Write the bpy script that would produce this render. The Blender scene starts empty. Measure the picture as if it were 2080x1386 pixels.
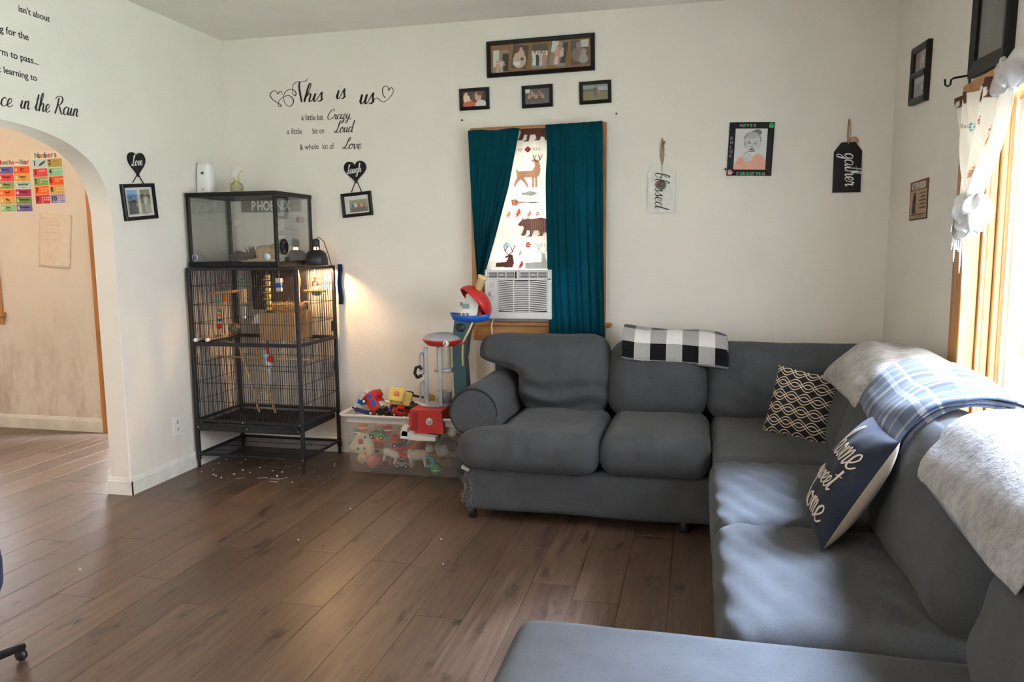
import bpy, bmesh, math, random
import numpy as np
from mathutils import Vector, Matrix, noise as mnoise
PI = math.pi
rnd = random.Random(7)
scene = bpy.context.scene
COL = scene.collection

# ------------------------------------------------------------------ camera, world, exposure
cam_data = bpy.data.cameras.new('camera')
cam_data.sensor_fit = 'HORIZONTAL'
cam_data.sensor_width = 36.0
cam_data.lens = 36.0 * 1560.0 / 2080.0
cam_data.clip_start = 0.05
camera = bpy.data.objects.new('camera', cam_data)
COL.objects.link(camera)
_yaw, _pitch, _roll = 0.2354, 0.1211, -0.0094
_fw = Vector((-math.sin(_yaw) * math.cos(_pitch), math.cos(_yaw) * math.cos(_pitch), -math.sin(_pitch)))
_rt = Vector((math.cos(_yaw), math.sin(_yaw), 0))
_up = _rt.cross(_fw)
_r2 = _rt * math.cos(_roll) + _up * math.sin(_roll)
_u2 = -_rt * math.sin(_roll) + _up * math.cos(_roll)
camera.matrix_world = Matrix(((_r2.x, _u2.x, -_fw.x, 3.0323), (_r2.y, _u2.y, -_fw.y, -4.6187),
                              (_r2.z, _u2.z, -_fw.z, 1.3473), (0, 0, 0, 1)))
scene.camera = camera
cam_data.dof.use_dof = False
scene.cycles.transparent_max_bounces = 32

world = bpy.data.worlds.new('overcast_sky')
scene.world = world
world.use_nodes = True
wnt = world.node_tree
wbg = wnt.nodes['Background']
SKY = (0.90, 0.94, 1.0)
wbg.inputs['Color'].default_value = (*SKY, 1)
wbg.inputs['Strength'].default_value = 14.0

vs = scene.view_settings
vs.view_transform = 'Standard'
vs.look = 'None'
vs.exposure = 0.53
vs.gamma = 1.0
vs.use_curve_mapping = False

def portal(name, loc, rot, sx, sy):
    l = bpy.data.lights.new(name, 'AREA')
    l.shape = 'RECTANGLE'; l.size = sx; l.size_y = sy
    l.cycles.is_portal = True
    o = bpy.data.objects.new(name, l); o.location = loc; o.rotation_euler = rot
    COL.objects.link(o); return o
# daylight enters where the house has openings: window in the right wall, unseen window added behind the camera, back window, dining-room door and window
XR, H = 4.052, 2.7
portal('daylight_right_window', (XR + .19, -3.0, 1.25), (0, PI / 2, 0), 1.36, 3.35)
portal('daylight_added_window', (.8, -6.12, 1.45), (PI / 2, 0, 0), .8, 1.3)
portal('daylight_back_window', (2.09, .16, 1.45), (-PI / 2, 0, 0), .70, 1.05)
portal('daylight_dining_door', (-.72, .30, 1.05), (-PI / 2, 0, 0), .75, 1.9)

sun = bpy.data.lights.new('hazy_sun', 'SUN'); sun.energy = 46.0; sun.angle = math.radians(17); sun.color = (.70, .87, 1.20)
sun_o = bpy.data.objects.new('hazy_sun', sun); COL.objects.link(sun_o)
sun_o.rotation_euler = Vector((-.655, -.20, -.73)).to_track_quat('-Z', 'Y').to_euler()

# ------------------------------------------------------------------ helpers
def s2l(c):
    return tuple((x / 12.92 if x <= .04045 else ((x + .055) / 1.055) ** 2.4) for x in c)
def rgb(r, g, b):
    return s2l((r / 255., g / 255., b / 255.))

MATS = {}
def newmat(name):
    m = bpy.data.materials.new(name); m.use_nodes = True
    nt = m.node_tree
    return m, nt, nt.nodes['Principled BSDF']
def nd(nt, kind, **kw):
    n = nt.nodes.new(kind)
    for k, v in kw.items():
        if k.startswith('i_'):
            n.inputs[k[2:].replace('_', ' ')].default_value = v
        else:
            setattr(n, k, v)
    return n
def ramp(nt, src, stops):
    r = nt.nodes.new('ShaderNodeValToRGB')
    e = r.color_ramp.elements
    while len(e) < len(stops): e.new(.5)
    for el, (p, c) in zip(e, stops):
        el.position = p; el.color = (*c, 1) if len(c) == 3 else c
    nt.links.new(src, r.inputs['Fac'])
    return r.outputs['Color']
def mix(nt, fac, a, b, mode='MIX'):
    m = nt.nodes.new('ShaderNodeMix'); m.data_type = 'RGBA'; m.blend_type = mode
    for sock, v in ((m.inputs[0], fac), (m.inputs[6], a), (m.inputs[7], b)):
        if isinstance(v, (int, float)): sock.default_value = v
        elif isinstance(v, tuple): sock.default_value = (*v, 1) if len(v) == 3 else v
        else: nt.links.new(v, sock)
    return m.outputs[2]
def mathn(nt, op, a, b=None, c=None):
    m = nt.nodes.new('ShaderNodeMath'); m.operation = op
    for i, v in enumerate((a, b, c)):
        if v is None: continue
        if isinstance(v, (int, float)): m.inputs[i].default_value = v
        else: nt.links.new(v, m.inputs[i])
    return m.outputs[0]
def objcoord(nt, scale=(1, 1, 1), out='Object'):
    t = nt.nodes.new('ShaderNodeTexCoord')
    mp = nt.nodes.new('ShaderNodeMapping'); mp.inputs['Scale'].default_value = scale
    nt.links.new(t.outputs[out], mp.inputs['Vector'])
    return mp.outputs['Vector']
def noisen(nt, vec, scale, detail=4, rough=.6):
    n = nt.nodes.new('ShaderNodeTexNoise')
    n.inputs['Scale'].default_value = scale; n.inputs['Detail'].default_value = detail
    n.inputs['Roughness'].default_value = rough
    if vec is not None: nt.links.new(vec, n.inputs['Vector'])
    return n.outputs['Fac']
def bumpn(nt, bs, h, strength, dist):
    b = nt.nodes.new('ShaderNodeBump'); b.inputs['Strength'].default_value = strength
    b.inputs['Distance'].default_value = dist
    nt.links.new(h, b.inputs['Height']); nt.links.new(b.outputs['Normal'], bs.inputs['Normal'])

def plain(name, col, rough=.5, metal=0., var=.12, scale=18., bump=0., spec=.5):
    """slightly mottled single-colour material"""
    if name in MATS: return MATS[name]
    m, nt, bs = newmat(name)
    v = objcoord(nt)
    n = noisen(nt, v, scale, 3)
    lo = tuple(max(0, c * (1 - var)) for c in col); hi = tuple(min(1, c * (1 + var)) for c in col)
    c = ramp(nt, n, [(.3, lo), (.7, hi)])
    nt.links.new(c, bs.inputs['Base Color'])
    bs.inputs['Roughness'].default_value = rough; bs.inputs['Metallic'].default_value = metal
    bs.inputs['Specular IOR Level'].default_value = spec
    if bump: bumpn(nt, bs, noisen(nt, v, scale * 8, 4), bump, .002)
    MATS[name] = m; return m
def fabric(name, col, scale=700, bump=.35, var=.25, rough=.9, translucent=0., sheen=.08):
    if name in MATS: return MATS[name]
    m, nt, bs = newmat(name)
    v = objcoord(nt)
    n1 = noisen(nt, v, scale, 2, .7); n2 = noisen(nt, v, 9, 4)
    k = mathn(nt, 'ADD', mathn(nt, 'MULTIPLY', n1, .65), mathn(nt, 'MULTIPLY', n2, .35))
    c = ramp(nt, k, [(.3, tuple(x * (1 - var) for x in col)), (.7, tuple(x * (1 + var) for x in col))])
    nt.links.new(c, bs.inputs['Base Color'])
    bs.inputs['Roughness'].default_value = rough
    bs.inputs['Specular IOR Level'].default_value = .15
    bs.inputs['Sheen Weight'].default_value = sheen
    bumpn(nt, bs, n1, bump, .0012)
    if translucent:
        tr = nt.nodes.new('ShaderNodeBsdfTranslucent'); nt.links.new(c, tr.inputs['Color'])
        mx = nt.nodes.new('ShaderNodeMixShader'); mx.inputs[0].default_value = translucent
        nt.links.new(bs.outputs[0], mx.inputs[1]); nt.links.new(tr.outputs[0], mx.inputs[2])
        nt.links.new(mx.outputs[0], nt.nodes['Material Output'].inputs['Surface'])
    MATS[name] = m; return m
def wood(name, col, axis='z', rough=.45, dark=.55, scale=14):
    if name in MATS: return MATS[name]
    m, nt, bs = newmat(name)
    sc = {'z': (scale, scale, scale * .06), 'x': (scale * .06, scale, scale), 'y': (scale, scale * .06, scale)}[axis]
    v = objcoord(nt, sc)
    n = noisen(nt, v, 3.0, 6, .65)
    c = ramp(nt, n, [(.3, tuple(x * dark for x in col)), (.5, col), (.72, tuple(min(1, x * 1.25) for x in col))])
    nt.links.new(c, bs.inputs['Base Color']); bs.inputs['Roughness'].default_value = rough
    bumpn(nt, bs, n, .15, .002)
    MATS[name] = m; return m
def glassy(name, tint=(1, 1, 1), opac=.06, refl=.5, rough=.02):
    """thin pane: transparent with a fresnel reflection"""
    if name in MATS: return MATS[name]
    m = bpy.data.materials.new(name); m.use_nodes = True; nt = m.node_tree; nt.nodes.clear()
    out = nt.nodes.new('ShaderNodeOutputMaterial')
    tr = nd(nt, 'ShaderNodeBsdfTransparent'); tr.inputs['Color'].default_value = (*tint, 1)
    gl = nd(nt, 'ShaderNodeBsdfGlossy'); gl.inputs['Roughness'].default_value = rough
    fr = nd(nt, 'ShaderNodeFresnel'); fr.inputs['IOR'].default_value = 1.45
    m1 = nt.nodes.new('ShaderNodeMixShader')
    nt.links.new(mathn(nt, 'MULTIPLY', fr.outputs[0], refl), m1.inputs[0])
    nt.links.new(tr.outputs[0], m1.inputs[1]); nt.links.new(gl.outputs[0], m1.inputs[2])
    df = nd(nt, 'ShaderNodeBsdfDiffuse'); df.inputs['Color'].default_value = (.85, .85, .82, 1)
    nz = noisen(nt, objcoord(nt), 6, 4)
    m2 = nt.nodes.new('ShaderNodeMixShader')
    nt.links.new(mathn(nt, 'MULTIPLY', nz, opac * 2), m2.inputs[0])
    nt.links.new(m1.outputs[0], m2.inputs[1]); nt.links.new(df.outputs[0], m2.inputs[2])
    nt.links.new(m2.outputs[0], out.inputs['Surface'])
    MATS[name] = m; return m
def printmat(name='printed_surface', rough=.6, attr='print', translucent=0., fabric_bump=0.):
    if name in MATS: return MATS[name]
    m, nt, bs = newmat(name)
    a = nd(nt, 'ShaderNodeAttribute', attribute_name=attr)
    nt.links.new(a.outputs['Color'], bs.inputs['Base Color'])
    bs.inputs['Roughness'].default_value = rough
    if fabric_bump: bumpn(nt, bs, noisen(nt, objcoord(nt), 700, 2), fabric_bump, .001)
    if translucent:
        tr = nt.nodes.new('ShaderNodeBsdfTranslucent'); nt.links.new(a.outputs['Color'], tr.inputs['Color'])
        mx = nt.nodes.new('ShaderNodeMixShader'); mx.inputs[0].default_value = translucent
        nt.links.new(bs.outputs[0], mx.inputs[1]); nt.links.new(tr.outputs[0], mx.inputs[2])
        nt.links.new(mx.outputs[0], nt.nodes['Material Output'].inputs['Surface'])
    MATS[name] = m; return m

# ---- objects
def props(o, label=None, cat=None, group=None, kind=None):
    if label: o['label'] = label
    if cat: o['category'] = cat
    if group: o['group'] = group
    if kind: o['kind'] = kind
    return o
def thing(name, label, cat, loc=(0, 0, 0), rot=(0, 0, 0), group=None):
    o = bpy.data.objects.new(name, None); o.empty_display_size = .05
    COL.objects.link(o); o.location = loc
    o.rotation_euler = rot if not isinstance(rot, (int, float)) else (0, 0, rot)
    return props(o, label, cat, group)
def link(name, mesh, parent=None, loc=(0, 0, 0), rot=(0, 0, 0), kind=None, label=None):
    o = bpy.data.objects.new(name, mesh); COL.objects.link(o)
    o.location = loc; o.rotation_euler = rot
    if parent is not None: o.parent = parent
    if kind: o['kind'] = kind
    if label: o['label'] = label
    return o

class MB:
    """collects shapes, builds ONE mesh object"""
    def __init__(s): s.v = []; s.f = []; s.sm = []; s.uv = None
    def add(s, v, f, smooth=False):
        n = len(s.v); s.v += [tuple(p) for p in v]; s.f += [tuple(i + n for i in q) for q in f]
        s.sm += [smooth] * len(f); return s
    def box(s, x0, x1, y0, y1, z0, z1):
        v = [(x, y, z) for z in (z0, z1) for y in (y0, y1) for x in (x0, x1)]
        return s.add(v, [(0, 2, 3, 1), (4, 5, 7, 6), (0, 1, 5, 4), (2, 6, 7, 3), (0, 4, 6, 2), (1, 3, 7, 5)])
    def cbox(s, c, d):
        return s.box(c[0] - d[0] / 2, c[0] + d[0] / 2, c[1] - d[1] / 2, c[1] + d[1] / 2, c[2] - d[2] / 2, c[2] + d[2] / 2)
    def rbox(s, x0, x1, y0, y1, z0, z1, b=.004, seg=1):
        bm = bmesh.new()
        r = bmesh.ops.create_cube(bm, size=1)
        for v in bm.verts: v.co = Vector(((x0 + x1) / 2 + v.co.x * (x1 - x0), (y0 + y1) / 2 + v.co.y * (y1 - y0), (z0 + z1) / 2 + v.co.z * (z1 - z0)))
        bmesh.ops.bevel(bm, geom=bm.edges[:], offset=b, segments=seg, affect='EDGES', profile=.5)
        return s.bm(bm, seg > 1)
    def bm(s, bm, smooth=False):
        bm.verts.ensure_lookup_table()
        s.add([v.co[:] for v in bm.verts], [[v.index for v in f.verts] for f in bm.faces], smooth); bm.free(); return s
    def tube(s, pts, r, n=8, caps=True, closed=False, smooth=True):
        pts = [Vector(p) for p in pts]; L = len(pts)
        rs = r if isinstance(r, (list, tuple)) else [r] * L
        verts = []; prev = None
        for i, p in enumerate(pts):
            if closed: t = pts[(i + 1) % L] - pts[i - 1]
            else: t = pts[min(i + 1, L - 1)] - pts[max(i - 1, 0)]
            if t.length < 1e-9: t = Vector((0, 0, 1))
            t.normalize()
            if prev is None:
                a = Vector((0, 0, 1)) if abs(t.z) < .9 else Vector((1, 0, 0))
                u = t.cross(a).normalized()
            else:
                u = (prev - t * prev.dot(t))
                u = u.normalized() if u.length > 1e-6 else t.orthogonal().normalized()
            prev = u; w = t.cross(u)
            for k in range(n):
                an = 2 * PI * k / n
                verts.append(p + (u * math.cos(an) + w * math.sin(an)) * rs[i])
        fs = []
        for i in range(L if closed else L - 1):
            j = (i + 1) % L
            for k in range(n):
                k2 = (k + 1) % n
                fs.append((i * n + k, i * n + k2, j * n + k2, j * n + k))
        if caps and not closed:
            fs.append(tuple(range(n - 1, -1, -1))); fs.append(tuple((L - 1) * n + k for k in range(n)))
        return s.add(verts, fs, smooth)
    def lathe(s, prof, n=20, c=(0, 0, 0), axis='z', a0=0, a1=2 * PI, smooth=True):
        full = abs(a1 - a0 - 2 * PI) < 1e-6; m = n if full else n + 1
        verts = []
        for (r, h) in prof:
            for k in range(m):
                an = a0 + (a1 - a0) * k / n
                x, y = r * math.cos(an), r * math.sin(an)
                p = {'z': (x, y, h), 'y': (x, h, y), 'x': (h, x, y)}[axis]
                verts.append((p[0] + c[0], p[1] + c[1], p[2] + c[2]))
        fs = []
        for i in range(len(prof) - 1):
            for k in range(n):
                k2 = (k + 1) % m
                fs.append((i * m + k, i * m + k2, (i + 1) * m + k2, (i + 1) * m + k))
        return s.add(verts, fs, smooth)
    def prism(s, poly, y0, y1, plane='xz', smooth=False):
        """poly of 2-D points extruded"""
        n = len(poly)
        def P(a, b, d): return {'xz': (a, d, b), 'xy': (a, b, d), 'yz': (d, a, b)}[plane]
        v = [P(a, b, y0) for a, b in poly] + [P(a, b, y1) for a, b in poly]
        f = [tuple(range(n - 1, -1, -1)), tuple(range(n, 2 * n))]
        f += [(i, (i + 1) % n, n + (i + 1) % n, n + i) for i in range(n)]
        return s.add(v, f, smooth)
    def xf(s, M, start=0):
        s.v[start:] = [tuple(M @ Vector(p)) for p in s.v[start:]]; return s
    def mesh(s, name, mat, uv=None):
        me = bpy.data.meshes.new(name); me.from_pydata(s.v, [], s.f)
        me.polygons.foreach_set('use_smooth', s.sm)
        if uv is not None:
            l = me.uv_layers.new(name='UVMap')
            idx = np.empty(len(me.loops), dtype=np.int32); me.loops.foreach_get('vertex_index', idx)
            l.data.foreach_set('uv', np.asarray(uv, dtype=np.float32)[idx].ravel())
        if mat is not None: me.materials.append(mat)
        bm = bmesh.new(); bm.from_mesh(me); bmesh.ops.recalc_face_normals(bm, faces=bm.faces[:]); bm.to_mesh(me); bm.free()
        me.update(); return me
    def build(s, name, mat, parent=None, loc=(0, 0, 0), rot=(0, 0, 0), kind=None, label=None, uv=None):
        return link(name, s.mesh(name, mat, uv), parent, loc, rot, kind, label)

def softbox(dx, dy, dz, r, n=(14, 14, 8), puff=(0, 0, 0), fn=None, noise_amp=0., noise_scale=6., seed=0.):
    """rounded, puffed box centred on the origin -> MB (smooth)"""
    hx, hy, hz = dx / 2, dy / 2, dz / 2; h = (hx, hy, hz)
    verts = {}; V = []; F = []
    def key(i, j, k):
        t = (i, j, k)
        if t not in verts:
            verts[t] = len(V)
            c = []
            for q, m, hh in zip(t, n, h):
                u = -1 + 2 * q / m
                u = math.copysign(abs(u) ** .8, u)   # denser at rims
                c.append(u * hh)
            rr = min(r, hx, hy, hz)
            q = [max(-(hh - rr), min(hh - rr, a)) for a, hh in zip(c, h)]
            d = Vector([a - b for a, b in zip(c, q)])
            if d.length > 1e-9: d = d.normalized() * rr
            p = Vector(q) + d
            nx, ny, nz = p.x / hx, p.y / hy, p.z / hz
            ex, ey, ez = max(0, 1 - nx * nx), max(0, 1 - ny * ny), max(0, 1 - nz * nz)
            p = Vector((p.x * (1 + puff[0] * ey * ez), p.y * (1 + puff[1] * ex * ez), p.z * (1 + puff[2] * ex * ey)))
            V.append(p)
        return verts[t]
    nx, ny, nz = n
    for k in (0, nz):
        for i in range(nx):
            for j in range(ny): F.append((key(i, j, k), key(i + 1, j, k), key(i + 1, j + 1, k), key(i, j + 1, k)))
    for j in (0, ny):
        for i in range(nx):
            for k in range(nz): F.append((key(i, j, k), key(i + 1, j, k), key(i + 1, j, k + 1), key(i, j, k + 1)))
    for i in (0, nx):
        for j in range(ny):
            for k in range(nz): F.append((key(i, j, k), key(i, j + 1, k), key(i, j + 1, k + 1), key(i, j, k + 1)))
    if noise_amp:
        for t in range(len(V)):
            p = V[t]; d = p.normalized() if p.length else Vector((0, 0, 1))
            V[t] = p + d * mnoise.noise(p * noise_scale + Vector((seed, seed * 1.7, -seed))) * noise_amp
    if fn: V = [fn(p) for p in V]
    mb = MB(); mb.add(V, F, True); return mb

def sheet(name, fn, nu, nv, mat, parent=None, thick=.0015, colors=None, loc=(0, 0, 0), rot=(0, 0, 0), uv=False, attr='print'):
    """cloth grid; fn(u,v)->xyz with u,v in 0..1 ; colors array [nv+1][nu+1][3]"""
    me = bpy.data.meshes.new(name)
    us = np.linspace(0, 1, nu + 1); vsn = np.linspace(0, 1, nv + 1)
    V = [fn(u, v) for v in vsn for u in us]
    W = nu + 1
    F = [(j * W + i, j * W + i + 1, (j + 1) * W + i + 1, (j + 1) * W + i) for j in range(nv) for i in range(nu)]
    me.from_pydata(V, [], F); me.polygons.foreach_set('use_smooth', [True] * len(F))
    if colors is not None:
        ca = me.color_attributes.new(attr, 'FLOAT_COLOR', 'POINT')
        a = np.ones((len(V), 4), np.float32); a[:, :3] = colors.reshape(-1, 3)
        ca.data.foreach_set('color', a.ravel())
    if uv:
        l = me.uv_layers.new(name='UVMap'); idx = np.empty(len(me.loops), dtype=np.int32)
        me.loops.foreach_get('vertex_index', idx)
        uvs = np.array([(u, v) for v in vsn for u in us], np.float32)
        l.data.foreach_set('uv', uvs[idx].ravel())
    me.materials.append(mat); me.update()
    o = link(name, me, parent, loc, rot)
    if thick:
        md = o.modifiers.new('thickness', 'SOLIDIFY'); md.thickness = thick; md.offset = 0
    return o

# ---- flat prints: a small raster painter whose pixels become the colours of a fine mesh
class Canvas:
    def __init__(s, w, h, nx, ny, bg):
        s.w, s.h, s.nx, s.ny = w, h, nx, ny
        s.a = np.ones((ny, nx, 3)) * np.array(bg)
        X, Y = np.meshgrid(np.linspace(0, w, nx), np.linspace(0, h, ny)); s.X, s.Y = X, Y
    def put(s, m, c, alpha=1.):
        m = m.astype(float) * alpha
        s.a = s.a * (1 - m[..., None]) + np.array(c) * m[..., None]; return s
    def rect(s, x0, y0, x1, y1, c, al=1.): return s.put((s.X >= x0) & (s.X <= x1) & (s.Y >= y0) & (s.Y <= y1), c, al)
    def ell(s, x, y, rx, ry, c, rot=0., al=1.):
        dx, dy = s.X - x, s.Y - y; ca, sa = math.cos(rot), math.sin(rot)
        return s.put(((dx * ca + dy * sa) / rx) ** 2 + ((-dx * sa + dy * ca) / ry) ** 2 <= 1, c, al)
    def poly(s, pts, c, al=1.):
        m = np.zeros(s.X.shape, bool); n = len(pts)
        for i in range(n):
            x0, y0 = pts[i]; x1, y1 = pts[(i + 1) % n]
            if y0 == y1: continue
            cond = ((y0 > s.Y) != (y1 > s.Y)) & (s.X < (x1 - x0) * (s.Y - y0) / (y1 - y0) + x0)
            m ^= cond
        return s.put(m, c, al)
    def line(s, pts, w, c, al=1.):
        for (x0, y0), (x1, y1) in zip(pts[:-1], pts[1:]):
            dx, dy = x1 - x0, y1 - y0; L2 = dx * dx + dy * dy + 1e-12
            t = np.clip(((s.X - x0) * dx + (s.Y - y0) * dy) / L2, 0, 1)
            s.put((s.X - x0 - t * dx) ** 2 + (s.Y - y0 - t * dy) ** 2 <= (w / 2) ** 2, c, al)
        return s
    def grain(s, amp, seed=1):
        r = np.random.RandomState(seed); s.a = np.clip(s.a * (1 + amp * (r.rand(s.ny, s.nx, 1) - .5)), 0, 1); return s
    def flat(s, name, mat, parent=None, loc=(0, 0, 0), rot=(0, 0, 0), label=None):
        """vertical print: x right, z up from the lower-left corner, facing -y"""
        w, h = s.w, s.h
        o = sheet(name, lambda u, v: (u * w, 0, v * h), s.nx - 1, s.ny - 1, mat, parent, 0, s.a, loc, rot)
        if label: o['label'] = label
        return o

# ---- lettering
def textmesh(txt, size, mat, name, parent=None, loc=(0, 0, 0), rot=(PI / 2, 0, 0), ext=.0006, shear=0., align='LEFT', space=1., xs=1., bold=0.):
    cu = bpy.data.curves.new(name, 'FONT'); cu.body = txt; cu.size = size; cu.extrude = ext; cu.shear = shear
    cu.align_x = align; cu.space_character = space; cu.offset = bold; cu.resolution_u = 3
    t = bpy.data.objects.new('tmp_text', cu); COL.objects.link(t)
    dg = bpy.context.evaluated_depsgraph_get(); dg.update()
    me = bpy.data.meshes.new_from_object(t.evaluated_get(dg)); me.name = name
    bpy.data.objects.remove(t); bpy.data.curves.remove(cu)
    me.materials.clear(); me.materials.append(mat)
    o = link(name, me, parent, loc, rot); o.scale = (xs, 1, 1)
    return o
GL = {
 'a': (.56, [[(.42,.38),(.27,.46),(.08,.32),(.07,.08),(.2,0),(.37,.14),(.45,.44),(.42,.12),(.48,0),(.58,.1)]]),
 'b': (.5, [[(0,.12),(.18,.5),(.27,.9),(.19,1.0),(.1,.7),(.08,.14),(.18,0),(.36,.1),(.38,.34),(.26,.4),(.38,.34),(.54,.34)]]),
 'c': (.42, [[(.38,.36),(.26,.46),(.08,.32),(.07,.1),(.2,0),(.34,.03),(.44,.12)]]),
 'd': (.56, [[(.4,.36),(.24,.46),(.06,.3),(.08,.05),(.22,.01),(.38,.2),(.52,1.0),(.43,.4),(.41,.08),(.48,0),(.58,.1)]]),
 'e': (.42, [[(0,.1),(.2,.18),(.33,.34),(.24,.46),(.09,.34),(.07,.1),(.18,0),(.32,.03),(.44,.13)]]),
 'f': (.34, [[(0,.1),(.18,.5),(.28,.9),(.21,1.0),(.13,.7),(.06,-.3),(.12,-.4),(.16,-.1),(.12,.06),(.35,.1)]]),
 'g': (.54, [[(.42,.38),(.27,.46),(.08,.32),(.08,.08),(.2,.02),(.37,.16),(.45,.44),(.42,0),(.3,-.38),(.12,-.42),(.12,-.24),(.36,-.04),(.56,.1)]]),
 'h': (.54, [[(0,.12),(.2,.5),(.3,.9),(.22,1.0),(.13,.7),(.07,0),(.14,.26),(.28,.45),(.38,.36),(.36,.1),(.43,0),(.55,.1)]]),
 'i': (.28, [[(0,.1),(.13,.44),(.09,.12),(.16,0),(.29,.1)], [(.17,.62),(.19,.66)]]),
 'l': (.3, [[(0,.1),(.17,.45),(.28,.88),(.22,1.0),(.12,.75),(.09,.14),(.17,0),(.31,.1)]]),
 'm': (.7, [[(0,.1),(.1,.44),(.07,0),(.13,.28),(.25,.45),(.31,.34),(.29,0),(.36,.28),(.48,.45),(.55,.34),(.52,.1),(.59,0),(.71,.1)]]),
 'n': (.5, [[(0,.1),(.1,.44),(.07,0),(.14,.28),(.27,.45),(.35,.34),(.32,.1),(.39,0),(.51,.1)]]),
 'o': (.46, [[(.28,.46),(.1,.36),(.06,.12),(.18,0),(.34,.1),(.36,.34),(.28,.46),(.3,.36),(.48,.36)]]),
 'p': (.5, [[(0,.1),(.12,.44),(.02,-.42),(.14,.26),(.3,.46),(.4,.3),(.3,.02),(.16,.06),(.3,.0),(.52,.1)]]),
 'r': (.42, [[(0,.1),(.1,.48),(.17,.37),(.3,.42),(.27,.2),(.29,.04),(.36,0),(.44,.1)]]),
 's': (.38, [[(0,.1),(.22,.5),(.25,.3),(.3,.12),(.2,0),(.06,.04)], [(.2,0),(.4,.1)]]),
 't': (.34, [[(0,.1),(.17,.5),(.24,.9),(.16,.4),(.13,.1),(.2,0),(.35,.1)], [(.0,.62),(.4,.68)]]),
 'u': (.54, [[(0,.1),(.1,.44),(.07,.12),(.16,0),(.3,.14),(.39,.44),(.36,.1),(.43,0),(.55,.1)]]),
 'v': (.44, [[(0,.32),(.08,.44),(.13,.12),(.2,0),(.33,.2),(.37,.42),(.32,.36),(.46,.36)]]),
 'w': (.64, [[(0,.1),(.09,.44),(.08,.1),(.17,0),(.29,.14),(.34,.42),(.33,.1),(.42,0),(.54,.16),(.58,.42),(.53,.36),(.66,.36)]]),
 'y': (.5, [[(0,.1),(.1,.44),(.08,.14),(.17,.02),(.3,.14),(.39,.44),(.35,0),(.22,-.4),(.07,-.38),(.12,-.2),(.34,-.04),(.52,.1)]]),
 'z': (.44, [[(.04,.36),(.16,.46),(.34,.42),(.06,.02),(.2,.04),(.3,-.14),(.2,-.42),(.08,-.36),(.2,-.16),(.46,.1)]]),
 'T': (.62, [[(-.32,.55),(-.2,.42),(-.14,.6),(-.26,.86),(-.06,.98),(.2,.93),(.46,1.0),(.56,1.16),(.5,1.2)], [(.2,.95),(.24,.6),(.28,.2),(.36,0)]]),
 'C': (.72, [[(.66,.74),(.68,.92),(.54,1.0),(.28,.82),(.08,.4),(.14,.08),(.34,0),(.58,.08),(.72,.2)]]),
 'L': (.6, [[(.3,.6),(.5,.74),(.6,.94),(.5,1.0),(.4,.8),(.34,.4),(.2,.06),(.06,0),(.02,.1),(.14,.14),(.36,0),(.52,.02),(.62,.12)]]),
 'D': (.74, [[(.3,.9),(.26,.5),(.16,.06),(.04,.04),(.12,.14),(.4,.0),(.64,.2),(.68,.6),(.46,.94),(.14,.98),(.02,.8)]]),
 'R': (.7, [[(.24,.9),(.18,.45),(.06,-.02)], [(-.04,.8),(.14,.98),(.46,.98),(.56,.78),(.42,.56),(.22,.5),(.36,.4),(.52,.1),(.64,0),(.74,.1)]]),
 ',': (.2, [[(.1,.04),(.08,-.12)]]), ' ': (.36, []),
}
def catmull(pts, k=7):
    if len(pts) < 3: return [Vector(p) for p in pts]
    P = [Vector(p) for p in pts]; P = [P[0] * 2 - P[1]] + P + [P[-1] * 2 - P[-2]]
    out = []
    for i in range(1, len(P) - 2):
        a, b, c, d = P[i - 1], P[i], P[i + 1], P[i + 2]
        for j in range(k):
            t = j / k
            out.append(.5 * ((2 * b) + (c - a) * t + (2 * a - 5 * b + 4 * c - d) * t * t + (3 * b - a - 3 * c + d) * t ** 3))
    out.append(P[-2]); return out
def strokes_mesh(strokes, thin, thick, ext=.001):
    """flat pen strokes (2-D, x right / z up, facing -y) with broader down-strokes"""
    mb = MB()
    for st in strokes:
        L = len(st); v = []; f = []
        for i, p in enumerate(st):
            t = (st[min(i + 1, L - 1)] - st[max(i - 1, 0)])
            if t.length < 1e-9: t = Vector((1, 0))
            t.normalize(); nrm = Vector((-t.y, t.x))
            w = (thin + (thick - thin) * max(0, -t.y) ** 1.5) / 2
            if i in (0, L - 1): w *= .6
            a, b = p + nrm * w, p - nrm * w
            v += [(a.x, 0, a.y), (b.x, 0, b.y), (a.x, -ext, a.y), (b.x, -ext, b.y)]
        for i in range(L - 1):
            j = i * 4; f += [(j + 2, j + 3, j + 7, j + 6), (j, j + 2, j + 6, j + 4), (j + 3, j + 1, j + 5, j + 7)]
        f += [(0, 1, 3, 2), (L * 4 - 4, L * 4 - 2, L * 4 - 1, L * 4 - 3)]
        mb.add(v, f)
    return mb
def script_strokes(txt, size, slant=.25, xs=1.):
    out = []; x = 0
    for ch in txt:
        adv, sts = GL[ch]
        for st in sts:
            pts = [((x + px + slant * py) * size * xs, py * size) for px, py in st]
            out.append(catmull(pts) if len(pts) > 2 else [Vector(p) for p in pts])
        x += adv
    return out, x * size * xs
def script(txt, size, mat, name, parent=None, loc=(0, 0, 0), rot=(0, 0, 0), thin=.05, thick=.12, slant=.25, xs=1., ext=.001, width=None):
    if width is not None:
        _, w0 = script_strokes(txt, size, slant, 1.); xs = width / w0
    st, w = script_strokes(txt, size, slant, xs)
    return strokes_mesh(st, thin * size, thick * size, ext).build(name, mat, parent, loc, rot)
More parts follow.
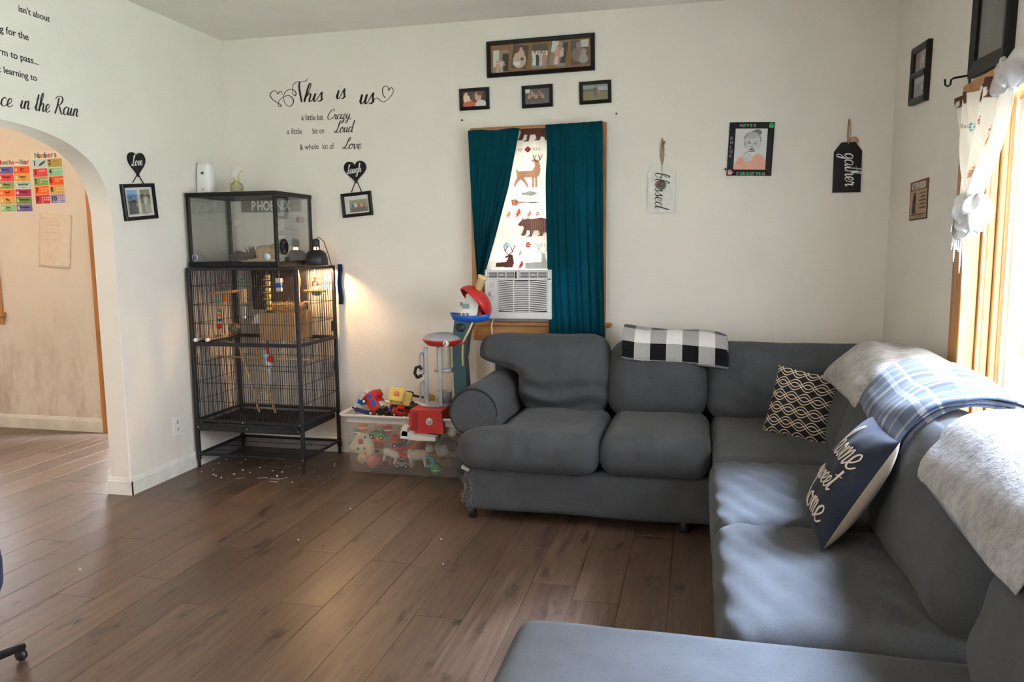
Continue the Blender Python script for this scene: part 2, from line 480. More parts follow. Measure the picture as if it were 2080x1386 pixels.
# ------------------------------------------------------------------ surface materials
def mk_wall(name, col, grime):
    m, nt, bs = newmat(name)
    v = objcoord(nt)
    n = noisen(nt, v, 2.2, 5, .6)
    c = ramp(nt, n, [(.3, tuple(x * .94 for x in col)), (.7, col)])
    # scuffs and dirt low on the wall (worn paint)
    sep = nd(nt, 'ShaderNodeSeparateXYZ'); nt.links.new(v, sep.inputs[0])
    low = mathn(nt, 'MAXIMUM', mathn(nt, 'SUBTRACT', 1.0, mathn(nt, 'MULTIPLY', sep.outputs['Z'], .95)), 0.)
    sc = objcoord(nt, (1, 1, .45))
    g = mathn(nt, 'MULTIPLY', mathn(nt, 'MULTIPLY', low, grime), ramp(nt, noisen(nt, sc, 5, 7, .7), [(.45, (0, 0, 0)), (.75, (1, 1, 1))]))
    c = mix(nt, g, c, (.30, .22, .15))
    nt.links.new(c, bs.inputs['Base Color']); bs.inputs['Roughness'].default_value = .55
    bs.inputs['Specular IOR Level'].default_value = .3
    bumpn(nt, bs, noisen(nt, v, 55, 4, .6), .25, .004)
    return m
M_WALL = mk_wall('painted_plaster', (.80, .745, .67), .22)
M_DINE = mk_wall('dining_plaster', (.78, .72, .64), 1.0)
M_CEIL = plain('ceiling_paint', (.84, .79, .73), .7, var=.04, scale=3, bump=.2)
M_TRIM = plain('white_trim_paint', (.74, .72, .66), .45, var=.10, scale=9, bump=.1)
M_OAK = wood('honey_oak_trim', (.46, .20, .055), 'z', .4)
M_OAKX = wood('honey_oak_trim_horizontal', (.46, .20, .055), 'x', .4)
M_OAKY = wood('honey_oak_trim_long', (.46, .20, .055), 'y', .4)
M_PINE = wood('light_pine_jamb', (.62, .36, .15), 'z', .42, .7)
M_VINYL = plain('white_vinyl', (.80, .82, .82), .35, var=.03)
M_GLASS = glassy('window_glass', opac=.02, refl=.6)
M_BLACK = plain('black_paint', (.007, .0065, .0065), .42, var=.3, spec=.25)
M_DECAL = plain('black_vinyl_decal', (.018, .016, .015), .55, var=.2)
M_SUB = plain('floor_underlay', (.03, .02, .015), .9)

def mk_plank():
    m, nt, bs = newmat('brown_vinyl_plank')
    oi = nd(nt, 'ShaderNodeObjectInfo')
    tc = nd(nt, 'ShaderNodeTexCoord')
    off = nd(nt, 'ShaderNodeVectorMath', operation='SCALE'); off.inputs[0].default_value = (37., 91., 13.)
    nt.links.new(oi.outputs['Random'], off.inputs['Scale'])
    ad = nd(nt, 'ShaderNodeVectorMath', operation='ADD'); nt.links.new(tc.outputs['Object'], ad.inputs[0]); nt.links.new(off.outputs[0], ad.inputs[1])
    def mp(s):
        q = nd(nt, 'ShaderNodeMapping'); q.inputs['Scale'].default_value = s; nt.links.new(ad.outputs[0], q.inputs['Vector']); return q.outputs[0]
    broad = noisen(nt, mp((9, 1.6, 1)), 1.0, 4, .55)
    streak = noisen(nt, mp((60, 2.4, 1)), 1.0, 5, .65)
    knots = noisen(nt, mp((14, 4.5, 1)), 1.0, 3, .6)
    c = ramp(nt, broad, [(.28, (.060, .034, .022)), (.5, (.132, .078, .050)), (.75, (.195, .122, .082))])
    c = mix(nt, .62, c, ramp(nt, streak, [(.3, (.056, .034, .023)), (.7, (.205, .132, .092))]))
    c = mix(nt, ramp(nt, knots, [(.60, (0, 0, 0)), (.74, (1, 1, 1))]), c, (.024, .015, .011))
    tone = mathn(nt, 'MULTIPLY_ADD', oi.outputs['Random'], .22, .76)
    tv = nd(nt, 'ShaderNodeVectorMath', operation='SCALE'); nt.links.new(c, tv.inputs[0]); nt.links.new(tone, tv.inputs['Scale'])
    nt.links.new(tv.outputs[0], bs.inputs['Base Color'])
    nt.links.new(mathn(nt, 'MULTIPLY_ADD', streak, .22, .26), bs.inputs['Roughness'])
    bs.inputs['Specular IOR Level'].default_value = .5
    bumpn(nt, bs, streak, .12, .0015)
    return m
M_PLANK = mk_plank()

def structure(mb, name, mat, parent=None):
    o = mb.build(name, mat, parent)
    if parent is None: o['kind'] = 'structure'
    return o

# ------------------------------------------------------------------ room shell
YF = -6.05          # wall behind the camera
XD = -3.35          # far side of the dining room
YD = .15            # dining-room back wall
floor = structure(MB().box(XD, XR + .15, YF, YD + .2, -.06, -.009), 'floor', M_SUB)
PW, PL = .182, 1.22
full_plank = MB().rbox(0, PW - .0012, 0, PL - .0012, -.009, 0, .0012).mesh('plank', M_PLANK)
def lay(x0, x1, ylo, yhi):
    i = 0; x = x0
    while x < x1 - .01:
        w = min(PW, x1 - x)
        y = ylo - rnd.random() * PL
        while y < yhi:
            a, b = max(y, ylo), min(y + PL, yhi)
            if b - a > .03:
                if w > PW - 1e-4 and b - a > PL - 1e-4:
                    link('plank', full_plank, floor, (x, a, 0))
                else:
                    link('plank', MB().rbox(0, w - .0012, 0, b - a - .0012, -.009, 0, .0012).mesh('plank', M_PLANK), floor, (x, a, 0))
            y += PL
        x += PW; i += 1
lay(-.14, XR, -4.0, 0.)
lay(-.14 - PW * 13, -.14, -3.3, YD)
# beyond the picture the same boards go on as one piece
structure(MB().box(-.14, XR, YF, -4.001, -.009, 0), 'floor_boards_beyond', M_PLANK, floor)
structure(MB().box(XD, -.14 - PW * 13, -3.3, YD, -.009, 0), 'floor_boards_beyond', M_PLANK, floor)

structure(MB().box(XD - .15, XR + .15, YF - .15, YD + .2, H, H + .1), 'ceiling', M_CEIL)
WX0, WX1, WZ0, WZ1 = 1.735, 2.45, .895, 2.01
structure(MB().box(-.13, WX0, 0, .15, 0, H).box(WX1, XR + .15, 0, .15, 0, H).box(WX0, WX1, 0, .15, 0, WZ0).box(WX0, WX1, 0, .15, WZ1, H), 'wall_back', M_WALL)
# left wall with the rounded opening to the dining room
AY0, AY1, AZS, ARISE = -1.085, -2.77, 1.45, .49
poly = [(0, 0), (AY0, 0)]
yc, hw = (AY0 + AY1) / 2, (AY0 - AY1) / 2
for k in range(41):
    an = PI * k / 40
    cx, sx = math.cos(an), math.sin(an)
    poly.append((yc + hw * math.copysign(abs(cx) ** (2 / 3), cx), AZS + ARISE * abs(sx) ** (2 / 3)))
poly += [(AY1, 0), (YF, 0), (YF, H), (0, H)]
def arch_wall():
    bm = bmesh.new()
    a = [bm.verts.new((0, p[0], p[1])) for p in poly]; b = [bm.verts.new((-.13, p[0], p[1])) for p in poly]
    es = []
    n = len(poly)
    f1 = bm.faces.new(a); f2 = bm.faces.new(b[::-1])
    for i in range(n): bm.faces.new((a[i], b[i], b[(i + 1) % n], a[(i + 1) % n]))
    bm.edges.ensure_lookup_table()
    edges = [e for e in bm.edges if all(v in set(a[1:-3]) for v in e.verts) or all(v in set(b[1:-3]) for v in e.verts)]
    bmesh.ops.bevel(bm, geom=edges, offset=.007, segments=2, affect='EDGES', profile=.5)
    bmesh.ops.triangulate(bm, faces=[f for f in bm.faces if len(f.verts) > 4])
    return bm
mb = MB(); mb.bm(arch_wall()); structure(mb, 'wall_left', M_WALL)
RY0, RY1, RZ0, RZ1 = -1.31, -4.70, .56, 1.90
structure(MB().box(XR, XR + .15, YF, RY1, 0, H).box(XR, XR + .15, RY0, .15, 0, H).box(XR, XR + .15, RY1, RY0, 0, RZ0).box(XR, XR + .15, RY1, RY0, RZ1, H), 'wall_right', M_WALL)
structure(MB().box(-.13, .4, YF - .15, YF, 0, H).box(1.2, XR + .15, YF - .15, YF, 0, H).box(.4, 1.2, YF - .15, YF, 0, .8).box(.4, 1.2, YF - .15, YF, 2.1, H), 'wall_front', M_WALL)  # opening cut for the added window
DX0, DX1 = -1.19, -.30
NX0, NX1, NZ0, NZ1 = -2.93, -2.16, .90, 1.58
structure(MB().box(XD, NX0, YD, YD + .15, 0, H).box(NX1, DX0, YD, YD + .15, 0, H).box(NX0, NX1, YD, YD + .15, 0, NZ0).box(NX0, NX1, YD, YD + .15, NZ1, H)
          .box(DX0, DX1, YD, YD + .15, 2.03, H).box(DX1, -.13, YD, YD + .15, 0, H), 'wall_dining_back', M_DINE)
structure(MB().box(XD - .15, XD, -3.6, YD + .15, 0, H), 'wall_dining_left', M_DINE)
structure(MB().box(XD, -.13, -3.75, -3.6, 0, H), 'wall_dining_front', M_DINE)

def skirting(mb, p0, p1, nrm, h=.098, t=.013):
    """moulded skirting board from p0 to p1, standing out along nrm"""
    p0, p1, nrm = Vector((*p0, 0)), Vector((*p1, 0)), Vector((*nrm, 0))
    prof = [(0, 0), (t, 0), (t, h - .022), (t * .75, h - .018), (t * .55, h - .006), (t * .3, h), (0, h)]
    n = len(prof)
    v = [p + nrm * a + Vector((0, 0, b)) for p in (p0, p1) for a, b in prof]
    f = [tuple(range(n)), tuple(range(2 * n - 1, n - 1, -1))] + [(i, n + i, n + (i + 1) % n, (i + 1) % n) for i in range(n)]
    mb.add(v, f); return mb
structure(skirting(MB(), (0, 0), (0, AY0 - .012), (1, 0)), 'baseboard_left', M_TRIM)
structure(skirting(MB(), (.013, AY0), (-.143, AY0), (0, -1)), 'baseboard_opening', M_TRIM)
structure(skirting(MB(), (.0135, 0), (XR, 0), (0, -1)), 'baseboard_back', M_TRIM)
structure(skirting(MB(), (XD, YD), (-1.262, YD), (0, -1), .105, .012), 'baseboard_dining', M_TRIM)
structure(skirting(MB(), (XR, -.014), (XR, YF), (-1, 0)), 'baseboard_right', M_TRIM)
structure(skirting(MB(), (0, AY1), (0, YF), (1, 0)), 'baseboard_left_front', M_TRIM)

# dining-room door (mostly hidden behind the opening's side) with its oak casing, daylight comes through its glass
d1 = thing('door_1', 'oak framed glazed door in dining room wall behind the archway', 'door'); d1['kind'] = 'structure'
del d1['category']
MB().rbox(-1.258, DX0, YD - .018, YD, 0, 2.10, .003).build('casing', M_OAK, d1)
MB().rbox(DX1, DX1 + .065, YD - .018, YD, 0, 2.10, .003).build('casing', M_OAK, d1)
MB().rbox(DX0, DX1, YD - .018, YD, 2.03, 2.10, .003).build('casing', M_OAKX, d1)
MB().box(DX0, DX0 + .02, YD + .05, YD + .09, .0, 2.03).box(DX1 - .03, DX1, YD + .05, YD + .09, .0, 2.03).box(DX0 + .02, DX1 - .03, YD + .05, YD + .09, 0, .05).box(DX0 + .02, DX1 - .03, YD + .05, YD + .09, 1.97, 2.03).build('door_frame', M_VINYL, d1)
MB().box(DX0 + .02, DX1 - .03, YD + .065, YD + .07, .05, 1.97).build('pane', M_GLASS, d1)

# dining-room window, only its lower right corner shows
w3 = thing('window_3', None, None); w3['kind'] = 'structure'
for args, mt in (((NX1, NX1 + .075, YD - .02, YD, NZ0 - .02, NZ1 + .06), M_OAK), ((NX0 - .075, NX0, YD - .02, YD, NZ0 - .02, NZ1 + .06), M_OAK), ((NX0, NX1, YD - .02, YD, NZ1, NZ1 + .06), M_OAKX)):
    MB().rbox(*args, .004).build('casing', mt, w3)
MB().rbox(NX0 - .1, NX1 + .10, YD - .05, YD + .1, NZ0 - .035, NZ0 - .005, .006).build('sill', M_OAKX, w3)
MB().rbox(NX0 - .07, NX1 + .078, YD - .018, YD, NZ0 - .095, NZ0 - .035, .004).build('apron', M_OAKX, w3)
MB().box(NX0, NX0 + .05, YD + .05, YD + .09, NZ0, NZ1).box(NX1 - .05, NX1, YD + .05, YD + .09, NZ0, NZ1).box(NX0, NX1, YD + .05, YD + .09, NZ0, NZ0 + .05).box(NX0, NX1, YD + .05, YD + .09, NZ1 - .05, NZ1).build('sash', M_VINYL, w3)
MB().box(NX0 + .05, NX1 - .05, YD + .066, YD + .07, NZ0 + .05, NZ1 - .05).build('pane', M_GLASS, w3)

# back window
w1 = thing('window_1', None, None); w1['kind'] = 'structure'
MB().rbox(1.678, WX0 + .006, -.022, 0, .80, 2.07, .004).build('casing', M_OAK, w1)
MB().rbox(WX1 - .006, 2.508, -.022, 0, .80, 2.07, .004).build('casing', M_OAK, w1)
MB().rbox(WX0 + .006, WX1 - .006, -.022, 0, 2.005, 2.07, .004).build('casing', M_OAKX, w1)
MB().rbox(1.63, 2.545, -.062, .06, .868, .893, .006).build('sill', M_OAKX, w1)
MB().rbox(1.68, 2.506, -.02, 0, .775, .868, .004).build('apron', M_OAKX, w1)
mb = MB()
for a in ((WX0, WX0 + .012, 0, .15, .895, 2.01), (WX1 - .012, WX1, 0, .15, .895, 2.01), (WX0 + .012, WX1 - .012, 0, .15, 1.998, 2.01)): mb.box(*a)
mb.build('jamb', M_OAK, w1)
mb = MB()
for a in ((WX0 + .012, WX0 + .055, .06, .10, .895, 1.998), (WX1 - .055, WX1 - .012, .06, .10, .895, 1.998), (WX0 + .055, WX1 - .055, .06, .10, 1.955, 1.998), (WX0 + .055, WX1 - .055, .06, .10, 1.43, 1.475), (WX0 + .055, WX1 - .055, .06, .10, .895, .93)): mb.box(*a)
mb.build('sash', M_VINYL, w1)
MB().box(WX0 + .055, WX1 - .055, .078, .082, 1.475, 1.955).build('pane', M_GLASS, w1)
MB().box(WX0 + .055, WX1 - .055, .078, .082, .93, 1.43).build('pane', M_GLASS, w1)

# right window: flat oak casing, deep grooved jamb, white sash
w2 = thing('window_2', None, None); w2['kind'] = 'structure'
MB().rbox(XR - .022, XR, RY0, RY0 + .108, .47, 1.955, .004).build('casing', M_OAK, w2)
MB().rbox(XR - .022, XR, RY1 - .108, RY1, .47, 1.955, .004).build('casing', M_OAK, w2)
MB().rbox(XR - .022, XR, RY1, RY0, 1.862, 1.955, .004).build('casing', M_OAKY, w2)
MB().rbox(XR - .06, XR + .05, RY1 - .12, RY0 + .12, .535, .562, .005).build('sill', M_OAKY, w2)
MB().rbox(XR - .02, XR, RY1 - .1, RY0 + .1, .45, .535, .004).build('apron', M_OAKY, w2)
for yy, sg in ((RY0, -1), (RY1, 1)):
    steps = [(-.022, .034, .016), (.037, .052, .030), (.055, .082, .018), (.085, .104, .034), (.107, .126, .026)]
    for a, b, pr in steps:
        y0, y1 = sorted((yy, yy + sg * pr))
        MB().rbox(XR + a, XR + b, y0, y1, .562, 1.90, .003).build('jamb', M_PINE, w2)
MB().box(XR - .022, XR + .13, RY1 + .03, RY0 - .03, 1.872, 1.90).build('jamb', M_OAKY, w2)
mb = MB()
ym = (RY0 + RY1) / 2
for y0, y1 in ((RY1 + .026, RY1 + .07), (RY0 - .07, RY0 - .026), (ym - .03, ym + .03)): mb.box(XR + .128, XR + .165, y0, y1, .562, 1.872)
for z0, z1 in ((.562, .61), (1.825, 1.872)): mb.box(XR + .128, XR + .165, RY1 + .07, ym - .03, z0, z1).box(XR + .128, XR + .165, ym + .03, RY0 - .07, z0, z1)
mb.build('sash', M_VINYL, w2)
MB().box(XR + .145, XR + .149, RY1 + .07, ym - .03, .61, 1.825).build('pane', M_GLASS, w2)
MB().box(XR + .145, XR + .149, ym + .03, RY0 - .07, .61, 1.825).build('pane', M_GLASS, w2)
# unseen window added behind the camera to fill the room with daylight
w4 = thing('added_fill_window', None, None); w4['kind'] = 'structure'
mb = MB()
for a in ((.4, .47, 0, 0, .8, 2.1), (1.13, 1.2, 0, 0, .8, 2.1), (.47, 1.13, 0, 0, .8, .87), (.47, 1.13, 0, 0, 2.03, 2.1), (.77, .83, 0, 0, .87, 2.03)):
    mb.box(a[0], a[1], YF - .09, YF - .05, a[4], a[5])
mb.build('sash', M_VINYL, w4)
MB().box(.47, 1.13, YF - .072, YF - .068, .87, 2.03).build('pane', M_GLASS, w4)

# ------------------------------------------------------------------ outdoors seen through the right window
M_LAWN = plain('sunlit_lawn', (.42, .46, .36), .9, var=.3, scale=.6)
lawn = structure(MB().box(-30, 40, -30, 40, -.5, -.45), 'ground_outside', M_LAWN)
def leafy_tree(loc, h, r, label, seed):
    rr = random.Random(seed)
    t = thing('garden_tree', label, 'tree', loc)
    MB().tube([(0, 0, 0), (.05, .02, h * .3), (-.03, .05, h * .62)], [.14, .11, .05], 8).build('trunk', plain('bark', (.12, .085, .06), .9), t)
    mb = MB()
    for _ in range(900):
        d = Vector((rr.gauss(0, 1), rr.gauss(0, 1), rr.gauss(0, .9))).normalized() * r * (.45 + .55 * rr.random())
        c = d + Vector((0, 0, h * .66)); s_ = .07 + rr.random() * .09
        a = Vector((rr.gauss(0, 1), rr.gauss(0, 1), rr.gauss(0, 1))).normalized(); b = a.orthogonal().normalized()
        mb.add([c - a * s_, c + b * s_ * .45, c + a * s_, c - b * s_ * .45], [(0, 1, 2, 3)])
    mb.build('foliage', plain('green_leaves', (.10, .17, .07), .6, var=.4), t, kind='stuff')
leafy_tree((8.2, 9.2, -.45), 3.6, 1.35, 'leafy green garden tree outside the right window', 3)

# ------------------------------------------------------------------ dining-room ceiling lamp and an added living-room fill globe (both above the picture)
def ceiling_globe(label, loc, r, energy, col):
    t = thing('ceiling_lamp', label, 'lamp', loc)
    MB().lathe([(0, 0), (.07, 0), (.07, -.02), (.03, -.03), (0, -.03)], 20).build('mount', M_VINYL, t)
    m = bpy.data.materials.new('lit_globe'); m.use_nodes = True; n2 = m.node_tree; n2.nodes.clear()
    e = n2.nodes.new('ShaderNodeEmission'); e.inputs['Color'].default_value = (*col, 1); e.inputs['Strength'].default_value = energy
    o = n2.nodes.new('ShaderNodeOutputMaterial'); n2.links.new(e.outputs[0], o.inputs['Surface'])
    MB().lathe([(r * math.sin(PI * k / 12), -.03 - r + r * math.cos(PI * k / 12)) for k in range(13)], 20).build('globe', m, t)
    return t
ceiling_globe('round glass ceiling lamp in the dining room', (-2.2, -1.7, H), .11, 62., (1., .62, .36))
ceiling_globe('added unseen fill globe on the living room ceiling', (1.7, -4.9, H), .13, 18., (1., .76, .54))  # added out of view to warm the living room light
# ------------------------------------------------------------------ sectional sofa
M_SOFA = fabric('grey_woven_upholstery', (.065, .068, .073), 520, .6, .36, .95)
M_SOFADK = fabric('dark_piping', (.03, .03, .033), 500, .2)
M_FOOT = plain('dark_plastic_foot', (.02, .02, .022), .5)
def wrinkles(amp, kx, ky, seed, axis='z'):
    def fn(p):
        w = mnoise.noise(Vector((p.x * kx + seed, p.y * ky, p.z * 2 + seed))) * amp
        w += abs(mnoise.noise(Vector((p.x * kx * 2.3 - seed, p.y * ky * 2.1, p.z * 3)))) * -amp * .6
        q = p.copy()
        setattr(q, axis, getattr(q, axis) + w * (1 if getattr(p, axis) > 0 else .25))
        return q
    return fn
def cushion(name, parent, c, d, r, puff, n=(26, 26, 12), fn=None, rot=(0, 0, 0), amp=.004, sc=7, seed=1., mat=None, label=None):
    mb = softbox(d[0], d[1], d[2], r, n, puff, fn, amp, sc, seed)
    return mb.build(name, mat or M_SOFA, parent, c, rot, label=label)

# --- section along the back wall
sofa = thing('sectional_sofa', 'grey fabric L shaped sectional sofa along the back and right walls', 'sofa', (0, 0, 0))
S = sofa
def base_fn(p):
    q = p.copy(); q.y += .006 * math.sin(p.x * 9) ; return q
cushion('base', S, ((1.925 + 4.0) / 2, -.66, .168), (4.0 - 1.925, .86, .225), .03, (0, .01, 0), (40, 14, 8), base_fn, amp=.005, sc=5)
cushion('back_frame', S, ((1.88 + 4.0) / 2, -.225, .40), (4.0 - 1.88, .17, .68), .06, (0, 0, 0), (30, 8, 12), amp=.004)
for x, y in ((1.955, -1.02), (1.955, -.2), (3.9, -.2), (3.0, -1.02)):
    MB().lathe([(.0, 0), (.022, 0), (.026, .06), (.0, .062)], 12, (x, y, 0)).build('foot', M_FOOT, S)
# rolled arm
ax, az, ar = 1.952, .523, .122
prof = []
for k in range(22):
    an = math.radians(-8 + (232 + 8) * k / 21)
    prof.append((ax + ar * math.cos(an), az + ar * math.sin(an)))
prof += [(1.935, .40), (1.935, .20), (2.085, .20), (2.085, .47)]
mb = MB(); n = len(prof); ys = [-.965, -.955, -.80, -.6, -.4, -.18]
V = []
for yi, y in enumerate(ys):
    sh = .94 if yi == 0 else 1.
    cxm, czm = 2.0, .40
    for a, b in prof:
        wob = .004 * math.sin(y * 14 + a * 20)
        V.append((cxm + (a - cxm) * sh, y, czm + (b - czm) * sh + wob))
F = [(i * n + k, i * n + (k + 1) % n, (i + 1) * n + (k + 1) % n, (i + 1) * n + k) for i in range(len(ys) - 1) for k in range(n)]
F.append(tuple(range(n)))
mb.add(V, F, True)
arm = mb.build('arm', M_SOFA, S)
# front panel of the arm with piping
pan = [(a + (2.0 - a) * .04, b + (.42 - b) * .04) for a, b in prof[:22]] + [(1.955, .36), (2.07, .36)]
mb = MB().prism(pan, -.972, -.96); mb.build('front_panel', M_SOFA, arm)
MB().tube([(a, -.968, b) for a, b in prof[:23]] , .0055, 6).build('piping', M_SOFADK, arm)
# seat cushions (front edge droops; the first is T shaped and runs in front of the arm)
def seat_fn(seed, tleft=0., hx=.3, sag=.0):
    wr = wrinkles(.006, 6, 3, seed)
    def fn(p):
        q = wr(p)
        if tleft and p.x < 0:
            f = max(0, min(1, (-p.y - .16) / .09)); f = f * f * (3 - 2 * f)
            q.x -= tleft * f * min(1, (-p.x / hx))
            # hanging corner is fuller
        if p.y < -.30 and p.z > 0:   # small vertical puckers on the front roll
            g = math.exp(-((p.x + .02) / .09) ** 2)
            q.y += .011 * g * math.sin(p.x * 110 + seed)
        q.z += -.012 * max(0, (-p.y - .2)) * 2
        return q
    return fn
# seat: y from -.50 to -1.15
cushion('seat_cushion', S, (2.345, -.815, .375), (.52, .70, .195), .075, (.02, .035, .16), (40, 34, 14), seat_fn(1.3, .175, .26), seed=1.2)
cushion('seat_cushion', S, (2.862, -.805, .378), (.515, .68, .19), .075, (.0, .03, .17), (34, 30, 14), seat_fn(4.1), seed=5.)
cushion('seat_cushion', S, (3.50, -.90, .372), (.755, .92, .185), .06, (.0, .015, .10), (34, 34, 14), seat_fn(7.7), seed=9.)
# back cushions lean on the back frame
def back_fn(seed, overhang=0., folds=0., fs=1):
    def fn(p):
        q = p.copy()
        w = mnoise.noise(Vector((p.x * 3 + seed, p.z * 9, seed))) * .014
        # draped horizontal creases low on the front
        low = max(0., min(1., (.05 - p.z) / .22))
        if p.y < 0:
            q.y += w + folds * low * math.sin(p.z * 62 + p.x * 9 + 5 * mnoise.noise(Vector((p.x * 4, p.z * 4, seed))))
        if overhang and p.x < 0 and p.z > -.02:
            f = max(0, min(1, (p.z + .02) / .10)); f = f * f * (3 - 2 * f)
            q.x -= overhang * f * min(1, -p.x / .2)
        # crown of the cushion sags between its ends
        q.z += -.012 * (1 - abs(p.x) / .4) if p.z > .2 else 0
        return q
    return fn
BK = (math.radians(-14), 0, 0)
cushion('back_cushion', S, (2.335, -.455, .655), (.50, .25, .43), .10, (.02, .25, .06), (34, 16, 34), back_fn(2.2, .235, .017), BK, .006, 5, 3.)
cushion('back_cushion', S, (2.842, -.455, .635), (.52, .235, .41), .10, (.0, .25, .05), (30, 16, 30), back_fn(6.4, 0, .004), BK, .006, 5, 7.)
cushion('back_cushion', S, (3.535, -.44, .635), (.87, .24, .415), .095, (.0, .2, .04), (40, 16, 30), back_fn(8.4, 0, .006), BK, .007, 5, 12.)
# torn cover at the front left corner
mb = MB(); rr = random.Random(5)
for _ in range(120):
    x = 1.925 + rr.random() * .06; z = .10 + rr.random() * .15
    p = Vector((x, -1.094 + rr.random() * .006, z))
    q = p + Vector((rr.gauss(0, .012), -.006 - rr.random() * .01, rr.gauss(-.01, .015)))
    mb.tube([p, (p + q) / 2 + Vector((0, -.004, 0)), q], .0006, 3, False)
mb.build('frayed_threads', plain('pale_threads', (.24, .23, .22), .9), S, kind='stuff', label='pale frayed threads at torn sofa corner')
mb = softbox(.040, .014, .022, .007, (8, 4, 6), (.1, .2, .1), None, .012, 30, 4.)
mb.build('exposed_stuffing', fabric('white_wadding', (.45, .43, .41), 300, .6), S, (1.945, -1.095, .268), (0, .5, 0), label='white wadding showing through torn corner')

# --- section along the right wall
S2 = S
cushion('base', S2, (3.585, -1.98, .168), (.86, 1.74, .225), .03, (.01, 0, 0), (14, 40, 8), None, amp=.006, sc=5)
cushion('back_frame', S2, (3.925, -1.98, .40), (.16, 1.74, .66), .06, (0, 0, 0), (8, 30, 12), amp=.004)
for x, y in ((3.2, -1.2), (3.2, -2.75), (3.9, -1.2), (3.9, -2.75)):
    MB().lathe([(.0, 0), (.022, 0), (.026, .06), (.0, .062)], 12, (x, y, 0)).build('foot', M_FOOT, S2)
def rseat(seed, diag=0.):
    wr = wrinkles(.005, 3, 6, seed)
    def fn(p):
        q = wr(p)
        if diag and p.z > 0:
            q.z += .0055 * math.sin((p.x * .9 + p.y * .45) * 75 + 3 * mnoise.noise(p * 5)) * max(0, mnoise.noise(Vector((p.x * 3, p.y * 3, seed))) + .35)
        q.z -= .012 * max(0, -p.x - .2) * 2
        return q
    return fn
cushion('seat_cushion', S2, (3.42, -1.765, .372), (.635, .735, .195), .055, (.015, 0, .10), (44, 44, 14), rseat(2.1, 1.), seed=2.)
cushion('seat_cushion', S2, (3.42, -2.50, .375), (.635, .725, .20), .06, (.015, .01, .12), (36, 40, 14), rseat(5.1, .25), seed=6.)
BR = (0, math.radians(16), 0)
def rback(seed, folds=.0015):
    def fn(p):
        q = p.copy()
        if p.x < 0: q.x += mnoise.noise(Vector((p.y * 4, p.z * 7, seed))) * .012 + folds * math.sin(p.z * 50 + p.y * 14)
        q.z += -.014 * (1 - abs(p.y) / .35) if p.z > .2 else 0
        return q
    return fn
cushion('back_cushion', S2, (3.76, -1.03, .61), (.22, .62, .42), .09, (.2, 0, .05), (14, 30, 28), rback(1.), BR, .006, 5, 21.)
cushion('back_cushion', S2, (3.735, -1.685, .635), (.24, .66, .45), .10, (.25, 0, .05), (14, 32, 30), rback(3.), BR, .006, 5, 25.)
cushion('back_cushion', S2, (3.735, -2.43, .635), (.245, .80, .46), .10, (.25, 0, .05), (14, 36, 30), rback(6.), BR, .006, 5, 31.)

# --- chaise section closest to the camera
sofa3 = thing('chaise', 'grey upholstered chaise section in the foreground, reaching out past the sofa', 'sofa')
S3 = sofa3
cushion('base', S3, (3.33, -3.35, .168), (1.32, .86, .225), .03, (0, 0, 0), (30, 20, 8), None, amp=.005, sc=5)
cushion('seat_cushion', S3, (3.145, -3.335, .375), (1.03, .90, .19), .05, (.0, .0, .10), (50, 40, 12), wrinkles(.004, 4, 4, 3.3), seed=17.)
cushion('back_frame', S3, (3.925, -3.39, .40), (.16, .86, .66), .06, (0, 0, 0), (8, 24, 12), amp=.004)
cushion('back_cushion', S3, (3.74, -3.30, .635), (.25, .80, .46), .10, (.25, 0, .05), (14, 34, 30), rback(9., .003), BR, .006, 5, 41.)
for x, y in ((2.74, -3.0), (2.74, -3.78), (3.9, -3.0), (3.9, -3.78)):
    MB().lathe([(.0, 0), (.022, 0), (.026, .06), (.0, .062)], 12, (x, y, 0)).build('foot', M_FOOT, S3)
# ------------------------------------------------------------------ things on the walls
M_PRINT = printmat('photo_print', .45)
M_PAPER = printmat('paper_print', .8)
M_WHITEBOARD = plain('white_mat_board', (.72, .70, .66), .8, var=.04)
SKIN = [rgb(196, 150, 120), rgb(214, 170, 140), rgb(170, 120, 92)]
HAIR = [rgb(40, 28, 22), rgb(92, 62, 40), rgb(150, 110, 70)]
def person(cv, x, y0, h, top, low, skin=0, hair=0, arm=True):
    """small painted figure standing on y0"""
    w = h * .17
    cv.poly([(x - w * .7, y0), (x + w * .7, y0), (x + w * .55, y0 + h * .45), (x - w * .55, y0 + h * .45)], low)
    cv.poly([(x - w * .75, y0 + h * .42), (x + w * .75, y0 + h * .42), (x + w, y0 + h * .78), (x - w, y0 + h * .78)], top)
    if arm: cv.line([(x + w, y0 + h * .75), (x + w * 1.3, y0 + h * .5), (x + w * .6, y0 + h * .45)], h * .06, SKIN[skin])
    cv.ell(x, y0 + h * .9, h * .095, h * .115, HAIR[hair]); cv.ell(x, y0 + h * .88, h * .07, h * .09, SKIN[skin])
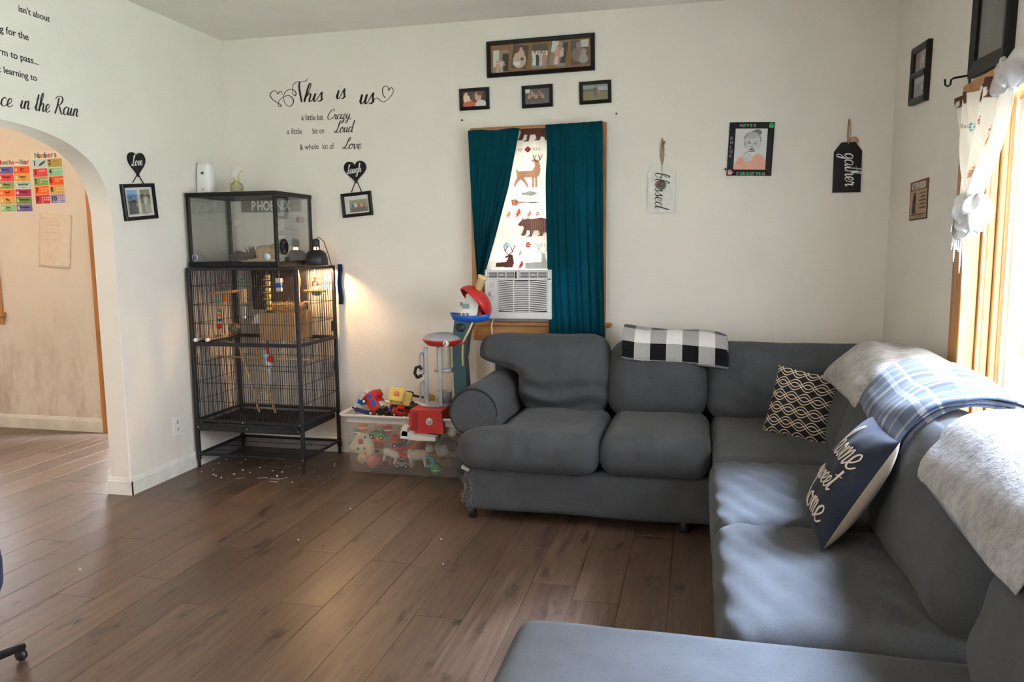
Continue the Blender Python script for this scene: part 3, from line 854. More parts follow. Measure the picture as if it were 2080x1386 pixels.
def frame_rails(w, h, fw, dep):
    mb = MB()
    o = [(-w / 2, -h / 2), (w / 2, -h / 2), (w / 2, h / 2), (-w / 2, h / 2)]
    i = [(-w / 2 + fw, -h / 2 + fw), (w / 2 - fw, -h / 2 + fw), (w / 2 - fw, h / 2 - fw), (-w / 2 + fw, h / 2 - fw)]
    m = [(a[0] + (b[0] - a[0]) * .25, a[1] + (b[1] - a[1]) * .25) for a, b in zip(o, i)]
    rings = [[(p[0], 0, p[1]) for p in o], [(p[0], -dep * .8, p[1]) for p in o], [(p[0], -dep, p[1]) for p in m], [(p[0], -dep * .75, p[1]) for p in i], [(p[0], -dep * .3, p[1]) for p in i]]
    V = [p for r in rings for p in r]
    F = [(r * 4 + k, r * 4 + (k + 1) % 4, (r + 1) * 4 + (k + 1) % 4, (r + 1) * 4 + k) for r in range(4) for k in range(4)]
    F.append((0, 1, 2, 3)); mb.add(V, F); return mb
def pframe(name, label, w, h, fw, dep, loc, rz, tilt, photos, matcol=None, group=None, cat='picture frame', parent=None, fmat=None):
    """photos: list of (cx, cz, pw, ph, rot, canvas)"""
    t = parent or thing(name, label, cat, loc, (0, tilt, rz), group)
    frame_rails(w, h, fw, dep).build('frame', fmat or M_BLACK, t)
    if matcol is not None:
        MB().box(-w / 2 + fw * .8, w / 2 - fw * .8, -dep * .34, -dep * .30, -h / 2 + fw * .8, h / 2 - fw * .8).build('mat_board', plain('mat_' + name, matcol, .8, var=.05), t)
    for cx, cz, pw, ph, rt, cv in photos:
        ca, sa = math.cos(rt), math.sin(rt)
        o = cv.flat('photo', M_PRINT, t, (cx - (pw / 2 * ca) - (ph / 2 * sa), -dep * .40, cz - ph / 2 * ca + pw / 2 * sa), (0, rt, 0))
    MB().box(-w / 2 + fw * .9, w / 2 - fw * .9, -dep * .56, -dep * .52, -h / 2 + fw * .9, h / 2 - fw * .9).build('glass', glassy('picture_glass', opac=.004, refl=.35), t)
    return t

# --- big panoramic frame with five snapshots
def snap(kind, w, h):
    cv = Canvas(w, h, 46, 66, rgb(150, 140, 125))
    if kind == 0:
        cv.rect(0, h * .3, w * .45, h, rgb(205, 205, 196)).rect(w * .62, h * .1, w, h * .85, rgb(38, 36, 36)).rect(w * .4, h * .5, w * .62, h, rgb(150, 130, 100))
        person(cv, w * .3, 0, h * .55, rgb(196, 150, 128), rgb(205, 170, 150), 1, 1); person(cv, w * .55, h * .05, h * .62, rgb(210, 190, 170), rgb(180, 170, 160), 0, 0)
    elif kind == 1:
        cv.a[:] = rgb(90, 72, 62); cv.ell(w * .5, h * .35, w * .42, h * .33, rgb(196, 176, 160)); cv.ell(w * .55, h * .6, w * .22, h * .2, rgb(206, 170, 150))
        cv.ell(w * .5, h * .83, w * .1, h * .07, SKIN[1]); cv.ell(w * .28, h * .6, w * .18, h * .05, SKIN[1], .5); cv.ell(w * .35, h * .2, w * .25, h * .1, rgb(220, 215, 208)); cv.ell(w * .66, h * .42, w * .1, h * .07, HAIR[1])
    elif kind == 2:
        cv.rect(0, 0, w, h * .3, rgb(140, 140, 142)).rect(0, h * .5, w, h * .72, rgb(216, 214, 206)).rect(0, h * .72, w, h, rgb(96, 82, 62))
        for k, c in enumerate((rgb(200, 208, 212), rgb(60, 62, 66), rgb(206, 190, 186), rgb(180, 140, 130))): person(cv, w * (.18 + .21 * k), h * .1, h * (.62 - .04 * (k % 2)), c, c, k % 3, k % 3)
    elif kind == 3:
        cv.rect(0, h * .55, w * .42, h, rgb(208, 212, 206)).rect(w * .68, h * .15, w, h, rgb(44, 46, 48)).rect(0, 0, w, h * .15, rgb(140, 135, 128))
        person(cv, w * .42, h * .05, h * .78, rgb(206, 150, 128), rgb(222, 190, 172), 1, 1); cv.ell(w * .7, h * .68, w * .1, h * .1, SKIN[1]); cv.ell(w * .7, h * .5, w * .12, h * .13, rgb(210, 190, 180))
    else:
        cv.a[:] = rgb(84, 76, 72); cv.rect(w * .55, h * .7, w, h, rgb(205, 200, 196))
        cv.ell(w * .45, h * .8, w * .15, h * .13, rgb(150, 130, 120)); cv.ell(w * .4, h * .4, w * .36, h * .3, rgb(128, 116, 108)); cv.ell(w * .72, h * .5, w * .16, h * .14, rgb(170, 150, 142)); cv.ell(w * .7, h * .22, w * .26, h * .2, rgb(168, 160, 156))
    return cv.grain(.25, kind)
pw, ph = .095, .136
ph5 = []
for k, (cx, cz, rt) in enumerate(((-.238, -.018, .03), (-.121, .004, .16), (-.002, .0, .07), (.112, .004, .17), (.236, .004, .0))):
    ph5.append((cx, cz, pw + (.01 if k == 4 else 0), ph, rt, snap(k, pw + (.01 if k == 4 else 0), ph)))
pframe('picture_frame', 'long black frame holding five tilted family snapshots on brown card', .648, .208, .024, .022, (2.112, 0, 2.468), 0, math.radians(-.6), ph5, rgb(150, 108, 66))
# --- three small frames below it
def small(kind):
    w, h = .145, .088
    cv = Canvas(w, h, 60, 38, rgb(90, 60, 40))
    if kind == 0:
        cv.rect(w * .5, 0, w, h, rgb(60, 44, 36)); cv.ell(w * .2, h * .6, w * .18, h * .36, rgb(232, 190, 160)); cv.ell(w * .3, h * .75, w * .12, h * .3, rgb(70, 40, 26)); cv.ell(w * .18, h * .5, w * .14, h * .3, rgb(240, 205, 178))
        cv.ell(w * .3, h * .12, w * .3, h * .25, rgb(200, 90, 50)); cv.ell(w * .66, h * .68, w * .15, h * .34, rgb(206, 160, 128)); cv.ell(w * .74, h * .9, w * .14, h * .18, rgb(110, 80, 56)); cv.ell(w * .78, h * .1, w * .24, h * .32, rgb(212, 206, 200))
    elif kind == 1:
        cv.a[:] = rgb(88, 88, 84); cv.rect(0, h * .75, w * .2, h, rgb(220, 220, 215))
        for k, x in enumerate((.16, .28, .45, .58, .7)): person(cv, w * x, h * (.1 + .1 * (k % 2)), h * (.62 + .1 * (k % 2)), (rgb(190, 140, 110), rgb(150, 140, 136), rgb(200, 150, 120), rgb(120, 110, 100), rgb(176, 120, 96))[k], rgb(90, 70, 60), k % 3, k % 3)
    else:
        cv.a[:] = rgb(128, 122, 84); cv.rect(0, h * .62, w, h, rgb(150, 156, 150)); cv.rect(0, h * .58, w, h * .75, rgb(100, 100, 74)); cv.rect(w * .62, h * .6, w, h * .85, rgb(176, 186, 190))
        person(cv, w * .5, h * .2, h * .75, rgb(80, 84, 92), rgb(96, 96, 104), 0, 1); person(cv, w * .62, h * .15, h * .45, rgb(150, 90, 90), rgb(110, 120, 120), 1, 1)
    return cv.grain(.2, kind + 9)
for k, (cx, cz, tl, lab) in enumerate(((1.706, 2.243, -.012, 'small black frame with close-up of two faces, leftmost above window'), (2.095, 2.238, -.015, 'small black frame with group of children, middle one above window'), (2.440, 2.242, -.02, 'small black frame with figures in a field, rightmost above window'))):
    pframe('picture_frame', lab, .186, .128, .020, .018, (cx, 0, cz), 0, tl, [(0, 0, .145, .088, 0, small(k))], None, 'small frames above the window')

# --- heart plaques with hanging frames
def heart_poly(w, h, n=36):
    P = []
    for k in range(n):
        t = 2 * PI * k / n
        x = 16 * math.sin(t) ** 3; y = 13 * math.cos(t) - 5 * math.cos(2 * t) - 2 * math.cos(3 * t) - math.cos(4 * t)
        P.append((x / 32 * w, (y + 2.5) / 29 * h))
    return P
M_WHITEINK = plain('white_lettering', (.78, .77, .74), .6, var=.05)
def heart_frame(label, loc, rz, word, hw, hh, fw_, fh, fdx, fdz, tilt, photos, hrot):
    t = thing('hanging_photo_plaque', label, 'wall plaque', loc, (0, 0, rz), 'heart plaques with hanging frames')
    hp = MB().prism(heart_poly(hw, hh), -.012, -.001).build('heart', M_BLACK, t, (0, 0, 0), (0, hrot, 0))
    script(word, .056, M_WHITEINK, 'lettering', hp, (-hw * .38, -.0125, -.008), (0, -.08, 0), .045, .12, .3, 1, .0008, hw * .66)
    fr = thing('tmp', None, None); fr.name = 'hanging_frame'; fr.parent = t; fr.location = (fdx, 0, fdz); fr.rotation_euler = (0, tilt, 0)
    pframe('hanging_frame', None, fw_, fh, .020, .020, None, 0, 0, photos, (.74, .72, .68), parent=fr)
    zt = fdz + fh / 2
    for sx in (-1, 1):
        MB().tube([(sx * .006 + .004, -.006, -hh * .42), (fdx + sx * fw_ * .17, -.008, zt + .002)], .0028, 6).build('ribbon', M_BLACK, t)
    return t
cv1 = Canvas(.078, .132, 34, 56, rgb(96, 150, 206)); cv1.rect(0, 0, .078, .05, rgb(70, 70, 62)); cv1.rect(0, .045, .078, .07, rgb(96, 110, 80))
person(cv1, .024, 0, .095, rgb(44, 44, 50), rgb(40, 44, 60), 2, 0); person(cv1, .052, 0, .1, rgb(60, 52, 52), rgb(48, 48, 64), 0, 0)
cv2 = Canvas(.078, .132, 34, 56, rgb(150, 150, 120)); cv2.rect(0, .08, .078, .132, rgb(110, 112, 84)); cv2.rect(0, 0, .078, .03, rgb(168, 150, 120))
person(cv2, .04, .005, .112, rgb(214, 218, 216), rgb(196, 204, 206), 0, 0)
heart_frame('black heart plaque reading Love with two-photo frame beside the archway', (0, -.876, 1.823), PI / 2, 'Love', .135, .132, .262, .198, .0, -.203, math.radians(-5.5),
            [(-.052, 0, .078, .132, 0, cv1.grain(.2)), (.05, 0, .078, .132, 0, cv2.grain(.2))], -.05)
cv3 = Canvas(.125, .078, 60, 38, rgb(150, 156, 120)); cv3.rect(0, 0, .125, .03, rgb(120, 116, 84))
for k, c in enumerate((rgb(70, 110, 190), rgb(210, 205, 200), rgb(150, 90, 80), rgb(196, 150, 140), rgb(120, 110, 100))): person(cv3, .022 + .02 * k, .004, .058 + .004 * (k % 2), c, rgb(90, 90, 110), k % 3, k % 3)
heart_frame('black heart plaque reading Laugh with landscape photo frame on back wall', (.912, 0, 1.832), 0, 'Laugh', .152, .140, .207, .152, .004, -.202, math.radians(-4.5),
            [(.012, -.008, .125, .078, 0, cv3.grain(.2))], -.04)

# --- wall lettering, back wall
L1 = thing('wall_lettering', 'dark script wall decal reading This is us with hearts', 'wall decal', (.33, -.0005, 2.24))
hl = [(.09,.102),(.083,.118),(.069,.115),(.056,.104),(.049,.12),(.029,.126),(.003,.105),(.014,.078),(.041,.056),(.071,.039),(.078,.027),(.065,.024),(.059,.038),(.066,.062),(.096,.083),(.136,.09),(.164,.07),(.165,.043),(.141,.023),(.116,.033),(.099,.064),(.106,.106),(.138,.128),(.17,.124),(.187,.104),(.18,.086),(.165,.103),(.167,.149),(.188,.169),(.216,.172),(.248,.171),(.269,.18),(.265,.189)]
strokes_mesh([catmull(hl, 6)], .0038, .0065).build('heart_flourish', M_DECAL, L1)
strokes_mesh([catmull([(.216, .17), (.211, .139), (.217, .09), (.226, .044)], 6)], .006, .013).build('word', M_DECAL, L1)
script('his', .112, M_DECAL, 'word', L1, (.236, 0, .046), (0, .02, 0), .045, .11, .22, 1, .001, .135)
script('is', .118, M_DECAL, 'word', L1, (.462, 0, .052), (0, 0, 0), .045, .11, .22, 1, .001, .066)
script('us', .128, M_DECAL, 'word', L1, (.62, 0, .014), (0, .03, 0), .045, .11, .22, 1, .001, .10)
hr = [(.716, .022), (.726,.036),(.743,.044),(.764,.026),(.787,.017),(.815,.032),(.845,.062),(.852,.086),(.837,.101),(.82,.085),(.816,.106),(.797,.112),(.78,.092),(.784,.061),(.797,.039)]
strokes_mesh([catmull(hr, 6)], .0038, .0060).build('heart_flourish', M_DECAL, L1)
def fit_text(txt, width, size, mat, name, parent, loc, rot=(PI / 2, 0, 0), bold=0.0):
    o = textmesh(txt, size, mat, name, parent, loc, rot, bold=bold)
    xs_ = [v.co.x for v in o.data.vertices]; o.scale = (width / (max(xs_) - min(xs_)), 1, 1)
    return o
L2 = thing('wall_lettering', 'small dark wall decal reading a little bit Crazy', 'wall decal', (.546, -.0005, 2.172))
fit_text('a little bit', .152, .052, M_DECAL, 'words', L2, (0, 0, 0), (PI / 2, .04, 0))
script('Crazy,', .062, M_DECAL, 'word', L2, (.178, 0, -.004), (0, 0, 0), .045, .10, .3, 1, .001, .172)
L3 = thing('wall_lettering', 'small dark wall decal reading a little bit on Loud', 'wall decal', (.441, -.0005, 2.090))
fit_text('a little', .104, .052, M_DECAL, 'words', L3, (0, 0, 0), (PI / 2, .03, 0))
fit_text('bit on', .080, .052, M_DECAL, 'words', L3, (.180, 0, -.006))
script('Loud', .072, M_DECAL, 'word', L3, (.332, 0, -.006), (0, 0, 0), .045, .10, .3, 1, .001, .128)
L4 = thing('wall_lettering', 'small dark wall decal reading & whole lot of Love', 'wall decal', (.527, -.0005, 1.985))
fit_text('& whole', .132, .052, M_DECAL, 'words', L4, (0, 0, 0), (PI / 2, -.02, 0))
fit_text('lot of', .080, .052, M_DECAL, 'words', L4, (.158, 0, 0))
script('Love', .070, M_DECAL, 'word', L4, (.298, 0, -.002), (0, .05, 0), .045, .10, .3, 1, .001, .128)
# --- wall lettering, left wall above the archway
def right_text(txt, size, parent, xr, z, width=None):
    o = textmesh(txt, size, M_DECAL, 'words', parent, (xr, 0, z), (PI / 2, 0, 0), align='RIGHT', bold=.0004)
    return o
LQ = thing('wall_lettering', 'long black quotation decal about dancing in the rain above archway', 'wall decal', (.0005, -1.40, 2.02), PI / 2)
right_text("isn't about", .042, LQ, 0, .420)
script('Life', .12, M_DECAL, 'word', LQ, (-.56, 0, .415), (0, 0, 0), .05, .12, .2, 1, .001, .22) if 'f' in GL else None
right_text('waiting for the', .044, LQ, -.132, .302)
right_text('storm to pass...', .044, LQ, -.086, .202)
right_text("it's about learning to", .042, LQ, -.104, .125)
for wd_, ox_, ww_ in (('Dance', -.455, .20), ('in', -.215, .055), ('the', -.135, .09), ('Rain', -.018, .150)):
    script(wd_, .085, M_DECAL, 'word', LQ, (ox_, 0, -.006 + ox_ * .05), (0, -.045, 0), .038, .10, .34, 1, .001, ww_)

# --- hanging tag signs
def tag_poly(w, h, cut):
    return [(-w / 2, -h), (w / 2, -h), (w / 2, -cut * 1.35), (w / 2 - cut, 0), (-w / 2 + cut, 0), (-w / 2, -cut * 1.35)]
M_WHITEWOOD = plain('whitewashed_board', (.74, .71, .65), .7, var=.08, scale=25)
M_JUTE = plain('jute_cord', (.42, .28, .15), .95, var=.3, scale=300, bump=.5)
M_BEADWOOD = plain('wooden_bead', (.40, .26, .14), .6, var=.2)
M_BEADGREY = plain('weathered_bead', (.13, .11, .09), .7, var=.4, scale=60)
tb = thing('tag_sign', 'white wooden tag reading blessed hanging from jute cord', 'sign', (2.828, -.001, 1.823))
MB().prism(tag_poly(.155, .282, .038), -.012, 0).build('board', M_WHITEWOOD, tb)
o = script('blessed', .082, M_DECAL, 'lettering', tb, (-.036, -.0125, -.050), (0, PI / 2, 0), .035, .075, .2, 1, .001, .205)
mb = MB()
for k in range(2):
    pts = [Vector((.002 + (.008 if k else -.008) * math.sin(j / 14 * PI) + .0015 * math.sin(j * 2.1 + k * 3), -.010, -.01 + .15 * j / 14)) for j in range(15)]
    mb.tube(pts, .0042, 6)
mb.tube([(.0, -.012, -.01), (.002, -.016, -.05), (-.004, -.02, -.10)], .0018, 5)
mb.build('cord', M_JUTE, tb)
MB().lathe([(0, -.006), (.008, -.006), (.008, .006), (0, .006)], 10, (.012, -.012, .118), 'y').build('bead', M_BEADWOOD, tb)
MB().lathe([(0, -.012), (.020, -.010), (.0265, -.004), (.0265, .002), (.02, .004), (0, .005)], 22, (-.002, -.024, -.125), 'y').build('medallion', M_BEADGREY, tb)
MB().lathe([(0, -.004), (.022, -.004), (.022, .002), (0, .002)], 20, (-.014, -.016, -.122), 'y').build('medallion', M_BEADWOOD, tb)
tg = thing('tag_sign', 'black wooden tag reading gather hanging from jute cord', 'sign', (3.828, -.001, 1.902))
MB().prism(tag_poly(.143, .270, .036), -.012, 0).build('board', M_BLACK, tg)
script('gather', .092, M_WHITEINK, 'lettering', tg, (-.018, -.0125, -.058), (0, PI / 2 - .06, 0), .04, .075, .15, 1, .001, .178)
mb = MB()
for k in range(2):
    pts = [Vector(((.010 if k else -.008) * math.sin(j / 14 * PI) * (.6 + .4 * k) + .001 * math.sin(j * 2.3), -.009, -.012 + .135 * j / 14)) for j in range(15)]
    mb.tube(pts, .0045 if k == 0 else .002, 6)
mb.build('cord', M_JUTE, tg)
MB().lathe([(0, -.006), (.020, -.006), (.023, -.002), (.020, .002), (0, .002)], 20, (.030, -.003, .006), 'y').build('medallion', M_BEADWOOD, tg)

# --- framed pencil drawing with painted border
cv = Canvas(.172, .226, 80, 104, rgb(214, 213, 210))
gz = lambda a: rgb(a, a, a)
cv.ell(.118, .205, .024, .017, gz(120)); cv.ell(.095, .155, .047, .055, gz(170)); cv.ell(.095, .15, .043, .05, gz(200)); cv.ell(.09, .19, .035, .018, gz(178)); cv.ell(.056, .142, .007, .012, gz(168))
cv.line([(.070, .148), (.083, .146)], .005, gz(90)); cv.line([(.105, .143), (.120, .141)], .005, gz(90)); cv.line([(.066, .158), (.084, .156)], .003, gz(150)); cv.line([(.103, .154), (.122, .152)], .003, gz(150))
cv.ell(.094, .127, .008, .005, gz(160)); cv.ell(.093, .112, .014, .006, gz(120)); cv.ell(.098, .104, .009, .005, gz(150))
cv.poly([(.0, 0), (.172, 0), (.168, .06), (.14, .085), (.12, .09), (.1, .07), (.06, .075), (.035, .07), (.01, .04)], rgb(226, 168, 150)); cv.ell(.076, .066, .026, .024, gz(205)); cv.line([(.05, .085), (.075, .1), (.11, .1)], .003, gz(110))
rr = random.Random(4)
for _ in range(60):
    a, b = rr.random() * .15, rr.random() * .06; cv.line([(a, b), (a + .02, b + .004)], .0022, rgb(222, 140 + rr.randint(0, 40), 126), .6)
for _ in range(70):
    an = rr.random() * PI; cv.line([(.095 + .040 * math.cos(an), .16 + .045 * math.sin(an)), (.095 + .05 * math.cos(an), .16 + .055 * math.sin(an))], .0015, gz(110), .5)
kf = thing('picture_frame', 'black painted frame around pencil portrait of a child in pink', 'picture frame', (3.316, 0, 1.885), (0, math.radians(2.2), 0))
frame_rails(.242, .294, .034, .012).build('frame', M_BLACK, kf)
cv.grain(.06).flat('drawing', M_PAPER, kf, (-.086, -.006, -.113))
M_GREENINK = plain('green_paint', (.02, .42, .12), .6); M_PURPINK = plain('lilac_paint', (.30, .20, .30), .6); M_PINKINK = plain('pink_paint', (.75, .36, .36), .6)
def letters(txt, x0, dx, z, size, cols):
    for k, ch in enumerate(txt):
        textmesh(ch, size, cols[k % len(cols)], 'letter', kf, (x0 + dx * k, -.0125, z), (PI / 2, (rr.random() - .5) * .3, 0), bold=.0012)
letters('NEVER', -.066, .0185, .122, .022, (M_PURPINK, M_GREENINK)); letters('FORGOTTEN', -.068, .0172, -.143, .022, (M_PURPINK, M_GREENINK))
for k, ch in enumerate('KHLOE'): textmesh(ch, .022, M_PURPINK, 'letter', kf, (-.113, -.0125, .052 - .0245 * k), (PI / 2, 0, 0), bold=.001)
def hand_print(mat, cx, cz, sc, rot=0.):
    mb = MB().prism([(-.010, -.012), (.010, -.012), (.012, .002), (-.011, .002)], -.0008, 0)
    for x, l in ((-.0095, .012), (-.004, .016), (.0015, .016), (.007, .012)): mb.prism([(x - .0018, .001), (x + .0026, .001), (x + .0024, l), (x - .0016, l)], -.0008, 0)
    mb.prism([(.011, -.008), (.019, .002), (.016, .005), (.010, 0)], -.0008, 0)
    o = mb.build('hand_print', mat, kf, (cx, -.0122, cz), (0, rot, 0)); o.scale = (sc, 1, sc)
hand_print(M_GREENINK, .104, .128, 1.05, .2); hand_print(M_PINKINK, -.104, -.130, 1.0)
MB().lathe([(0, -.004), (.007, -.003), (.007, .003), (0, .004)], 10, (-.129, -.006, -.112), 'x').build('clip', M_BLACK, kf)

# --- right wall
def duo(w, h, k):
    c = Canvas(w, h, 50, 32, rgb(150, 148, 144))
    if k == 0: c.rect(0, 0, w * .4, h, rgb(96, 60, 50)); person(c, w * .62, .0, h * .9, rgb(190, 190, 190), rgb(80, 80, 84), 0, 0)
    else: c.a[:] = rgb(128, 130, 130); c.rect(0, h * .7, w, h, rgb(176, 178, 178)); person(c, w * .45, 0, h * .8, rgb(60, 60, 62), rgb(60, 60, 62), 0, 0); person(c, w * .7, 0, h * .7, rgb(190, 188, 184), rgb(90, 90, 94), 1, 1)
    return c.grain(.2, k)
t = pframe('picture_frame', 'black two-opening frame high on right wall near the corner', .272, .268, .030, .026, (XR, -.530, 2.142), -PI / 2, math.radians(4), [(0, .058, .20, .098, 0, duo(.20, .098, 0)), (0, -.058, .20, .098, 0, duo(.20, .098, 1))], (.3, .29, .28))
MB().box(-.11, .11, -.026, -.012, -.011, .011).build('divider', M_BLACK, t)
cvb = Canvas(.24, .46, 24, 46, rgb(46, 44, 44)); cvb.ell(.1, .15, .06, .1, rgb(66, 62, 60)).ell(.16, .35, .05, .08, rgb(60, 58, 56)); cvb.grain(.3)
pframe('picture_frame', 'large dark picture frame resting on top of right window casing', .38, .60, .055, .03, (XR, -1.462, 2.262), -PI / 2, math.radians(3.0), [(0, 0, .27, .49, 0, Canvas(.27, .49, 26, 46, rgb(44, 42, 42)).ell(.1, .15, .06, .1, rgb(70, 66, 64)).ell(.18, .38, .05, .08, rgb(64, 60, 60)).grain(.3))], None)
# ATTENTION sign
asn = thing('metal_sign', 'rusty tan metal sign headed ATTENTION on the right wall', 'sign', (XR - .001, -.585, 1.553), (0, math.radians(-.5), -PI / 2))
c = Canvas(.296, .184, 120, 76, rgb(168, 142, 110))
c.rect(0, 0, .296, .006, rgb(84, 48, 34)).rect(0, .178, .296, .184, rgb(84, 48, 34)).rect(0, 0, .008, .184, rgb(84, 48, 34)).rect(.288, 0, .296, .184, rgb(84, 48, 34)).rect(0, .138, .296, .184, rgb(112, 66, 48))
c.poly([(.05, .03), (.11, .03), (.1, .07), (.112, .1), (.1, .125), (.07, .13), (.055, .1), (.045, .06)], rgb(58, 44, 38)).ell(.085, .118, .02, .012, rgb(70, 54, 46))
for k, (a, b) in enumerate(((.17, .27), (.185, .265), (.16, .275), (.18, .27), (.165, .27))): c.rect(a, .118 - k * .017, b, .125 - k * .017, rgb(80, 62, 48))
c.rect(.03, .022, .27, .027, rgb(96, 74, 56)).rect(.03, .013, .25, .017, rgb(96, 74, 56))
r_ = np.random.RandomState(3); spots = [(r_.rand() * .296, r_.rand() * .184, .004 + r_.rand() * .01) for _ in range(26)]
for x, y, r0 in spots: c.ell(x, y, r0, r0 * .7, rgb(120, 84, 60), 0, .35)
MB().rbox(-.148, .148, -.003, 0, -.092, .092, .001).build('plate', plain('rusty_tin', (.12, .06, .035), .7, .3, .3), asn)
c.grain(.15).flat('print', M_PAPER, asn, (-.148, -.0035, -.092))
fit_text('ATTENTION', .235, .044, plain('pale_sign_letters', (.62, .55, .45), .7), 'lettering', asn, (-.118, -.004, .052), bold=.001)
# curtain-rod bracket
cb = thing('curtain_bracket', 'black iron curtain rod bracket beside the right window', 'bracket', (XR, -1.212, 1.98))
MB().rbox(-.006, 0, -.008, .008, -.03, .022, .002).build('wall_plate', M_BLACK, cb)
MB().tube([(-.004, 0, .014), (-.06, 0, .006), (-.068, 0, .0), (-.070, 0, -.018), (-.078, 0, -.024), (-.088, 0, -.018), (-.090, 0, .004)], .0042, 6).build('hook_arm', M_BLACK, cb)
# screws left in the wall above the window
for k, (x, z) in enumerate(((1.625, 2.122), (2.563, 2.116))):
    sc_ = thing('wall_screw', ('dark screw in back wall left of the window top', 'dark screw in back wall right of the window top')[k], 'screw', (x, 0, z))
    MB().lathe([(0, -.008), (.005, -.007), (.0055, -.004), (.002, -.003), (.002, .0)], 10, (0, 0, 0), 'y').build('head', M_BLACK, sc_)
# outlet
ol = thing('wall_outlet', 'white double electrical outlet low on the left wall', 'outlet', (0, -.676, .300), PI / 2)
MB().rbox(-.036, .036, -.006, 0, -.058, .058, .002).build('cover_plate', plain('white_plastic', (.74, .74, .72), .35, var=.04), ol)
for z in (-.022, .022):
    rc = MB().lathe([(0, -.0085), (.0145, -.0082), (.0155, -.006), (.0155, -.005)], 16, (0, 0, z), 'y').build('receptacle', plain('ivory_plastic', (.62, .58, .50), .4), ol)
    MB().box(-.0065, -.0045, -.0092, -.008, z - .004, z + .006).box(.0045, .0065, -.0092, -.008, z - .004, z + .006).cbox((0, -.0086, z - .009), (.004, .0012, .004)).build('slots', M_BLACK, rc)

# ------------------------------------------------------------------ dining-room wall papers
def poster_months():
    cv = Canvas(.30, .40, 120, 150, rgb(232, 220, 204)); cols = [(102, 110, 190), (238, 96, 48), (232, 84, 92), (222, 176, 96), (150, 170, 110), (176, 214, 214), (244, 116, 44), (190, 50, 110), (226, 180, 110), (120, 160, 90), (150, 204, 160), (110, 112, 190)]
    for r0 in range(6):
        for q in range(2):
            x0 = .006 + q * .146; z1 = .338 - r0 * .0555
            cv.rect(x0, z1 - .052, x0 + .141, z1, rgb(*cols[r0 * 2 + q])); cv.ell(x0 + .02, z1 - .026, .010, .012, rgb(240, 230, 210), 0, .8); cv.rect(x0 + .055, z1 - .045, x0 + .10, z1 - .040, rgb(90, 70, 60), .6)
    return cv
M_INK = plain('dark_ink', (.04, .03, .03), .8)
mo = thing('wall_poster', 'colourful Months of the Year chart pinned left on dining room wall', 'poster', (-2.035, YD - .0015, 1.640), (0, math.radians(.6), 0))
poster_months().flat('sheet', M_PAPER, mo)
ccols = [plain('title_ink_%d' % k, c_, .7) for k, c_ in enumerate(((.70, .08, .06), (.75, .30, .02), (.08, .36, .20), (.06, .22, .50), (.50, .06, .28)))]
for k, ch in enumerate('Months'): textmesh(ch, .048, ccols[k % 5], 'letter', mo, (.012 + .026 * k, -.001, .352), (PI / 2, 0, 0), bold=.0012)
textmesh('of the', .018, M_INK, 'words', mo, (.170, -.001, .360))
for k, ch in enumerate('Year'): textmesh(ch, .048, ccols[(k + 2) % 5], 'letter', mo, (.208 + .022 * k, -.001, .352), (PI / 2, 0, 0), bold=.0012)
for k, nm in enumerate(('January', 'July', 'February', 'August', 'March', 'September', 'April', 'October', 'May', 'November', 'June', 'December')):
    textmesh(nm, .026, M_INK, 'words', mo, (.080 + (k % 2) * .146, -.001, .310 - (k // 2) * .0555), align='CENTER', xs=.85)
nu = thing('wall_poster', 'colourful Numbers chart from one to ten on dining room wall', 'poster', (-1.712, YD - .0015, 1.690), (0, math.radians(-.8), 0))
cv = Canvas(.272, .385, 110, 150, rgb(236, 226, 210)); cols = [(176, 220, 224), (176, 168, 96), (230, 80, 96), (140, 206, 176), (130, 172, 100), (240, 92, 44), (244, 112, 40), (216, 176, 96), (200, 50, 90), (150, 150, 214)]
for k in range(10):
    q, r0 = k % 2, k // 2; x0 = .006 + q * .132; z1 = .328 - r0 * .0645
    cv.rect(x0, z1 - .061, x0 + .128, z1, rgb(*cols[k]))
    if k == 0: cv.ell(x0 + .085, z1 - .03, .034, .009, rgb(90, 80, 70), .5)
    else:
        for j in range(k + 1): cv.ell(x0 + .062 + (j % 4) * .018, z1 - .018 - (j // 4) * .016, .0065, .005, rgb(*((226, 90, 50) if k == 1 else (232, 210, 160))), .4)
cv.flat('sheet', M_PAPER, nu)
for k, ch in enumerate('Numbers'): textmesh(ch, .054, ccols[(k * 2 + 2) % 5], 'letter', nu, (.03 + .029 * k, -.001, .338), (PI / 2, 0, 0), bold=.0016)
for k in range(10): textmesh(str(k + 1), .05, M_INK, 'numeral', nu, (.014 + (k % 2) * .132, -.001, .285 - (k // 2) * .0645), bold=.0006)
nt_ = thing('handwritten_note', 'cream sheet with faded red handwriting on dining room wall', 'note', (-1.728, YD - .0015, 1.232), (0, math.radians(2.0), 0))
sheet('paper', lambda u, v: (u * .278 + .035 * v, -.002 - .004 * math.sin(u * 3) * (1 - v), v * .392 + .008 * (1 - u)), 12, 16, plain('cream_paper', (.78, .70, .60), .85, var=.05), nt_, .0004)
M_REDINK = plain('faded_red_ink', (.58, .34, .26), .9)
rr = random.Random(11)
for k in range(7):
    pts = [(.055 + j * .0075, .365 - k * .026 + .005 * rr.uniform(-1, 1)) for j in range(int(12 + rr.random() * 12))]
    strokes_mesh([catmull(pts, 3)], .0016, .0024, .0004).build('writing_line', M_REDINK, nt_, (0, -.0075, 0))
strokes_mesh([[Vector((.115, .17)), Vector((.12, .04))], [Vector((.07, .115)), Vector((.16, .105))]], .0015, .002, .0004).build('drawn_cross', M_REDINK, nt_, (0, -.0075, 0))
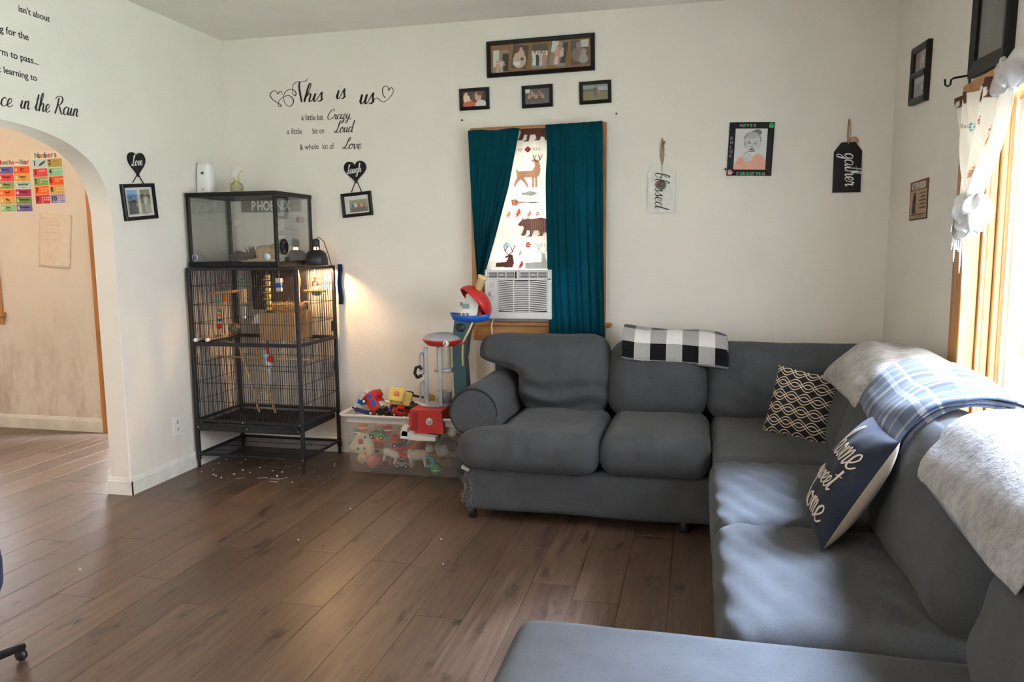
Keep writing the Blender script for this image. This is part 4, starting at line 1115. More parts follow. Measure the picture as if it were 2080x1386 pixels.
# white floor vent at the far edge
vb = thing('floor_vent', 'white baseboard heating vent at dining room wall', 'vent', (-2.42, YD, 0))
MB().prism([(0, 0), (.11, 0), (.10, .05), (.03, .135), (0, .14)], -.12, .18, 'yz').xf(Matrix.Scale(-1, 4, (0, 1, 0))).build('cover', plain('white_enamel', (.72, .71, .68), .4), vb)
MB().box(-.10, .155, -.1075, -.098, .055, .062).box(-.10, .155, -.102, -.085, .075, .082).box(-.10, .16, -.112, -.06, .02, .05).build('grille', plain('dark_red_grille', (.10, .02, .015), .6), vb)
# ------------------------------------------------------------------ back window dressing and air conditioner
M_TEAL = fabric('teal_cotton', (.002, .10, .14), 500, .3, .25, .85, .55, .05)
M_WILD = printmat('wildlife_cotton', .85, 'print', .36, .2)
WHITE = rgb(226, 220, 212)
BROWN, TAN, GREY, RED, ORANGE, TEALP = rgb(112, 70, 60), rgb(192, 158, 134), rgb(176, 172, 166), rgb(170, 56, 46), rgb(212, 110, 60), rgb(104, 170, 180)
def P(cv, pts, ox, oy, s, c, flip=1): cv.poly([(ox + x * s * flip, oy + y * s) for x, y in pts], c)
DEER = [(-.5,.62),(-.52,.74),(-.47,.74),(-.44,.66),(.1,.66),(.22,.85),(.18,1.0),(.08,1.04),(.1,1.1),(.26,1.12),(.36,1.0),(.4,.72),(.36,.5),(.28,.4),(.28,0),(.22,0),(.2,.36),(.18,.36),(.16,0),(.1,0),(.08,.4),(-.2,.4),(-.1,.2),(-.02,.02),(-.08,.0),(-.18,.18),(-.34,.34),(-.46,.22),(-.54,.06),(-.6,.06),(-.56,.26),(-.48,.42)]
BEAR = [(-.6,.52),(-.66,.44),(-.56,.38),(-.46,.4),(-.42,.3),(-.5,.1),(-.56,.02),(-.4,.0),(-.34,.06),(-.3,.22),(-.2,.2),(-.22,.02),(-.36,-.04),(-.14,-.04),(-.08,.2),(.1,.2),(.14,.04),(.04,-.02),(.24,-.02),(.3,.14),(.42,.08),(.44,-.02),(.6,0),(.62,.2),(.58,.5),(.48,.64),(.2,.7),(-.1,.66),(-.3,.68),(-.42,.64),(-.46,.7),(-.5,.62)]
FISH = [(-.5,.1),(-.46,0),(-.5,-.1),(-.36,-.04),(-.2,-.12),(.1,-.14),(.36,-.06),(.46,0),(.36,.08),(.2,.12),(.05,.2),(-.1,.14),(-.34,.05)]
OAK = [(-.4,-.5),(-.1,-.3),(-.3,-.1),(-.05,-.05),(-.2,.2),(.05,.15),(0,.4),(.2,.5),(.25,.2),(.4,.1),(.2,0),(.3,-.15),(.08,-.2),(0,-.4)]
def antlers(cv, x, y, s, c, fl=1):
    for q in ([(0, 0), (-.1, .12), (-.14, .3)], [(-.1, .12), (-.02, .28)], [(0, 0), (.12, .1), (.2, .3)], [(.12, .1), (.06, .28)]): cv.line([(x + a * s * fl, y + b * s) for a, b in q], .0045, c)
def ornament(cv, x, y, s, c):
    for dx, dy in ((0, 0), (1, 0), (-1, 0), (0, 1), (0, -1)): cv.rect(x + dx * s - s * .45, y + dy * s - s * .45, x + dx * s + s * .45, y + dy * s + s * .45, c)
    for dx, dy in ((1, 1), (-1, 1), (1, -1), (-1, -1)): cv.rect(x + dx * s * .8 - s * .25, y + dy * s * .8 - s * .25, x + dx * s * .8 + s * .25, y + dy * s * .8 + s * .25, c)
    cv.rect(x - s * .2, y - s * .2, x + s * .2, y + s * .2, WHITE)
def arrows(cv, x, y, n, dx, c):
    for k in range(n): cv.line([(x + k * dx, y + .009), (x + k * dx + dx * .45, y), (x + k * dx, y - .009)], .003, c)
def wildlife(w, h, nx, ny):
    cv = Canvas(w, h, nx, ny, WHITE)
    cx = w * .5
    P(cv, BEAR, cx + .03, h - .075, .17, BROWN)
    ornament(cv, cx + .0, h - .135, .013, RED); arrows(cv, cx - .075, h - .135, 3, .015, BROWN); arrows(cv, cx + .035, h - .135, 3, .015, BROWN)
    P(cv, DEER, cx + .01, h - .385, .165, TAN); antlers(cv, cx + .055, h - .22, .16, BROWN)
    P(cv, FISH, cx + .01, h - .425, .10, GREY)
    cv.line([(cx - .06, h - .48), (cx + .06, h - .485)], .005, BROWN); P(cv, [(-.5, .16), (-.46, -.2), (-.2, -.22), (0, 0), (-.2, .2)], cx - .055, h - .48, .10, rgb(206, 120, 100)); cv.line([(cx - .085, h - .46), (cx - .085, h - .50)], .006, rgb(120, 180, 160))
    P(cv, OAK, cx - .125, h - .56, .05, TAN); P(cv, OAK, cx - .065, h - .55, .058, ORANGE); P(cv, OAK, cx + .005, h - .56, .05, TAN); P(cv, OAK, cx + .12, h - .56, .05, rgb(120, 112, 92))
    for a in ((.055, .55), (.063, .56), (.05, .566)): cv.ell(cx + a[0], h - a[1], .004, .005, RED)
    P(cv, BEAR, cx + .045, h - .705, .17, rgb(140, 106, 96)); 
    for k in range(9): cv.line([(cx + .02 + k * .013, h - .70), (cx + .02 + k * .013, h - .60)], .0022, rgb(176, 150, 138))
    for xo, c0 in ((-.135, TEALP), (0., RED), (.135, TEALP)): ornament(cv, cx + xo, h - .765, .012, c0)
    arrows(cv, cx - .105, h - .765, 5, .015, GREY); arrows(cv, cx + .035, h - .765, 5, .015, GREY)
    P(cv, [(-.8, -.1), (-.8, .1), (-.3, .16), (-.2, .4), (-.32, .36), (-.34, .46), (-.1, .56), (0, .5), (.06, .1), (.0, -.12)], cx - .10, h - .90, .13, BROWN); antlers(cv, cx - .125, h - .83, .2, BROWN)
    P(cv, OAK, cx - .055, h - .82, .04, GREY); P(cv, OAK, cx - .05, h - .90, .055, RED)
    P(cv, [(-.5, -.1), (-.5, .16), (.16, .2), (.18, .5), (.1, .56), (.36, .56), (.3, .48), (.42, .1), (.4, -.1)], cx + .055, h - .91, .15, GREY); antlers(cv, cx + .085, h - .825, .22, GREY)
    for _x, _y, s_ in ((-.14, .30, .04), (-.14, .36, .04), (.14, .36, .05)): P(cv, OAK, cx + _x, h - _y, s_, RED if s_ < .05 else ORANGE)
    return cv
pc = wildlife(.57, .93, 180, 300)
def wild_pos(u, v):
    x = 1.755 + u * .57; z = 1.215 + v * .835
    d = .006 * math.sin(u * 21 + .6 * math.sin(v * 5)) + .003 * math.sin(u * 47 + v * 3)
    if v < .06: d -= .02 * (1 - v / .06) * (.5 + .5 * math.sin(u * 9))
    return (x, -.030 + d, z)
wc = sheet('printed_curtain', wild_pos, 179, 299, M_WILD, None, .0008, pc.a)
props(wc, 'white curtain with deer, bear and leaf print between the teal curtains', 'curtain')
# teal panels
def teal_left(u, v):          # v: 0 bottom, 1 top ; gathered to the lower left
    k = (1 - v)
    xl = 1.682 + .055 * k ** 1.3; xr = 2.000 - .145 * k ** 1.6 - .10 * k ** .9 + .0 * k
    xr = max(xr, xl + .03)
    z = 2.047 - k * (.95 - .02 * u) + .004 * math.sin(u * 9) * v
    fold = (.010 + .020 * k) * math.sin(u * (20 + 4 * k) + 1.2 * math.sin(v * 4)) + .006 * math.sin(u * 51 + v * 9)
    # the free edge folds back on itself
    hem = .022 * math.exp(-((u - .86) / .08) ** 2) * (.4 + k)
    x = xl + (xr - xl) * u
    return (x, -.070 - abs(fold) * .7 - hem - .01 * k, z)
o = sheet('teal_curtain', teal_left, 110, 120, M_TEAL, None, .001); props(o, 'teal curtain panel drawn aside at the left of the window', 'curtain', 'teal window curtains')
def teal_right(u, v):
    k = 1 - v
    xl = 2.150 + .028 * k; xr = 2.492 + .020 * k
    xl += .012 * math.exp(-((v - .9) / .1) ** 2)
    z = 2.060 - k * 1.285 + (.02 * math.sin(u * 3.1) * k) + .006 * u * v
    amp = .008 + .013 * k
    fold = amp * math.sin(u * 25 + 1.5 * math.sin(v * 3.)) + .005 * math.sin(u * 58 + v * 4)
    x = xl + (xr - xl) * u
    return (x, -.075 - abs(fold) - .012 * math.exp(-((u - .97) / .05) ** 2), z)
o = sheet('teal_curtain', teal_right, 120, 130, M_TEAL, None, .001); props(o, 'teal curtain panel hanging straight at the right of the window', 'curtain', 'teal window curtains')

# air conditioner
M_ACW = plain('white_ac_plastic', (.72, .72, .70), .4, var=.04, scale=6)
M_ACD = plain('grille_shadow', (.05, .048, .045), .8)
ac = thing('air_conditioner', 'white window air conditioner below the printed curtain', 'air conditioner', (1.990, 0, .905))
MB().rbox(-.195, .195, -.09, .14, .015, .300, .006).build('body', M_ACW, ac)
# front panel made of a frame around the grille openings
X0, X1, Z0, Z1, YA, YB = -.206, .206, .012, .310, -.112, -.09
fp = MB()
fp.rbox(X0, X1, YA, YB, Z0, .055, .005).rbox(X0, X1, YA, YB, .248, .258, .002).rbox(X0, X1, YA, YB, .298, Z1, .004)
fp.rbox(X0, X0 + .018, YA, YB, .05, .302, .004).rbox(X1 - .026, X1, YA, YB, .05, .302, .004).rbox(-.008, .008, YA, YB, .255, .30, .003)
fp.rbox(X0 + .016, -.128, YA + .002, YB, .05, .25, .003)
fp.build('front_panel', M_ACW, ac)
MB().box(-.19, .19, -.091, -.0895, .05, .30).build('grille_backing', M_ACD, ac)
mb = MB(); nsl = 17
for k in range(nsl):
    z = .064 + k * (.176 / (nsl - 1)); pts = []
    for j in range(13):
        x = -.126 + .304 * j / 12; s_ = (x - .026) / .152
        zz = z + .010 * (s_ * s_ - .4)
        pts.append((x, zz))
    V = []; F = []
    for (x, zz) in pts: V += [(x, -.110, zz - .0028), (x, -.110, zz + .0028), (x, -.098, zz + .0045), (x, -.098, zz - .001)]
    for j in range(12):
        a = j * 4
        for q in range(4): F.append((a + q, a + (q + 1) % 4, a + 4 + (q + 1) % 4, a + 4 + q))
    mb.add(V, F)
for x in (-.128, -.030, .066, .176): mb.box(x, x + .006, -.1095, -.095, .05, .25)
mb.build('intake_grille', M_ACW, ac)
for x0 in (-.184, .012):
    vt = MB().rbox(x0, x0 + .168, -.1135, -.110, .258, .262, .001).rbox(x0, x0 + .168, -.1135, -.110, .296, .300, .001).rbox(x0, x0 + .004, -.1135, -.11, .26, .298, .001).rbox(x0 + .164, x0 + .168, -.1135, -.11, .26, .298, .001)
    for k in range(5): vt.box(x0 + .004, x0 + .164, -.110, -.100, .2655 + k * .007, .2680 + k * .007)
    for x in (.056, .108): vt.box(x0 + x, x0 + x + .004, -.111, -.098, .26, .298)
    v_ = vt.build('air_vent', M_ACW, ac)
    MB().rbox(x0 + .07, x0 + .095, -.115, -.108, .276, .284, .002).build('vent_tab', M_ACW, v_)
MB().lathe([(0, -.128), (.012, -.127), (.014, -.112), (.014, -.108)], 16, (-.162, 0, .165), 'y').build('control_knob', M_ACW, ac)
MB().box(-.180, -.145, -.1108, -.1098, .20, .235).build('label_plate', plain('ac_label', (.60, .60, .58), .5), ac)
MB().tube([(-.165, -.06, .02), (-.170, -.10, -.03), (-.168, -.09, -.10), (-.170, -.07, -.20), (-.172, -.06, -.4), (-.19, -.05, -.62)], .0042, 6).build('power_cord', M_ACW, ac)
# foam packed under the unit
fo = thing('insulation_roll', 'pale rolled insulation stuffed under the air conditioner', 'insulation', (1.985, -.005, .895))
softbox(.36, .05, .022, .01, (24, 6, 6), (0, .1, .1), None, .004, 25, 3.).build('roll', fabric('grey_foam', (.34, .32, .30), 200, .6), fo, (0, -.03, .011))
# ------------------------------------------------------------------ throws and cushions on the sofa
def uvstripe(name, u_stops, v_stops, ku, kv, mode='avg', fluff=.3, grain=900):
    if name in MATS: return MATS[name]
    m, nt, bs = newmat(name)
    tc = nd(nt, 'ShaderNodeTexCoord'); sp = nd(nt, 'ShaderNodeSeparateXYZ'); nt.links.new(tc.outputs['UV'], sp.inputs[0])
    def band(src, k, stops):
        fr = mathn(nt, 'FRACT', mathn(nt, 'MULTIPLY', src, k))
        r = nt.nodes.new('ShaderNodeValToRGB'); r.color_ramp.interpolation = 'CONSTANT'
        e = r.color_ramp.elements
        while len(e) < len(stops): e.new(.5)
        for el, (p, c_) in zip(e, stops): el.position = p; el.color = (*c_, 1)
        nt.links.new(fr, r.inputs['Fac']); return r.outputs['Color']
    a, b = band(sp.outputs['X'], ku, u_stops), band(sp.outputs['Y'], kv, v_stops)
    c = mix(nt, .5, a, b)
    nz = noisen(nt, objcoord(nt), grain, 2)
    c = mix(nt, .35, c, ramp(nt, nz, [(.3, (.0, .0, .0)), (.7, (1, 1, 1))]), 'SOFT_LIGHT')
    nt.links.new(c, bs.inputs['Base Color']); bs.inputs['Roughness'].default_value = .95
    bs.inputs['Specular IOR Level'].default_value = .1; bs.inputs['Sheen Weight'].default_value = .2
    bumpn(nt, bs, nz, fluff, .003); MATS[name] = m; return m
def drape(name, prof, w0, w1, place, thick, layers, mat, parent, ns=36, amp=.004, seed=0., shrink=.97, uvoff=0.):
    """folded cloth lying along a profile [(a,z)]; its width runs from w0 to w1; place(a, w, z) -> xyz"""
    pts = catmull(prof, 8)
    cum = [0]
    for a, b in zip(pts[:-1], pts[1:]): cum.append(cum[-1] + (b - a).length)
    def smp(d):
        d = max(0, min(cum[-1], d))
        for i in range(len(cum) - 1):
            if d <= cum[i + 1] or i == len(cum) - 2:
                f = (d - cum[i]) / max(1e-6, cum[i + 1] - cum[i]); p = pts[i].lerp(pts[i + 1], f); t = (pts[i + 1] - pts[i]).normalized(); return p, Vector((-t.y, t.x))
    t1 = thick / layers; n_ring = 44
    for k in range(layers):
        V = []; F = []; UV = []
        Lk = cum[-1] * (shrink ** k); d0 = (cum[-1] - Lk) * .4
        wl, wh = w0 + .006 * k * math.sin(k * 2 + seed), w1 - .008 * k * abs(math.cos(k * 3 + seed))
        for i in range(ns + 1):
            s_ = i / ns; p, nrm = smp(d0 + Lk * s_)
            e = min(s_, 1 - s_) * ns / 3.; sq = math.sqrt(max(.02, 1 - (1 - min(1, e)) ** 2))
            for j in range(n_ring):
                an = 2 * PI * j / n_ring
                cw, sw = math.cos(an), math.sin(an)
                cw = math.copysign(abs(cw) ** .30, cw); sw = math.copysign(abs(sw) ** .55, sw)
                wv = (wl + wh) / 2 + cw * (wh - wl) / 2
                off = t1 * (k + .5) + sw * t1 * .48 * sq
                nz_ = mnoise.noise(Vector((s_ * 5 + seed, wv * 9, k * 3 + seed))) * amp
                q = p + nrm * (off + nz_ * (1 + k * .3))
                V.append(place(q.x, wv, q.y)); UV.append(((d0 + Lk * s_) + uvoff, wv))
        for i in range(ns):
            for j in range(n_ring):
                j2 = (j + 1) % n_ring; F.append((i * n_ring + j, i * n_ring + j2, (i + 1) * n_ring + j2, (i + 1) * n_ring + j))
        F.append(tuple(range(n_ring))); F.append(tuple(ns * n_ring + j for j in range(n_ring)))
        mb = MB(); mb.add(V, F, True); mb.build('folded_layer', mat, parent, uv=UV)
def fluffy(name, c0, c1, scale, dist, amount=.8):
    if name in MATS: return MATS[name]
    m, nt, bs = newmat(name)
    v = objcoord(nt); n = noisen(nt, v, scale, 5, .7); n2 = noisen(nt, v, scale * .22, 3)
    c = ramp(nt, mathn(nt, 'ADD', mathn(nt, 'MULTIPLY', n, .5), mathn(nt, 'MULTIPLY', n2, .5)), [(.36, c0), (.62, c1)])
    nt.links.new(c, bs.inputs['Base Color']); bs.inputs['Roughness'].default_value = 1.
    bs.inputs['Sheen Weight'].default_value = .3; bs.inputs['Specular IOR Level'].default_value = .1
    bumpn(nt, bs, n, amount, dist); MATS[name] = m; return m
# buffalo check on the back cushions
M_CHECK = uvstripe('black_white_buffalo_check', [(0, (.006, .006, .007)), (.5, (.66, .64, .61))], [(0, (.006, .006, .007)), (.5, (.66, .64, .61))], 1 / .14, 1 / .165, grain=600)
bc = thing('folded_blanket', 'black and white buffalo check blanket on top of the sofa back', 'blanket', (0, 0, 0))
# local: width along x, profile in (-y, z)
drape('b', [(-.545, .755), (-.535, .81), (-.50, .862), (-.44, .878), (-.38, .872), (-.33, .85)], 2.668, 3.205,
      lambda a, w, z: (w, a + .02 * (w - 2.9), z - .075 * (w - 2.67) + .006 * math.sin(w * 13)), .046, 3, M_CHECK, bc, 30, .009, 1.3, .97, -.012)
# cream knit throw in the corner
M_KNIT = fluffy('cream_knit', (.26, .23, .195), (.48, .45, .42), 60, .012, 1.)
kt = thing('folded_blanket', 'thick cream knitted throw folded over the corner of the sofa back', 'blanket')
drape('k', [(3.665, .70), (3.695, .765), (3.76, .815), (3.84, .832), (3.93, .82), (4.0, .785)], -1.60, -.93,
      lambda a, w, z: (a - .03 * (w + 1.25), w + .16 * (a - 3.8), z + .02 * math.sin((w + 1.62) * 4)), .075, 3, M_KNIT, kt, 34, .012, 5., .96)
# navy plaid throw
N0, N1, N2, N3 = (.02, .03, .065), (.075, .105, .18), (.36, .37, .39), (.008, .009, .016)
M_PLAID = uvstripe('navy_plaid', [(0, N1), (.30, N3), (.36, N0), (.52, N2), (.60, N1), (.72, N2), (.76, N0)], [(0, N1), (.22, N2), (.28, N1), (.46, N3), (.62, N2), (.74, N0), (.86, N1), (.94, N2)], 1 / .23, 1 / .25, grain=700)
pt = thing('folded_blanket', 'navy and white plaid throw draped over the right sofa back', 'blanket')
drape('p', [(3.635, .745), (3.655, .80), (3.725, .866), (3.81, .888), (3.92, .876), (4.01, .835)], -2.27, -1.56,
      lambda a, w, z: (a + .06 * (w + 1.95), w + .10 * (a - 3.8), z + .008 * math.sin(w * 14)), .040, 3, M_PLAID, pt, 36, .007, 8., .975)
# grey and white plush throw, nearest
M_PLUSH = fluffy('grey_white_plush', (.20, .185, .175), (.44, .43, .43), 42, .012, .9)
ps = thing('folded_blanket', 'mottled white plush throw on the sofa back nearest the camera', 'blanket')
drape('s', [(3.635, .715), (3.655, .765), (3.715, .835), (3.79, .868), (3.90, .868), (4.0, .82)], -3.15, -2.36,
      lambda a, w, z: (a + .03 * (w + 2.8), w + .12 * (a - 3.8), z + .012 * math.sin(w * 9)), .05, 2, M_PLUSH, ps, 36, .010, 11., .97)

# ---- pillows: two curved covers meeting at a seam
def pillow(name, label, w, h, t, loc, M3, mfront, mback, nn=30, group=None, seed=0.):
    o = thing(name, label, 'pillow'); M4 = M3.to_4x4(); M4.translation = loc; o.matrix_world = M4
    def surf(u, v, s_):
        # outline pinched between corners
        x = u * w / 2 * (1 - .05 * (1 - v * v)); z = v * h / 2 * (1 - .05 * (1 - u * u))
        d = (max(0, 1 - abs(u) ** 2.4) * max(0, 1 - abs(v) ** 2.4)) ** .5 * t / 2
        d += mnoise.noise(Vector((u * 3 + seed, v * 3, s_))) * .006 * (1 - u * u) * (1 - v * v)
        return Vector((x, s_ * d, z))
    for s_, mt, nm in ((-1, mfront, 'front_cover'), (1, mback, 'back_cover')):
        mb = MB(); W = nn + 1
        V = [surf(-1 + 2 * i / nn, -1 + 2 * j / nn, s_) for j in range(W) for i in range(W)]
        F = [(j * W + i, j * W + i + 1, (j + 1) * W + i + 1, (j + 1) * W + i) for j in range(nn) for i in range(nn)]
        uv = [((-1 + 2 * i / nn) * w / 2, (-1 + 2 * j / nn) * h / 2) for j in range(W) for i in range(W)]
        mb.add(V, F, True); mb.build(nm, mt, o, uv=uv)
    return o, surf
def mk_ogee():
    m, nt, bs = newmat('black_ogee_print')
    tc = nd(nt, 'ShaderNodeTexCoord'); sp = nd(nt, 'ShaderNodeSeparateXYZ'); nt.links.new(tc.outputs['UV'], sp.inputs[0])
    def fam(sign, ph):
        s_ = mathn(nt, 'SINE', mathn(nt, 'MULTIPLY', sp.outputs['X'], 2 * PI / .125))
        y = mathn(nt, 'ADD', mathn(nt, 'MULTIPLY', sp.outputs['Y'], 1 / .062), mathn(nt, 'MULTIPLY', s_, sign * .30))
        fr = mathn(nt, 'FRACT', mathn(nt, 'ADD', y, ph))
        return mathn(nt, 'LESS_THAN', mathn(nt, 'ABSOLUTE', mathn(nt, 'SUBTRACT', fr, .5)), .04)
    l = fam(1, 0)
    for sg, ph in ((-1, 0.), (1, .24), (-1, .24)): l = mathn(nt, 'MAXIMUM', l, fam(sg, ph))
    c = mix(nt, l, (.010, .010, .012), (.62, .50, .38))
    nt.links.new(c, bs.inputs['Base Color']); bs.inputs['Roughness'].default_value = .9
    bumpn(nt, bs, noisen(nt, objcoord(nt), 600, 2), .2, .001); return m
M_CREAMCLOTH = fabric('cream_linen', (.46, .37, .28), 600, .4, .2)
def basis3(xa, za):
    xa = Vector(xa).normalized(); za = Vector(za); za = (za - xa * za.dot(xa)).normalized(); ya = za.cross(xa)
    return Matrix((xa, ya, za)).transposed()
pillow('throw_pillow', 'black throw pillow with cream wavy line pattern in the sofa corner', .30, .32, .12, Vector((3.515, -.925, .615)),
       basis3((.86, -.50, -.10), (.20, .22, .95)), mk_ogee(), M_CREAMCLOTH, seed=2.)
M_DENIM = fabric('dark_denim', (.016, .021, .034), 450, .5, .5)
hp, hsurf = pillow('throw_pillow', 'dark denim pillow lettered home sweet home on the right sofa seat', .34, .375, .13, Vector((3.485, -2.225, .650)),
       basis3((0, -1, 0), (.50, 0, .86)), M_DENIM, M_CREAMCLOTH, 34, seed=6.)
M_CREAMINK = plain('cream_lettering', (.60, .50, .42), .8)
def on_pillow(strokes, thin, thick, name, ox, oz):
    mb = strokes_mesh(strokes, thin, thick, .0012)
    nv = []
    for x, y, z in mb.v:
        X, Z = x + ox, z + oz
        u, v = max(-1, min(1, X / .17)), max(-1, min(1, Z / .1875)); p = hsurf(u, v, -1)
        nv.append((p.x, p.y - .0012 + y, p.z))
    mb.v = nv; mb.build(name, M_CREAMINK, hp)
for txt, wd, sz, ox, oz in (('home', .225, .12, -.095, .045), ('sweet', .185, .085, -.085, -.045), ('home', .215, .115, -.09, -.140)):
    st, w0 = script_strokes(txt, sz, .2, 1.); st, _ = script_strokes(txt, sz, .2, wd / w0)
    on_pillow(st, .0045, .0085, 'lettering', ox, oz)

# ------------------------------------------------------------------ knotted print curtain at the right window
cvr = Canvas(.62, .52, 130, 110, WHITE)
P(cvr, BEAR, .05, .47, .14, BROWN); P(cvr, BEAR, .36, .45, .17, BROWN)
for x, c0 in ((.08, BROWN), (.20, TEALP), (.33, RED), (.5, TEALP)): ornament(cvr, x, .37, .014, c0)
arrows(cvr, .11, .37, 4, .015, BROWN); arrows(cvr, .24, .37, 4, .015, BROWN)
P(cvr, DEER, .05, .13, .15, BROWN); antlers(cvr, .09, .29, .14, BROWN)
for x, y, c0 in ((.42, .33, RED), (.43, .24, RED), (.25, .28, GREY), (.26, .19, RED), (.34, .14, TAN), (.5, .26, ORANGE), (.2, .06, RED), (.45, .08, RED), (.36, .05, BROWN)): P(cvr, OAK, x, y, .06, c0)
rc = thing('tied_curtain', 'white wildlife print curtain knotted at the side of right window', 'curtain', (0, 0, 0))
def tied(u, v):
    # gathers from the wide top to the knot
    k = 1 - v
    yt = -1.285 - u * .60; yk = -1.590 - (u - .5) * .08
    f = k ** 1.25
    y = yt * (1 - f) + yk * f
    zt = 1.895 + .010 * math.sin(u * 14); z = zt * v + 1.500 * k - .035 * math.sin(u * PI) * (1 - k) * k * 4 * .6
    fold = (.010 + .022 * k) * math.sin(u * 19 + 2 * k) + .008 * math.sin(u * 43 + 5 * v)
    return (3.985 + fold * .8 - .02 * k, y, z)
o = sheet('panel', tied, 129, 109, M_WILD, rc, .0012, cvr.a)
# the knot: overlapping wraps and a bunched tail
M_WHITECLOTH = fabric('white_cotton', (.68, .66, .64), 500, .4, .12, .9, .25)
def knotfn(p):
    q = p.copy(); a = math.atan2(p.y, p.x)
    q += p.normalized() * (.010 * math.sin(a * 5 + p.z * 55) + .005 * math.sin(a * 9 - p.z * 30)); return q
softbox(.09, .135, .105, .045, (22, 26, 20), (.1, .1, .1), knotfn, .008, 18, 2.).build('knot', M_WHITECLOTH, rc, (3.968, -1.600, 1.462), (.35, 0, .1))
softbox(.07, .12, .07, .035, (16, 22, 14), (.1, .1, .1), knotfn, .01, 22, 5.).build('knot', M_WHITECLOTH, rc, (3.962, -1.605, 1.415), (-.5, .1, 0))
mb = softbox(.055, .06, .085, .02, (12, 12, 14), (.1, .1, .1), None, .014, 30, 7.); mb.build('bunched_tail', fabric('grey_brown_hem', (.30, .25, .22), 300, .6), rc, (3.962, -1.515, 1.405))
mb = MB(); rr = random.Random(2)
for k in range(26):
    y0 = -1.505 + rr.gauss(0, .02); z0 = 1.44 - rr.random() * .05; L = .04 + rr.random() * .05; dx = rr.gauss(0, .02)
    mb.tube([(3.96, y0, z0), (3.952, y0 + .02 * rr.random() + dx * .3, z0 - L * .5), (3.955, y0 + dx + .012, z0 - L)], .0016, 4, False)
mb.build('fringe', M_WHITECLOTH, rc, kind='stuff')
for k, (y0, dy, L) in enumerate(((-1.485, .03, .12), (-1.52, -.03, .16), (-1.545, -.055, .22))):
    pts = [(3.955, y0 + dy * math.sin(j / 6 * 2) * .6, 1.40 - L * j / 6) for j in range(7)]
    MB().tube(pts, [.004, .0045, .004, .0035, .003, .0025, .0012], 6).build('loose_strip', M_WHITECLOTH, rc)
bun = softbox(.06, .20, .085, .035, (20, 34, 20), (.1, .1, .1), knotfn, .006, 14, 9.).build('bunched_heading', M_WHITECLOTH, rc, (3.972, -1.845, 1.872), (-.25, 0, 0))
dk = sheet('dark_curtain', lambda u, v: (4.012 + .012 * math.sin(u * 22), -1.88 - u * .6 - .02 * v * 0 + (1 - v) * (.0 - .10 * (1 - u)), 1.47 + v * .40 + .06 * u * (1 - v)), 60, 40, fabric('dark_plum_velvet', (.018, .006, .014), 500, .3), None, .002)
props(dk, 'dark plum curtain bunched behind the knotted print curtain', 'curtain')
# ------------------------------------------------------------------ bird cage
M_IRON = plain('dark_grey_powder_coat', (.022, .022, .025), .5, .2, .35, 60, .3, .35)
CX0, CX1, CY0, CY1 = .022, .762, -.535, -.034
CT, CM, CG = 1.245, .782, .292
cage = thing('bird_cage', 'tall dark metal wire bird cage on legs in the corner', 'bird cage', (CX0, CY0, 0))
def cg(mb, name, mat=M_IRON, kind=None, parent=cage, label=None):
    mb.xf(Matrix.Translation((-CX0, -CY0, 0))); return mb.build(name, mat, parent, kind=kind, label=label)
pw_ = .022
for x in (CX0, CX1 - pw_):
    for y in (CY0, CY1 - pw_):
        cg(MB().rbox(x, x + pw_, y, y + pw_, .05, CT, .003).lathe([(0, 0), (.008, 0), (.010, .05), (0, .05)], 10, (x + pw_ / 2, y + pw_ / 2, 0)), 'post')
def rails(z0, z1, name, sides='fblr', t=.016):
    if 'f' in sides: cg(MB().rbox(CX0 + pw_, CX1 - pw_, CY0 + .003, CY0 + .003 + t, z0, z1, .002), name)
    if 'b' in sides: cg(MB().rbox(CX0 + pw_, CX1 - pw_, CY1 - .003 - t, CY1 - .003, z0, z1, .002), name)
    if 'l' in sides: cg(MB().rbox(CX0 + .003, CX0 + .003 + t, CY0 + pw_, CY1 - pw_, z0, z1, .002), name)
    if 'r' in sides: cg(MB().rbox(CX1 - .003 - t, CX1 - .003, CY0 + pw_, CY1 - pw_, z0, z1, .002), name)
rails(CT - .018, CT, 'top_rail'); rails(CM - .014, CM + .008, 'middle_rail'); rails(CG, CG + .018, 'lower_rail'); rails(.078, .094, 'shelf_rail')
def bars(axis, fixed, a0, a1, z0, z1, sp=.0152, r=.0012, cross=(.115,)):
    mb = MB(); n = int((a1 - a0) / sp)
    def P3(a, z): return (a, fixed, z) if axis == 'x' else (fixed, a, z)
    for k in range(1, n):
        a = a0 + (a1 - a0) * k / n; p = P3(a, 0)
        mb.box(p[0] - r, p[0] + r, p[1] - r, p[1] + r, z0, z1)
    z = z0 + cross[0]
    while z < z1 - .03:
        p, q = P3(a0, z), P3(a1, z)
        mb.box(min(p[0], q[0]) - r * 1.2, max(p[0], q[0]) + r * 1.2, min(p[1], q[1]) - r * 1.2, max(p[1], q[1]) + r * 1.2, z - r * 1.2, z + r * 1.2); z += cross[0]
    return mb
for z0, z1 in ((CM + .006, CT - .016), (CG + .016, CM - .012)):
    for ax, fx, a0, a1 in (('x', CY0 + .011, CX0 + pw_, CX1 - pw_), ('x', CY1 - .011, CX0 + pw_, CX1 - pw_), ('y', CX0 + .011, CY0 + pw_, CY1 - pw_), ('y', CX1 - .011, CY0 + pw_, CY1 - pw_)):
        cg(bars(ax, fx, a0, a1, z0, z1), 'wire_panel', kind='stuff')
mb = MB()
for k in range(1, 48):
    x = CX0 + pw_ + (CX1 - CX0 - 2 * pw_) * k / 48; mb.box(x - .0012, x + .0012, CY0 + .01, CY1 - .01, CT - .012, CT - .0096)
cg(mb, 'wire_roof', kind='stuff')
mb = MB()
